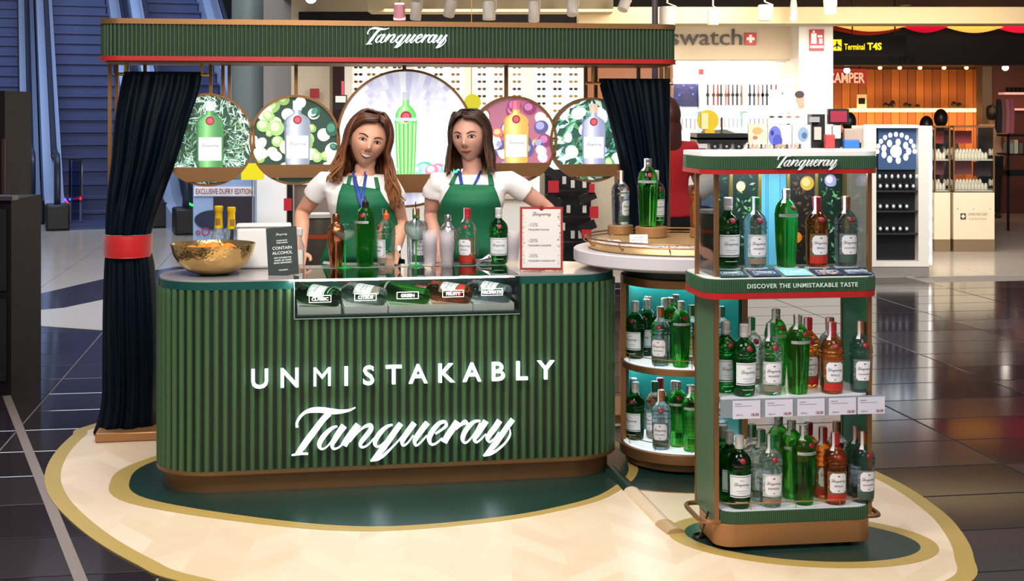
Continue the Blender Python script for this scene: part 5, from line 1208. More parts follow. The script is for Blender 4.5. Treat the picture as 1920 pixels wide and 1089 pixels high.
# bottles on the bar
def bar_bottle(k, px, v, rz, lab, sc=None): return BT[k].place(CP(px, v), rz, lab, 'open gin bottles on the bar', sc=sc)
t1 = bar_bottle('ten', 685, .42, -.6, 'tall ribbed green gin bottle with black pourer on the bar', 1.06)
t2 = bar_bottle('citrus', 724, .43, -1.0, 'clear gin bottle with orange pourer on the bar, labels turned sideways')
t3 = bar_bottle('orange', 876, .43, -.35, 'nearly empty gin bottle with red cap on the bar')
t4 = bar_bottle('classic', 935, .43, .0, 'green gin bottle with white label standing alone beside the price board')
for o_, c_ in ((t1, 'black_pourer'), (t2, 'orange_pourer')):
    for ch in list(o_.children):
        if ch.name.startswith('cap'):
            z0 = .256 if o_ is t1 else .214
            q = B().lathe([(.0150, z0), (.0155, z0+.004), (.0155, z0+.022), (.010, z0+.025), (.006, z0+.03), (.003, z0+.045 if o_ is t1 else z0+.045), (0, z0+.045)], 16)
            ch.data = q.mesh('pourer', mat(c_, '16161a' if o_ is t1 else 'c85a2a', .35), 40); ch.name = 'pourer'
# the red-capped bottle on the bar is clear glass with only a little left in it
for ch in t3.children:
    if ch.name.startswith('glass_body'): me = ch.data.copy(); me.materials.clear(); me.materials.append(G_CLEAR); ch.data = me
obj('remaining_gin', B().lathe([(0, .004), (.037, .005), (.039, .05), (0, .05)], 28), mat('amber_gin', 'b0703a', .2), t3, 50)
bar_bottle('floral', 780, .46, .6, 'clear gin bottle with a straw behind the cocktail glass')
BT['floral'].r
# shakers
def shaker(px, v, lab, m, h=.25, tip=True, r=.040):
    s = thing('cocktail_shaker', lab, 'shaker', tuple(CP(px, v)))
    obj('tin', B().lathe([(0, 0), (r*.62, 0), (r*.68, .004), (r*.98, h*.56), (r, h*.62), (0, h*.62)], 36), m, s, 40)
    obj('strainer_top', B().lathe([(r*1.02, h*.60), (r*1.03, h*.65), (r*.94, h*.72), (r*.60, h*.80), (r*.42, h*.83), (r*.40, h*.86)], 36), m, s, 40)
    obj('cap', B().lathe([(r*.44, h*.85), (r*.46, h*.87), (r*.43, h*.97), (r*.36, h), (0, h)], 30), m, s, 40); return s
shaker(630, .40, 'tall copper cocktail shaker beside the balloon glass', mat('polished_copper', 'c0734a', .18, metal=1, noise=.04), .245)
shaker(840, .44, 'steel cocktail shaker behind the plastic cups', M_CHROME, .232)
js = thing('small_jar', 'small clear jar with a silver top beside the dark notice card', 'jar', tuple(CP(561, .40)))
obj('glass_body', B().lathe([(0, 0), (.022, 0), (.024, .003), (.024, .10), (.014, .125), (.013, .15), (0, .151)], 24), M_CLEAR, js, 50)
obj('cap', B().lathe([(.0145, .148), (.0165, .150), (.0165, .180), (.014, .183), (0, .183)], 20), MATS['silver_white_cap'], js)
b = B(); patch(b, [(0, 0), (.024, .01), (.024, .2)], -.02, .02, .02, .085, .0006, 'e6e2de', 10, 2); obj('label', b, M_PRINT, js, 60)
# cocktail glasses
MILK = [milky('pale_drink', 'eeeee2', .16, .05), milky('cloudy_drink', 'e6e2dc', .38, .15)]
def balloon(px, v, lab, R_=.052, hh=.20, fill=.5, stem='green', liq='e2e6da'):
    g = thing('cocktail_glass', lab, 'glass', tuple(CP(px, v))); sb = hh-R_*1.55
    pr = [(.004, sb), (R_*.45, sb+R_*.12), (R_*.85, sb+R_*.5), (R_, sb+R_*.95), (R_*.97, sb+R_*1.3), (R_*.86, sb+R_*1.55)]
    inn_ = [(max(r-.0016, .001), z+.0012) for r, z in pr]
    obj('glass_bowl', B().lathe(catmull(pr, 4)+[(r, z) for r, z in catmull(inn_, 4)[::-1]], 40), M_CLEAR, g, 60)
    k = sb+R_*(.35+fill); lp = [(0, sb+.003)]+[(r-.003, z+.002) for r, z in catmull(pr, 4) if z < k]; lp += [(lp[-1][0], k), (0, k)]
    obj('drink', B().lathe(lp, 36), MILK[0] if fill < .6 else MILK[1], g, 60)
    m_ = mat('green_stem', '23b04a', .2, spec=.7)
    obj('stem', B().lathe([(.0045, .004), (.0035, .02), (.0035, sb-.004), (.006, sb)], 14), m_, g, 60)
    obj('foot', B().lathe([(0, 0), (.036, 0), (.036, .002), (.005, .006), (0, .006)], 30), m_, g, 60); return g
balloon(647, .37, 'stemmed balloon glass half full, in front of the copper shaker', .052, .205, .45)
g2 = balloon(780, .40, 'frosted stemmed cocktail glass with a straw and mint', .055, .205, .75, liq='e8e4dc')
obj('straw', B().tube([(0, 0, .15), (.0, .01, .235), (-.003, .012, .295)], .0022, 8), M_BLACK, g2)
b = B(); rg = random.Random(1)
for k in range(9):
    a = rg.random()*6; M_ = T(.008*cos(a), .008*sin(a), .205+rg.random()*.02, rz=a, rx=.6); b.add([(0, 0, 0), (.008, .012, .004), (0, .028, 0), (-.008, .012, .004)], [(0, 1, 2, 3)], M_)
obj('mint_sprig', b, mat('mint_leaf', '3a8a3a', .6, noise=.2), g2, 0)
# stacked plastic cups
def cup(): 
    t = B(); return t.lathe([(.026, 0), (.0345, .078), (.0365, .080), (.0365, .083), (.034, .0825), (.0255, .002), (.0, .002)], 28)
cm = cup().mesh('cup', milky('clear_plastic', 'f0e8ee', .12, .12), 60)
def cups(px, v, n, step, where, grp, z0=0):
    p = CP(px, v); 
    for i in range(n):
        obj('plastic_cup', cm, None, None, loc=(p.x, p.y, p.z+z0+i*step), label='clear plastic cup, %s from the bottom of the %s' % (('first', 'second', 'third')[i] if i < 3 else '%dth' % (i+1), where), category='cup', group=grp)
cups(806, .335, 11, .0085, 'tall left stack', 'cups in the left stack')
cups(838, .325, 11, .0085, 'tall right stack', 'cups in the right stack')
cups(961, .43, 9, .0085, 'short stack beside the price board', 'cups beside the price board')
jgr = thing('jigger', 'steel double jigger lying on the bar beside the green bottle', 'jigger', tuple(CP(903, .40)))
obj('jigger_cups', B().lathe([(.018, -.038), (.006, 0), (.021, .042), (.019, .042), (.004, 0), (.016, -.038)], 28, T(0, 0, .021, rz=.5, rx=0, ry=1.35)), M_CHROME, jgr, 50)
tmb = thing('tumbler', 'small clear tumbler behind the steel jigger', 'glass', tuple(CP(906, .47)))
obj('glass_body', B().lathe([(0, 0), (.028, 0), (.032, .07), (.030, .07), (.026, .006), (0, .006)], 28), M_CLEAR, tmb, 50)
# bottles lying in the case on white trays
for i, (px, k, nm) in enumerate(((597, 'classic', 'first from the left'), (683, 'citrus', 'second from the left'), (764, 'ten', 'in the middle'), (842, 'orange', 'fourth from the left'), (917, 'floral', 'last on the right'))):
    v = .12; u = CU(px, v); z = GZ+.0065
    t = thing('case_tray', 'white tray in the counter case under the '+KS[k].replace('gin ', ''), 'tray', tuple(C(u, v, z)), YAW, 'white trays in the counter case')
    w_, d_ = .092, .125
    obj('tray_floor', B().box(-w_, w_, -d_, d_*1.2, 0, .010), M_WHITE, t, 0)
    obj('tray_rim', B().ring([(-w_, -d_), (w_, -d_), (w_, d_*1.2), (-w_, d_*1.2)], [(-w_+.005, -d_+.005), (w_-.005, -d_+.005), (w_-.005, d_*1.2-.005), (-w_+.005, d_*1.2-.005)], .010, .030), M_WHITE, t, 0)
    rr = .047; q = C(u+.062, v-.055, z+.012+rr); sc_ = 1.03 if k != 'ten' else 1.0
    # lying: bottle axis points back-left and slightly up, label facing up front
    ax = (C(u-.085, v+.07, 0)-C(u+.075, v-.055, 0)); ax.z = .012; ax.normalize()
    front = Vector((.1, -.55, .85)); front = (front-ax*front.dot(ax)).normalized(); ry_ = -front; rx_ = ry_.cross(ax)
    M3 = Matrix((rx_, ry_, ax)).transposed()
    base = C(u+.078, v-.055, z+.0115+.046*sc_)
    BT[k].place(base, rot=M3.to_euler(), label=KS[k]+' lying in the counter case, '+nm, group='bottles lying in the counter case', sc=sc_)
# ---------------------------------------------------------------- background helpers: boxes given by the pixels their front covers at a distance
def X_(px, Y): return (px-CX)*Y/F
def Z_(py, Y): return H-(py-CY)*Y/F
def wb_(b, p0, p1, y0, y1, Y, d, col=None): return b.box(X_(p0, Y), X_(p1, Y), Y, Y+d, Z_(y1, Y), Z_(y0, Y), None, col)
def wbox(name, p0, p1, y0, y1, Y, d, m, parent=None, col=None, bev=0, **kw): return obj(name, wb_(B(), p0, p1, y0, y1, Y, d, col), m, parent, 0, bev=bev, **kw)
def wthing(name, label, cat, group=None): return thing(name, label, cat, (0, 0, 0), 0, group)
def wtext(s, p0, p1, ybase, Y, m, parent=None, ext=.006, col=None, name='lettering', bold=0, hpx=None, **kw):
    v, f = text(s, 1, ext, bold, align='LEFT'); x0, x1 = min(p[0] for p in v), max(p[0] for p in v); w_ = X_(p1, Y)-X_(p0, Y); k = w_/(x1-x0)
    kz = k
    if hpx: zz = max(p[2] for p in v if True); kz = hpx*Y/F/zz
    return obj(name, B().add([(X_(p0, Y)+(x-x0)*k, Y-.004+y, Z_(ybase, Y)+z*kz) for x, y, z in v], f, None, col), m, parent, 0, **kw)
M_CR = mat('cream_shop_wall', 'cdbb9f', .6, noise=.02); M_WH = mat('warm_white_shop_panel', 'e9e2d6', .5, noise=.02)
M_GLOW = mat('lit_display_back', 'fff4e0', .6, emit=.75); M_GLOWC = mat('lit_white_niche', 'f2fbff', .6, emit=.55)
M_LAMP = mat('lamp_face', 'fff6e8', .5, emit=14)
M_FIX = mat('lamp_housing', 'b8a896', .45, noise=.03)
# dark cabinets cut by the left edge of the view
cab = wthing('dark_cabinet', 'dark display cabinet cut by the left edge of the view', 'cabinet')
wbox('carcass', -90, 21, 374, 742, 7.9, .5, M_DARK, cab); wbox('inset_panel', -80, 12, 392, 545, 7.88, .02, M_BLACK, cab); wbox('inset_panel', -80, 12, 560, 715, 7.88, .02, M_BLACK, cab); wbox('shelf_lip', -90, 23, 368, 376, 7.86, .1, mat('plum_metal', '3a2c38', .4), cab)
cab = wthing('tall_dark_unit', 'tall dark unit behind the cabinet at the left edge', 'cabinet')
wbox('carcass', -80, 9, 170, 667, 9.2, .5, M_DARK, cab); wbox('side_strip', 3, 9, 260, 420, 9.18, .01, mat('dull_red_strip', '3a1418', .5), cab)
# escalators
M_STEP = mat('blue_lit_step_metal', '434b6e', .55, metal=.2, noise=.1, nscale=5); M_SKIRT = mat('escalator_steel', 'b8cbe8', .35, metal=.25, noise=.05); M_RUB = mat('handrail_rubber', '1c2338', .4)  # blue of the daylight is put into the step colour
M_BPANE = pane('escalator_glass', 'b8c8e0', 1.4); M_LEDR = mat('red_led', 'ff2030', .5, emit=3); M_LEDG = mat('green_led', '20ff50', .5, emit=3); M_LEDB = mat('blue_led', '3858ff', .5, emit=3)
EY = R(20)
stp = B().box(-.5, .5, 0, .36, -.035, 0).box(-.5, .5, .045, .36, -.2, -.035)
for k in range(24): stp.box(-.49+.04*k, -.475+.04*k, .0, .34, 0, .006)
stm = stp.mesh('step', M_STEP, 0)
def prof_wall(b, x0, x1, pts):      # profile (y, z) extruded across x
    n = len(pts); tri = tessellate_polygon([[Vector((y, z, 0)) for y, z in pts]]); v = [(x0, y, z) for y, z in pts]+[(x1, y, z) for y, z in pts]
    return b.add(v, [tuple(t) for t in tri]+[tuple(i+n for i in t[::-1]) for t in tri]+[(i, (i+1) % n, (i+1) % n+n, i+n) for i in range(n)])
def escalator(x, y, lab, n=24, led=None):
    e = thing('escalator', lab, 'escalator', (x, y, 0), EY, 'escalators at the far left')
    for k in range(n):
        z = .2*(k+1)-.1 if k else .06; obj('step', stm, None, e, loc=(0, .35*k+.4, .2*k+.14))
    obj('comb_plate', B().box(-.5, .5, -1.3, .45, 0, .02), mat('comb_plate_steel', '4a5878', .4, metal=.6), e)
    L_ = .35*n; Hh = .2*n
    for s_ in (-1, 1):
        xa, xb = (.52, .80) if s_ > 0 else (-.80, -.52)
        low = [(-1.15, 0), (-1.15, .22), (-.2, .30), (.4, .42), (L_+.4, Hh+.42), (L_+.4, Hh-.9), (1.6, 0)]
        bl = obj('balustrade', prof_wall(B(), xa, xb, low), M_SKIRT, e, 20)
        xm = (xa+xb)/2
        up = [(-1.0, .24), (-1.1, .6), (-.95, .96), (-.6, 1.0), (.3, 1.05), (.6, 1.15), (L_+.4, Hh+1.05), (L_+.4, Hh+.43), (.4, .43), (-.2, .31)]
        obj('glass_panel', prof_wall(B(), xm-.005, xm+.005, up), M_BPANE, bl, 0)
        pts = catmull([(xm, -.98, .10), (xm, -1.16, .35), (xm, -1.20, .62), (xm, -1.12, .90), (xm, -.9, 1.02), (xm, -.5, 1.04), (xm, .1, 1.06), (xm, .5, 1.14), (xm, .9, 1.34), (xm, L_+.4, Hh+1.08)], 4)
        obj('handrail', B().tube(pts, .045, 8), M_RUB, bl)
        obj('rail_track', B().tube([(p[0], p[1]+.05, p[2]-.06) for p in pts[10:]], .03, 6), M_SKIRT, bl)
        obj('newel_foot', B().box(xa-.02, xb+.02, -1.35, -.95, 0, .36), M_BLACK, bl, bev=.03)
        if led: 
            for c_, a, q in led: obj('light_strip', B().box(xa-.012 if s_ > 0 else xb, xa if s_ > 0 else xb+.012, a, q, .34, .37, T(0, 0, .0, rx=.0)), c_, bl)
escalator(-6.1, 20.6, 'middle escalator with blue lit steps, beside the left curtain', led=[(M_LEDR, -.95, -.3), (M_LEDB, -.3, .1)])
escalator(-8.05, 21.2, 'leftmost escalator with blue lit steps', led=[(M_LEDR, -.95, -.3), (M_LEDB, -.3, .1)])
escalator(-4.15, 19.9, 'escalator behind the left curtain with green light strips', led=[(M_LEDG, -.95, .1)])
gate = wthing('glass_gate', 'low glass gate with steel uprights at the escalator foot', 'gate')
for px in (131, 151): wbox('upright', px-2, px+2, 298, 416, 20.3, .05, M_CHROME, gate)
wbox('pane', 133, 149, 302, 405, 20.32, .01, M_BPANE, gate); wbox('rail', 129, 153, 297, 301, 20.28, .06, M_CHROME, gate)
# column, walls of the shop row
struct('column', B().lathe([(.235, 0), (.235, 4.6)], 40, T(X_(463, 18), 18.2, 0)), mat('grey_green_column', '7f8b86', .4, noise=.03))
wbox('wall_side', 494, 546, -12, 452, 17.6, .3, mat('grey_shop_wall', '948b84', .6, noise=.03), kind='structure')
wbox('wall_left', 546, 618, -12, 455, 17.3, .3, M_CR, kind='structure')
wbox('wall_dark', 614, 656, 40, 452, 17.6, .3, mat('dark_red_wall', '3a1018', .5, noise=.1), kind='structure')
wbox('trim_2', 546, 700, -12, 34, 16.6, .4, mat('cream_plaster'), kind='structure')
bc = wthing('wall_poster', 'small red poster on the cream wall above the lime light box', 'poster'); wbox('sheet', 581, 598, 166, 184, 17.2, .03, mat('red_print', 'a02020', .5), bc)
wbox('trim_1', 1085, 2150, 13, 44, 15.6, .5, mat('cream_beam', 'a8946f', .7, noise=.03), kind='structure')
wbox('trim_3', 690, 1150, -14, 22, 15.2, .4, mat('cream_beam'), kind='structure')
wbox('trim_4', 560, 1260, 22, 42, 16.4, .3, M_DARK, kind='structure')
wbox('trim_5', 650, 1262, 42, 118, 16.9, .3, M_CR, kind='structure')
# sunglasses wall
sw = wthing('sunglasses_wall', 'bright lit display wall with rows of sunglasses behind the bar', 'display wall')
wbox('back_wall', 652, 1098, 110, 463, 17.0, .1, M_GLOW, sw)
for p0, p1 in ((646, 660), (757, 775), (870, 888), (950, 957), (981, 1000), (1090, 1098)): wbox('upright', p0, p1, 110, 463, 16.88, .12, M_WH, sw)
sg = B()
for s_ in (-1, 1):
    sg.lathe([(0, -.002), (.026, -.002), (.026, .002), (0, .002)], 12, T(s_*.032, 0, 0, rx=pi/2) @ Matrix.Diagonal((1, .8, 1, 1)))
    sg.box(s_*.058-.002, s_*.058+.002, 0, .09, .004, .009)
sg.box(-.01, .01, -.002, .002, .004, .009)
sgm = [sg.mesh('sunglasses', mat('lens_'+c_, c_, .2, metal=.3), 50) for c_ in ('7a5a34', '4a3a2c', '9a7a48', '2c2622')]
circ = [(390, 262, 88), (553, 262, 85), (760, 259, 129), (961, 262, 83), (1106, 262, 82)]
rg = random.Random(12); k = 0
for r_ in range(13):
    y = 126+13.6*r_; wbox_shown = False
    for p0, p1 in ((660, 757), (775, 870), (888, 950), (957, 981), (1000, 1090)):
        n = max(1, int((p1-p0)/24)); row_ = None
        for i in range(n):
            px = p0+(p1-p0)*(i+.5)/n
            if any((px-a)**2+(y-b)**2 < (c-6)**2 for a, b, c in circ) or (y > 210 and 640 < px < 930) or px > 1092: continue
            k += 1; o = obj('sunglasses', sgm[rg.randrange(4)], None, None, loc=(X_(px, 16.9), 16.88, Z_(y, 16.9)), label='pair of sunglasses on the bright display wall behind the bar', category='sunglasses', group='sunglasses on the lit wall')
            o.scale = (.92, 1, .85)
            o['label'] = 'sunglasses %s, %s row, %s in its row' % ({660: 'left of the big round', 775: 'just above the big round', 888: 'between big round and its right neighbour', 957: 'in the narrow bay', 1000: 'in the right-hand bay'}[p0], ('topmost', 'second', 'third', 'fourth', 'fifth', 'sixth', 'seventh', 'eighth', 'ninth', 'tenth', 'eleventh', 'twelfth', 'lowest')[r_], ('first', 'second', 'third', 'fourth', 'fifth')[i])
hd_ = wthing('hanging_tag', 'round yellow sign between the big light box and its right neighbour', 'sign'); obj('disc', B().lathe([(0, -.01), (.085, -.01), (.085, .01), (0, .01)], 30, T(X_(886, 14), 14, Z_(192, 14), rx=pi/2)), mat('yellow_sign', 'dcd01c', .5), hd_); obj('string', B().cyl((X_(884, 14), 14, Z_(180, 14)), (X_(884, 14), 14, 3.0), .004, 6), M_WIRE, hd_)
hd_ = wthing('price_flag', 'small yellow sign between the two left light boxes', 'sign'); wbox('panel', 452, 494, 306, 337, 13.3, .02, mat('yellow_flag', 'f6e410', .5), hd_); wbox('pole', 472, 474, 337, 520, 13.31, .02, M_CHROME, hd_)
rs = wthing('red_reader', 'red and black store equipment above the woman with auburn hair', 'equipment'); wbox('screen', 627, 650, 178, 206, 15.5, .1, M_BLACK, rs); wbox('white_front', 629, 648, 180, 192, 15.48, .02, M_WH, rs); wbox('lamp_arm', 640, 644, 152, 178, 15.5, .03, mat('pink_arm', 'd84a5a', .4), rs); wbox('pole', 636, 641, 206, 482, 15.55, .05, M_BLACK, rs)
# poster stand and white plinth behind the bowl
ps = wthing('poster_stand', 'poster stand reading exclusive edition, behind the gold bowl', 'poster stand')
b = B(); wb_(b, 362, 478, 338, 522, 13.5, .1, '8fa6cc'); obj('board', b, M_PRINT, ps, 0)
b = B(); wb_(b, 364, 476, 350, 366, 13.49, .008, 'e8e0e4'); wb_(b, 400, 476, 366, 422, 13.488, .008, '241c2c'); wb_(b, 362, 478, 366, 368, 13.486, .01, 'b8c4dc')
obj('print', b, M_PRINT, ps, 0)
for cx_, cy_, rr_ in ((372, 436, 4.5), (386, 434, 8)):
    v = []; b = B()
    for i in range(24):
        t = 2*pi*i/24; v += [(X_(cx_, 13.5)+cos(t)*rr_*13.5/F, 13.484, Z_(cy_, 13.5)+sin(t)*rr_*13.5/F), (X_(cx_, 13.5)+cos(t)*(rr_-2.4)*13.5/F, 13.484, Z_(cy_, 13.5)+sin(t)*(rr_-2.4)*13.5/F)]
    b.add(v, [(2*i, 2*i+1, (2*i+3) % 48, (2*i+2) % 48) for i in range(24)], None, 'a03048'); obj('ring_print', b, M_PRINT, ps, 0)
b = B(); q = B(); disc(q, 0, 0, .16, 0, '1e2440', 24, 1.2); b.add([(x+X_(402, 13.5), 13.485, z*.6+Z_(412, 13.5)) for x, y, z in q.v], q.f, None, '1e2440')
obj('print', b, M_PRINT, ps, 0); wtext('EXCLUSIVE DUFRY EDITION', 367, 473, 363.5, 13.48, M_PRINT, ps, 0, '6a2030', bold=.01, hpx=10)
pl = wthing('white_plinth', 'plain white plinth beside the poster stand', 'plinth'); wbox('block', 479, 536, 330, 512, 14.0, .5, mat('plain_white_block', 'f6f2ec', .5), pl)  # block keeps one even white
pl = wthing('grey_display', 'grey low display behind the woman on the left', 'display'); wbox('carcass', 536, 640, 345, 500, 14.6, .4, mat('taupe_laminate', '7a6a60', .5, noise=.05), pl); wbox('top', 534, 642, 341, 346, 14.55, .5, M_WH, pl)
rk = wthing('black_rack_post', 'black rack post with a red price tag beside the leaning arm', 'rack'); wbox('post', 538, 549, 340, 560, 12.0, .08, M_BLACK, rk); wbox('price_tag', 532, 546, 372, 395, 11.95, .02, mat('red_tag', 'd02030', .5), rk)
bn_ = thing('waste_bin', 'brown round bin with an orange band and white rim behind the bar', 'bin', (X_(590, 9.5), 9.7, 0))
obj('drum', B().lathe([(0, 0), (.11, 0), (.115, .01), (.115, .86), (.10, .89), (0, .89)], 36), mat('brown_bin', '4f4438', .5), bn_); obj('orange_band', B().lathe([(.117, .74), (.117, .77)], 36), mat('orange_band', 'c8502a', .5), bn_); obj('rim', B().lathe([(.09, .89), (.118, .885), (.118, .91), (.09, .905)], 36), M_WH, bn_)
wc = wthing('white_counter', 'pale shop counter behind the two women', 'counter'); wbox('body', 700, 1020, 372, 520, 13.6, .5, M_WH, wc); wbox('top', 696, 1024, 366, 373, 13.55, .6, M_CR, wc)
# black rack of packaged goods with red cards, right of the calm woman
br = wthing('goods_rack', 'black rack of packaged goods with red cards, right of the woman with dark hair', 'rack')
wbox('back', 1022, 1108, 318, 572, 11.6, .1, M_BLACK, br)
for y in (356, 405, 452): wbox('rail', 1028, 1106, y, y+3, 11.4, .04, M_CHROME, br)
wbox('cream_side', 1104, 1152, 330, 480, 11.9, .1, M_CR, br); wbox('brown_side', 1118, 1162, 318, 480, 12.3, .1, mat('brown_panel', '6a4a30', .5), br); wbox('cream_side', 1012, 1024, 312, 470, 11.7, .1, M_CR, br)
for i, (x, y) in enumerate(((1058, 338), (1074, 345), (1096, 345), (1046, 378), (1092, 376), (1066, 392), (1096, 392), (1074, 440), (1088, 440), (1040, 330), (1045, 415), (1056, 425))): 
    o = wbox('white_package', x-3.5, x+3.5, y-7, y+7, 11.36, .03, M_WH, br)
for x, y, w_, h_ in ((1038, 350, 10, 11), (1110, 353, 5, 8), (1114, 398, 8, 11), (1100, 438, 9, 7)): wbox('red_card', x-w_, x+w_, y-h_, y+h_, 11.3, .03, mat('red_tag'), br)
for x, y, a in ((1035, 325, -.6), (1102, 370, .4), (1038, 375, -.5), (1102, 425, .4)):
    Yb = 11.33; obj('black_package', B().box(-.07, .07, 0, .04, -.035, .035, T(X_(x, Yb), Yb, Z_(y, Yb), ry=-a)), mat('matt_black_box', '0c0c0e', .5), br, 0)
# watch shop on the right
struct('wall_right', wb_(B(), 1262, 1500, 44, 112, 16.9, .3), M_CR)
ws = wthing('shop_sign', 'large dark brown shop name on the cream fascia with a red cross badge', 'sign')
MB_ = mat('dark_brown_letters', '2c1c16', .4)
wtext('swatch', 1258, 1391, 84, 16.88, MB_, ws, .02, hpx=30)
wbox('badge', 1397, 1418, 61, 84, 16.85, .04, mat('badge_red', 'c02028', .4), ws); b = B(); wb_(b, 1404.7, 1410.3, 65, 80, 16.84, .01); wb_(b, 1400, 1415, 69.8, 75.3, 16.839, .01); obj('cross', b, mat('badge_white', 'f4f0ec', .5), ws, 0)
nch = wthing('watch_niche', 'bright recessed watch display under the shop fascia', 'display')
wbox('back', 1256, 1500, 112, 470, 17.5, .1, M_GLOWC, nch); wbox('ceiling_panel', 1256, 1498, 112, 114, 16.95, .55, M_WH, nch); wbox('cheek', 1486, 1500, 112, 470, 16.95, .6, M_WH, nch)
for px in (1275, 1352, 1425): wbox('lamp', px-17, px+17, 114.2, 118, 17.1, .2, M_LAMP, nch)
wbox('inner_fascia', 1256, 1486, 122, 147, 17.2, .2, M_WH, nch); wtext('swatch', 1265, 1307, 139, 17.18, mat('lit_small_letters', 'ffffff', .5, emit=1.8), nch, .01, hpx=9); wbox('badge', 1311, 1319, 130, 139, 17.17, .02, mat('badge_red'), nch)
wbox('light_strip', 1260, 1480, 148, 151, 17.3, .1, M_LAMP, nch)
for px in (1316, 1397, 1470): wbox('divider', px-4, px+4, 147, 300, 17.3, .2, mat('pale_aqua_divider', 'd8ece8', .4), nch)
for y in (205, 252): wbox('shelf', 1260, 1480, y, y+4, 17.25, .25, mat('pale_aqua_divider'), nch)
b = B(); wb_(b, 1263, 1311, 157, 200, 17.42, .03, '1c1c50'); 
for i in range(30): x, y = rg.uniform(1264, 1308), rg.uniform(158, 198); wb_(b, x, x+rg.uniform(1, 6), y, y+rg.uniform(1, 4), 17.418-.0001*i, .001, rg.choice(['2a3a9a', '4a5ac8', '0c0c20', '5a2a4a', 'c8b0c8' if x > 1290 and y < 175 else '2a2a6a']))
obj('picture', b, M_PRINT, nch, 0)
wv = B(); wv.box(-.012, .012, -.004, .004, -.13, .13).lathe([(0, -.012), (.024, -.012), (.024, .004), (0, .004)], 14, T(rx=pi/2))
wms = {c_: wv.mesh('watch', mat('strap_'+c_, c_, .5), 40) for c_ in ('1a1a1e', '7a2a20', '4a3a6a', '8a6a5a', '303040')}
for i, (px, c_) in enumerate(((1327, '1a1a1e'), (1338, '7a2a20'), (1346, '7a2a20'), (1352, '1a1a1e'), (1361, '8a6a5a'), (1366, '7a2a20'), (1374, '303040'), (1382, '1a1a1e'), (1390, '8a6a5a'), (1406, '1a1a1e'), (1414, '303040'), (1422, '8a6a5a'), (1430, '4a3a6a'), (1438, '1a1a1e'), (1446, '303040'), (1455, '7a2a20'))):
    o = obj('wristwatch', wms[c_], None, None, loc=(X_(px, 17.35), 17.35, Z_(178, 17.35)), label='watch with %s strap, %s the top row of the bright watch display' % ({'1a1a1e': 'black', '7a2a20': 'dark red', '4a3a6a': 'violet', '8a6a5a': 'tan', '303040': 'slate'}[c_], ('first in', 'second in', 'third in', 'fourth in', 'fifth in', 'sixth in', 'seventh in', 'eighth in', 'ninth in', 'tenth in', '11th in', '12th in', '13th in', '14th in', '15th in', 'last in')[i]), category='watch', group='watches on the top row')
b = B()
for i in range(26): px = 1270+8*i; wb_(b, px, px+2, 222, 222+rg.uniform(14, 24), 17.4, .02, rg.choice(['c8a0a0', 'b09a90', 'a0a0b8', '8a8a90']))
obj('small_watch', b, M_PRINT, nch, 0, kind='stuff')
struct('pillar', wb_(B(), 1498, 1562, 43, 475, 16.4, .8), M_WH)
fs = wthing('fire_sign', 'red fire equipment sign with white symbols on the pale pillar', 'sign'); wbox('plate', 1518, 1545, 55, 95, 16.37, .02, mat('safety_red', 'b8202a', .4), fs)
b = B(); wb_(b, 1521, 1531, 62, 82, 16.36, .01); wb_(b, 1524, 1528, 57, 63, 16.36, .01); wb_(b, 1533, 1542, 66, 70, 16.36, .01); wb_(b, 1536, 1542, 72, 82, 16.36, .01); wb_(b, 1519, 1544, 85.5, 90, 16.36, .01); obj('symbol', b, mat('badge_white'), fs, 0)
# till counters in front of the watch shop
tc_ = wthing('till_counter', 'long white shop counter behind the cart canopy', 'counter'); wbox('body', 1300, 1632, 282, 535, 13.0, .6, M_WH, tc_); wbox('counter_top', 1298, 1634, 279, 283, 12.95, .7, mat('bright_white_top', 'fbfaf8', .3), tc_)
bd = wthing('watch_case', 'white watch case with a black sloped roof above the cart canopy', 'display case')
b = B(); Yb = 12.9; wb_(b, 1307, 1402, 258, 267, Yb, .5); b.add([(X_(1307, Yb), Yb, Z_(258, Yb)), (X_(1402, Yb), Yb, Z_(258, Yb)), (X_(1370, Yb), Yb+.3, Z_(243, Yb)), (X_(1325, Yb), Yb+.3, Z_(245, Yb))], [(0, 1, 2, 3)]); b.box(X_(1307, Yb), X_(1402, Yb), Yb, Yb+.5, Z_(262, Yb), Z_(250, Yb)); obj('roof', b, M_BLACK, bd, 0)
wbox('case', 1309, 1400, 267, 278.8, 12.95, .4, M_WH, bd)
for px in (1318, 1341, 1363, 1386): wbox('watch_box', px-8, px+8, 269.5, 278, 12.9, .05, M_BLACK if px > 1320 else mat('pink_grey_box', 'c8b8b8', .5), bd)
for px in (1341, 1363, 1386): obj('watch', B().ell((X_(px, 12.88), 12.89, Z_(275, 12.88)), (.014, .01, .014), 10, 8), M_CHROME, bd)
ys = wthing('round_shop_sign', 'yellow and gold round sign standing on the black sloped roof', 'sign'); obj('disc', B().lathe([(0, -.02), (.096, -.02), (.1, -.015), (.1, .02), (0, .02)], 40, T(X_(1330, 12.95), 13.05, Z_(226, 13.0), rx=pi/2)), mat('mustard_disc', 'cfae14', .4), ys); wbox('gold_face', 1315, 1328, 212, 242, 13.02, .02, mat('pale_gold', 'ead49a', .3), ys); wbox('stem', 1352, 1355, 220, 246, 13.1, .02, M_BLACK, ys); wbox('foot', 1322, 1340, 243, 250, 13.0, .06, MATS['mustard_disc'], ys)
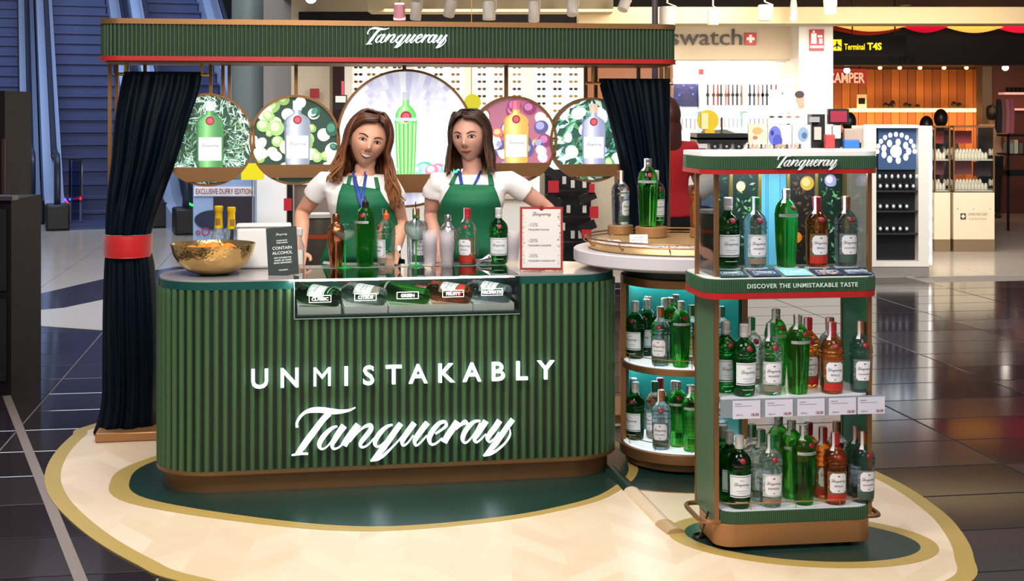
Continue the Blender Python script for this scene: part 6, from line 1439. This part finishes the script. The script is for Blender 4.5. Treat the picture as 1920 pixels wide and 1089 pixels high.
def printboard(name, lab, p0, p1, y0, y1, Y, bg, shapes, cat='poster'):
    t = wthing(name, lab, cat); wbox('board', p0, p1, y0, y1, Y, .04, mat('board_'+bg, bg, .5), t); b = B()
    for i, (cx_, cy_, rx_, ry_, c_) in enumerate(shapes):
        cx_, cy_ = max(p0+rx_, min(p1-rx_, cx_)), max(y0+ry_, min(y1-ry_, cy_))
        v = [(X_(cx_, Y), Y-.003-.0006*i, Z_(cy_, Y))]+[(X_(cx_+rx_*cos(t_), Y), Y-.003-.0006*i, Z_(cy_+ry_*sin(t_), Y)) for t_ in [2*pi*k/16 for k in range(16)]]
        b.add(v, [(0, 1+k, 1+(k+1) % 16) for k in range(16)], None, c_)
    wbox('post', (p0+p1)/2-2, (p0+p1)/2+2, y1-2, y1 if Y < 13.2 else 215+(H+.0)*F/Y-1, Y+.05, .04, M_BLACK, t)
    obj('print', b, M_PRINT, t, 0); return t
printboard('portrait_poster', 'white poster with a dark-haired portrait beside the watch niche', 1443, 1515, 168, 212, 14.2, 'f6f4f2', [(1501, 210, 15, 8, 'd8c4b8'), (1502, 196, 6, 8, 'b8927c'), (1500, 186, 8, 13, 'c09880'), (1499, 177, 9, 7, '3c2c26'), (1460, 194, 8, 5, 'e4e0de'), (1460, 194, 6.5, 3.8, 'f4f2f0'), (1467, 175, 1.5, 2, '505050')])
printboard('glasses_board', 'white board with four pairs of spectacles under the portrait', 1441, 1516, 213, 232, 14.1, 'f4f2ee', [(1447+i*16, 219, 5, 2, c_) for i, c_ in enumerate(('3a3a3a', '3a3a3a', 'a07868', 'a08878'))])
printboard('warm_poster', 'cream and orange picture poster right of the black roof', 1403, 1438, 232, 278, 13.02, 'f2d8b4', [(1420, 245, 9, 7, 'e0a868'), (1418, 262, 8, 10, 'f4e4cc'), (1416, 258, 5, 4, 'c07a4a'), (1424, 274, 9, 6, 'f8ecd8'), (1432, 240, 4, 6, 'faf0e4')])
printboard('phone_poster', 'blue and violet device poster behind the cart canopy', 1440, 1484, 234, 278, 13.02, 'f0eef4', [(1453, 255, 12, 19, '6a70c8'), (1458, 264, 9, 12, '4a50b0'), (1448, 249, 3, 5, '2a2a70'), (1466, 276, 14, 4, 'b8a888')])
printboard('pale_poster', 'pale blue picture poster behind the cart canopy', 1486, 1520, 234, 278, 13.02, 'ece8e2', [(1506, 252, 10, 14, '8aa4c0'), (1508, 254, 5, 6, '4a6888'), (1496, 274, 8, 6, 'c8b8b0')])
for i in range(14):
    px = 1405+i*8.2; o = obj('shop_trinket', B().lathe([(0, 0), (.014, 0), (.008, .02), (.012, .035), (0, .045)], 10), mat(('trinket_gold', 'trinket_dark', 'trinket_pink')[i % 3], ('c8b088', '4a4844', 'c89aa0')[i % 3], .4), None, 40, loc=(X_(px, 12.7), 12.98, Z_(279, 12.95)+.002), label='small trinket on the white shop counter, %s from the left' % ('first', 'second', 'third', '4th', '5th', '6th', '7th', '8th', '9th', '10th', '11th', '12th', '13th', 'last')[i], category='trinket', group='trinkets on the white counter')
tm = wthing('till_monitor', 'dark red till screen on a black post above the cart canopy', 'monitor'); wbox('housing', 1553, 1592, 204, 233, 13.3, .06, M_BLACK, tm); wbox('screen', 1557, 1588, 208, 229, 13.28, .02, mat('maroon_screen', '8a1830', .4, emit=.35), tm); wbox('post', 1567, 1575, 233, 279, 13.35, .06, M_BLACK, tm)
tk = wthing('till_tower', 'black till tower with small packets beside the monitor', 'till'); wbox('tower', 1522, 1547, 214, 279, 13.3, .2, M_BLACK, tk); wbox('packet', 1527, 1540, 238, 262, 13.27, .03, mat('beige_packet', 'c8b8a8', .5), tk); wbox('screen', 1518, 1537, 219, 229, 13.24, .05, mat('grey_screen', '9a9a9a', .4), tk)
for nm, lab, p, col in (('red_gift_bag', 'red bag on the white counter beside the till', (1548, 1566, 252, 279), 'c03a3a'), ('white_lamp_box', 'white lit box beside the red bag', (1562, 1577, 235, 260), 'f8f0dc'), ('blue_folder', 'blue folder leaning on the white counter', (1583, 1612, 262, 279), '2a6ab8'), ('striped_basket', 'striped pale basket behind the blue folder', (1583, 1618, 241, 268), 'b8a090')):
    t = wthing(nm, lab, nm.split('_')[1]); Yb = 13.1+(.1 if 'white' in nm else .15 if 'basket' in nm else 0); wbox('panel', *p, Yb, .08, mat('goods_'+col, col, .5, noise=.1), t, bev=.01); wbox('foot', p[0]+3, p[1]-3, p[3]-1, 280, Yb+.01, .06, M_BLACK, t)
# kiosk with watch cushions
kq = wthing('watch_kiosk', 'white free-standing watch kiosk with black shelves and a bubble-edged side', 'kiosk'); Yk = 13.7
wbox('plinth', 1636, 1742, 500, 519, Yk, .55, mat('grey_plinth', '8a847c', .5), kq); wbox('frame', 1620, 1643, 236, 501, Yk, .5, M_WH, kq); wbox('frame', 1722, 1742, 236, 501, Yk, .5, M_WH, kq); wbox('frame', 1643, 1722, 490, 501, Yk, .5, M_WH, kq); wbox('frame', 1643, 1722, 234, 240, Yk, .5, M_WH, kq)
wbox('black_back', 1643, 1722, 240, 490, Yk+.12, .3, M_BLACK, kq)
b = B(); wb_(b, 1647, 1720, 240, 318, Yk+.08, .03, '2c4468'); 
q = B()
for a in range(9): disc(q, .11*cos(a*.7), .07*sin(a*.7), .028, 0, 'e8f0fa', 12, .8)
for a in range(11): t_ = pi*a/10; disc(q, .16*cos(t_), .13*sin(t_), .02, 0, 'f4f8ff', 10, .9)
disc(q, 0, .0, .05, -.002, '1c2c50', 16); disc(q, 0, 0, .03, -.003, 'c8d4e8', 12)
b.add([(x*1.15+X_(1684, Yk), Yk+.078+y*.5, z*1.3+Z_(284, Yk)) for x, y, z in q.v], q.f, None, 'eef4fc'); obj('header_print', b, mat('kiosk_print', 'ffffff', .5, attr=True, aemit=.5), kq, 0)
for r_, (y, n) in enumerate(((350, 6), (388, 5), (430, 5))):
    sh_ = wbox('shelf', 1644, 1721, y+7, y+10, Yk-.0, .2, mat('dark_grey_shelf', '2a2c32', .4), kq)
    for i in range(n): px = 1651+12.4*i; obj('watch_cushion', B().box(X_(px-4.6, Yk), X_(px+4.6, Yk), Yk+.01, Yk+.05, Z_(y+5, Yk), Z_(y-6, Yk)), M_BLACK, sh_, 0, bev=.004); obj('watch', B().ell((X_(px, Yk), Yk+.005, Z_(y-1, Yk)), (.016, .008, .018), 12, 8), mat('pale_watch', 'd8e4ee', .3, metal=.3), sh_)
for i in range(7): px = 1651+11.6*i; obj('watch', B().ell((X_(px, Yk), Yk+.03, Z_(331, Yk)), (.014, .008, .022), 12, 8), mat('pale_watch'), kq)
bl = B().box(X_(1742, Yk), X_(1751, Yk), Yk+.05, Yk+.5, Z_(498, Yk), Z_(236, Yk)); obj('side_panel', bl, mat('silver_side', 'e4e2e2', .3), kq)
for i in range(8): y = 252+32*i; obj('side_bubble', B().ell((X_(1750, Yk), Yk+.14, Z_(y, Yk)), (.035, .07, .075), 16, 12), mat('clear_bubble', 'd4d6da', .12, metal=.5), kq); obj('spot', B().ell((X_(1744, Yk), Yk+.02, Z_(y+14, Yk)), (.012, .012, .012), 8, 6), M_LAMP, kq)
# second glass showcase
k2 = wthing('glass_showcase', 'cream glass-topped showcase with watch stands behind the kiosk', 'showcase'); Y2 = 16.2
for p0, p1 in ((1752, 1782), (1788, 1865)):
    wbox('plinth', p0, p1, 449, 473, Y2, .6, mat('bronze_plinth', '8a7458', .45, metal=.3), k2); wbox('cabinet', p0, p1, 361, 449, Y2, .6, mat('cream_laminate', 'e4d4b8', .45), k2, bev=.004)
    wbox('glass_box', p0+1, p1-1, 238, 361, Y2+.02, .56, M_PANE, k2); wbox('top_rim', p0, p1, 236, 239, Y2, .6, M_BRONZE, k2)
    for px in (p0+1, p1-1): wbox('edge_post', px-1.2, px+1.2, 238, 361, Y2, .02, M_BRONZE, k2)
    for y in (301, 359): 
        s2 = wbox('glass_shelf', p0+2, p1-2, y-2, y, Y2+.05, .5, M_WH, k2)
        n = int((p1-p0)/6.5)
        for i in range(n):
            for j in range(2): px = p0+6+i*6.2; obj('watch_stand', B().lathe([(.014, 0), (.02, .01), (.022, .05), (.01, .08), (0, .082)], 10, T(X_(px, Y2), Y2+.14+.2*j, Z_(y-2-6*j, Y2)+.0)), mat('ivory_stand', 'efe6d2', .4), s2)
        if y: wbox('header_card', p0+3, min(p1-3, p0+34), y-58+(2 if y < 310 else 0), y-32, Y2+.4, .02, mat('card_%d' % y, 'c84a48' if y < 310 else 'a05a68', .5), s2); 
    if p1 > 1800: wbox('header_card', 1826, 1862, 304, 330, Y2+.42, .02, mat('dark_card', '4a2a34', .5), k2)
b = B(); wb_(b, 1801, 1811, 400, 411, Y2-.006, .004, '3a3430'); wb_(b, 1804.6, 1807.4, 402, 409, Y2-.008, .002, 'f4ecdc'); wb_(b, 1802.5, 1809.5, 404.2, 406.8, Y2-.009, .002, 'f4ecdc'); obj('cross_badge', b, M_PRINT, k2, 0)
wtext('SWISS MILITARY', 1815, 1852, 404, Y2, M_PRINT, k2, 0, '8a7c68', hpx=5); wtext('H A N O W A', 1817, 1849, 412, Y2, M_PRINT, k2, 0, '9a8c78', hpx=4)
for px in (1795, 1825, 1856): obj('lock', B().ell((X_(px, Y2), Y2-.003, Z_(391, Y2)), (.008, .005, .008), 8, 6), M_CHROME, k2)
# shoe shop, dark fascia, hanging sign
wood = mat('warm_wood_slats', '9c5620', .6, noise=.25, nscale=2.2)
wf = wbox('wall_far', 1500, 1842, 118, 388, 24.03, .1, wood, kind='structure')
for i in range(22): wbox('board', 1502+15.4*i, 1516.4+15.4*i, 118, 388, 24.0, .03, [wood, mat('warm_wood_slats_dark', '8a4a1a', .6), mat('warm_wood_slats_light', 'ac6426', .6)][(i*7) % 3], wf)
sh = wthing('lit_shoe_shelf', 'glowing long shelf with shoes on the orange wood wall', 'shelf'); wbox('shelf_board', 1598, 1835, 203, 210, 23.6, .35, mat('warm_lit_shelf', 'ffd890', .5, emit=1.6), sh)
for i, (px, s_) in enumerate(((1662, 1), (1668, .8), (1675, 1.4), (1700, 1), (1707, .8), (1722, .7), (1790, 1.2), (1800, 1))):
    obj('shoe', B().ell((X_(px, 23.7), 23.75, Z_(203, 23.7)+.05*s_), (.04, .1, .05*s_), 12, 8), mat('dark_shoe', '2a1a12', .5), None, label='dark shoe on the glowing shelf, %s from the left' % ('first', 'second', 'third', 'fourth', 'fifth', 'sixth', 'seventh', 'last')[i], category='shoe', group='shoes on the glowing shelf')
lw = wthing('shop_table', 'low shoe table in front of the orange wall', 'table'); wbox('table_top', 1600, 1700, 250, 255, 22.5, .6, mat('ochre_table', 'a8702c', .5), lw); wbox('leg', 1604, 1608, 255, 400, 22.5, .05, M_DARK, lw); wbox('leg', 1690, 1694, 255, 400, 22.5, .05, M_DARK, lw)
pc = wthing('small_shop_picture', 'small black and white picture standing on the glowing shelf', 'picture'); wbox('frame', 1607, 1625, 177, 203, 23.55, .04, mat('pic_white', 'f0e0c0', .5), pc); wbox('motif', 1610, 1622, 184, 195, 23.54, .01, M_DARK, pc)
cs = wthing('shoe_shop_sign', 'red arched shop sign with pale letters on the wood wall', 'sign')
b = B(); v = []; n = 14
for i in range(n+1): px = 1545+80*i/n; t_ = (i/n-.5)*2; v += [(X_(px, 22.0), 22.0, Z_(129, 22.0)), (X_(px, 22.0), 22.0, Z_(154+9*t_*t_, 22.0))]
b.add(v, [(2*i, 2*i+1, 2*i+3, 2*i+2) for i in range(n)]); o = obj('banner', b, mat('sign_red', 'a81e18', .5, emit=.15), cs, 0); md = o.modifiers.new('t', 'SOLIDIFY'); md.thickness = .05
wtext('CAMPER', 1552, 1621, 155, 21.93, mat('pale_sign_letters', 'e8c8b0', .5, emit=.3), cs, .01, hpx=19, bold=.02)
wbox('trim_6', 1562, 2150, 60, 122, 20.0, .5, mat('black_brown_fascia', '170e0c', .5, noise=.1), kind='structure')
wtext('ÓN', 1668, 1714, 117, 19.995, mat('black_letters', '060404', .3), bpy.data.objects['trim_6'], .02, hpx=22)
struct('ceiling_shop', B().box(X_(1555, 20.2), X_(2150, 20.2), 20.2, 24, 2.385, 2.45), M_DARK)
for px in (1560, 1612): obj('hanger', B().cyl((X_(px, 22), 22.03, Z_(131, 22)), (X_(px, 22), 22.03, 2.385), .012, 6), M_DARK, cs)
# gathered drapes above the fascia; their own emission stands in for backlight
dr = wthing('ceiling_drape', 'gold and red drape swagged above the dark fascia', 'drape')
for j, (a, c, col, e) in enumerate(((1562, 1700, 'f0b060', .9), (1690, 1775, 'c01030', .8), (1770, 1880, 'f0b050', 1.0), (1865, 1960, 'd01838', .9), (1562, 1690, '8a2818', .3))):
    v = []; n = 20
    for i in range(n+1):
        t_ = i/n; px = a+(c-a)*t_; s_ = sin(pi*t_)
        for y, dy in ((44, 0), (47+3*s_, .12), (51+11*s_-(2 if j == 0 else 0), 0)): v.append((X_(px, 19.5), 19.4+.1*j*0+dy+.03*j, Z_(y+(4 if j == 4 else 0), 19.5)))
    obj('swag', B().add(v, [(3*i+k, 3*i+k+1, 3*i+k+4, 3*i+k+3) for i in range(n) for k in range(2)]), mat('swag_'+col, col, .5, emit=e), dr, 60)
hs = wthing('terminal_sign', 'hanging black direction sign reading Terminal T4S in yellow', 'sign'); Yh = 17.5
wbox('panel', 1562, 1700, 66, 104, Yh, .12, M_DARK, hs); MY = mat('lit_yellow', 'ffd800', .5, emit=1.2)
wbox('pictogram', 1560, 1578, 74, 95, Yh-.01, .02, MY, hs); wtext('Terminal', 1583, 1621, 93, Yh-.01, MY, hs, .003, hpx=11, bold=.01); wtext('T4S', 1626, 1653, 93, Yh-.01, MY, hs, .003, hpx=13, bold=.03)
b = B(); wb_(b, 1568, 1570.5, 77, 92, Yh-.02, .005); b.add([(X_(x, Yh), Yh-.02, Z_(y, Yh)) for x, y in ((1569, 81), (1577, 88), (1577, 90), (1569, 86), (1561, 90), (1561, 88))], [(0, 1, 2, 3), (0, 3, 4, 5)]); obj('plane_symbol', b, M_BLACK, hs, 0)
for px in (1600, 1680): obj('hanger', B().cyl((X_(px, Yh), Yh+.05, Z_(66, Yh)), (X_(px, Yh), Yh+.05, 3.06), .01, 6), M_BLACK, hs)
wbox('pillar_far', 1842, 1860, 118, 400, 22.4, .3, mat('taupe_pillar', '6a5a50', .5), kind='structure')
rsn = wthing('red_shop', 'dim reddish shop front at the right edge with lit shelves', 'shop display'); wbox('back', 1860, 2050, 118, 400, 22.5, .1, mat('dusky_red_wall', '5c3028', .6, noise=.2), rsn)
for y in (173, 203): wbox('shelf', 1884, 2050, y, y+4, 22.2, .3, mat('pink_lit_shelf', 'f0b8a8', .5, emit=.5), rsn)
for i in range(8): px = 1890+8*i; wbox('goods', px, px+5, 164, 173, 22.25, .1, M_DARK, rsn)
rk = wthing('clothes_rack', 'dark rail with folded goods at the right edge', 'rack'); Yr = 19.0
wbox('shelf', 1888, 1990, 252, 256, Yr, .4, M_DARK, rk); wbox('shelf', 1888, 1990, 288, 291, Yr, .4, M_DARK, rk); wbox('shelf', 1890, 1990, 320, 330, Yr, .4, M_DARK, rk)
for px in (1890, 1935): wbox('post', px, px+3, 252, 432, Yr, .05, M_DARK, rk)
for i, c_ in enumerate(('8a8a80', 'b0a890', '5a5048', '7a3a30', '9a9a9a')): wbox('folded_goods', 1893+i*9, 1900+i*9, 262 if i % 2 else 268, 288, Yr+.05, .25, mat('folded_'+c_, c_, .6), rk)
for i, (px, c_) in enumerate(((1872, '1c1418'), (1880, '8a5a50'), (1888, 'c0707a'), (1896, 'b86070'))): 
    o = obj('hanging_scarf', B().tube([(0, 0, 0), (.01, 0, -.2), (0, .01, -.42), (.01, 0, -.5)], [.03, .045, .05, .03], 10, flat=.5), mat('scarf_'+c_, c_, .7), None, loc=(X_(px, 20.4), 20.4, Z_(186, 20.4)), label='%s scarf hanging beside the man in the pale shirt' % ('black', 'brown', 'pink', 'rose')[i], category='scarf', group='scarves at the right edge')
# track spots and downlights
def spot(px, y, Y, r, h, rx=0, rz_=0, lab='', on=True):
    t = thing('spotlight', lab, 'ceiling light', (X_(px, Y), Y, Z_(y, Y)), 0, 'track spotlights'); M_ = T(0, 0, 0, rz_, rx)
    obj('housing', B().lathe([(r*.9, -h*.5), (r, -h*.46), (r, h*.42), (r*.86, h*.5), (0, h*.5)], 24, M_), M_FIX, t, 40)
    obj('lamp_face', B().lathe([(0, -h*.47), (r*.88, -h*.47)], 24, M_), M_LAMP if on else M_WH, t)
    obj('bracket', B().tube([(r*1.05, 0, 0), (r*1.1, 0, h*.5), (0, 0, h*.7), (0, 0, max(.05, 3.055-Z_(y, Y)))], r*.14, 6), M_FIX, t)
for i, (px, y, Y, r, h, rx, rz_, on) in enumerate(((780, 20, 14.9, .06, .2, .25, .3, True), (844, 14, 14.9, .062, .2, .45, .5, True), (917, 20, 14.8, .07, .2, 0, 0, False), (1001, 22, 14.8, .06, .22, -.05, 0, True), (1073, 12, 14.8, .062, .2, -.35, .1, True), (1172, 4, 14.8, .06, .2, -.5, -.7, True),
      (1251, 30, 14.8, .085, .2, 0, 0, False), (1337, 32, 14.8, .06, .17, 0, 0, False), (1434, 24, 14.8, .075, .17, 0, 0, False), (1556, 12, 14.8, .065, .16, .3, -.5, False), (1698, 0, 18.5, .07, .16, 0, 0, True), (1764, -4, 18.5, .07, .16, 0, 0, True))):
    spot(px, y, Y, r, h, rx, rz_, ('white track spotlight, %s from the left along the shop ceiling' % ('first', 'second', 'third', 'fourth', 'fifth', 'sixth', 'seventh', 'eighth', 'ninth', 'tenth', '11th', 'last')[i]), on)
dl = thing('downlight', 'bright round lamp above the left part of the canopy', 'ceiling light', (X_(583, 15.5), 15.5, Z_(-2, 15.5))); obj('lamp_face', B().ell((0, 0, 0), (.06, .06, .05), 16, 10), M_LAMP, dl); obj('collar', B().lathe([(.07, .02), (.09, .05), (.05, .06)], 20), M_FIX, dl)
dl = thing('downlight', 'small bright lamp left of the pillar top', 'ceiling light', (X_(1488, 15.3), 15.3, Z_(34, 15.3))); obj('lamp_face', B().ell((0, 0, 0), (.035, .035, .03), 16, 10), M_LAMP, dl); obj('collar', B().lathe([(.04, .02), (.05, .04), (.02, .3)], 20), M_FIX, dl)
pk = wthing('pink_lantern', 'small pink lantern above the canopy centre', 'lamp'); obj('shade', B().lathe([(.0, 0), (.062, 0), (.066, .01), (.060, .17), (.0, .17)], 24, T(X_(749, 15), 15, Z_(38, 15))), mat('pink_shade', 'd88a92', .5, emit=.1), pk); obj('cord', B().cyl((X_(749, 15), 15, Z_(38, 15)+.16), (X_(749, 15), 15, 3.06), .004, 6), M_BLACK, pk); obj('glow', B().lathe([(0, 0), (.05, 0), (.05, .012), (0, .014)], 20, T(X_(749, 15), 15, Z_(38, 15)+.171)), MATS['lamp_face'], pk)
for i, px in enumerate((1588, 1650, 1687, 1725, 1770, 1812, 1885)):
    t = thing('shop_downlight', 'small shop lamp over the shoe shop, %s from the left' % ('first', 'second', 'third', 'fourth', 'fifth', 'sixth', 'last')[i], 'ceiling light', (X_(px, 21.4), 21.4, Z_(127 if i else 132, 21.4)), 0, 'shoe shop lamps')
    obj('lamp_face', B().ell((0, 0, 0), (.05, .05, .045) if i in (0, 6) else (.034, .034, .03), 14, 8), M_LAMP if i in (0, 6) else mat('dim_lamp', 'f0c090', .5, emit=2.5), t); obj('collar', B().lathe([(.03, .02), (.04, .04), (.02, 2.385-Z_(127 if i else 132, 21.4))], 14), M_DARK, t)
ol = bpy.data.lights.new('wood_wall_lamp', 'AREA'); ol.energy = 62; ol.color = (1, .58, .24); ol.size = 4; ol.shape = 'RECTANGLE'; ol.size_y = .3; oo = bpy.data.objects.new('wood_wall_lamp', ol); COL.objects.link(oo); oo.location = (6.6, 23.2, Z_(214, 23.6)-.1); oo.rotation_euler = (R(60), 0, 0)
oo2 = oo.copy(); COL.objects.link(oo2); oo2.location = (6.6, 22.9, Z_(120, 23.6)); oo2.rotation_euler = (R(40), 0, 0)
pb_ = thing('hall_pole', 'slim dark pole rising behind the right end of the canopy', 'pole', (X_(1228, 8.1), 8.1, 0)); obj('shaft', B().lathe([(.018, 0), (.018, 3.9)], 16), mat('plum_pole', '4a4048', .4), pb_); obj('foot', B().lathe([(.12, 0), (.12, .01), (.03, .03)], 24), MATS['plum_pole'], pb_)
wbox('wall_brown', 1098, 1262, 112, 300, 16.95, .1, mat('orange_brown_panel', '8a5028', .5, noise=.1), kind='structure')
# people in the background
def plain_hair(col, L_=.0, vol=.0):
    def f(MH, nk):
        b = B(); 
        def fn(q, d): 
            x, y, z = q
            if y < -.02 and z < .05: return (x*.8, y*.8+.02, z*.8)
            return q
        b.ell((0, .01, .008), (.083+vol, .104+vol, .119+vol), 32, 20, MH, col, fn)
        if L_:
            rows = []; c = MH @ Vector((0, .04, .0))
            for k in range(9): t = k/8; rows.append((c.z+.09-(L_+.09)*t, c.x+.008*sin(5*t), c.y-.03+.035*min(1, t*3), .055+.034*min(1, t*5)-.030*t*t*t, .07+.02*min(1, t*4)-.06*t))
            loft(b, rows[::-1], 24); b.c[-(24*8+2):] = [col]*(24*8+2)
        return b
    return f
person('woman seen from behind with very long brown hair and a red short-sleeved top', 1250, 9.0, R(200), dict(el=(-.22, .02, 1.05), wl=(-.13, -.17, 1.0), dl=(.8, -.5, -.2), er=(.24, -.03, 1.06), wr=(.10, -.16, 1.02), dr=(-.8, -.4, -.2)), 'c49a8c', 'c41c24', '0c0c10', hairf=plain_hair('4c2418', .50), vox=.008, apron=None, sleeve=.62, sc=1.06)
person('man seen from behind in a pale shirt and dark trousers at the right edge', 1859, 21.5, R(185), {}, '8a6450', 'a88a78', '100c0e', hairf=plain_hair('1a1210'), vox=.014, sc=1.08)
for px, Y, lab, sc_, L_ in ((1564, 17.9, 'shopper in dark clothes beside the pale pillar, nearer the pillar', 1.02, 0), (1592, 18.2, 'shopper in dark clothes right of the till monitor', 1.0, 0), (1737, 19.0, 'dark-haired shopper standing left of the grey-clad one', .97, 0), (1764, 19.4, 'shopper in dark grey in the middle of the shoe shop', 1.03, 0)):
    person(lab, px, Y, R(170), {}, '5a3c30', '1c1416', '0e0c10', hairf=plain_hair('140c0a', 0, .01), vox=.018, sc=sc_, shoes=True, group='shoppers in the shoe shop')
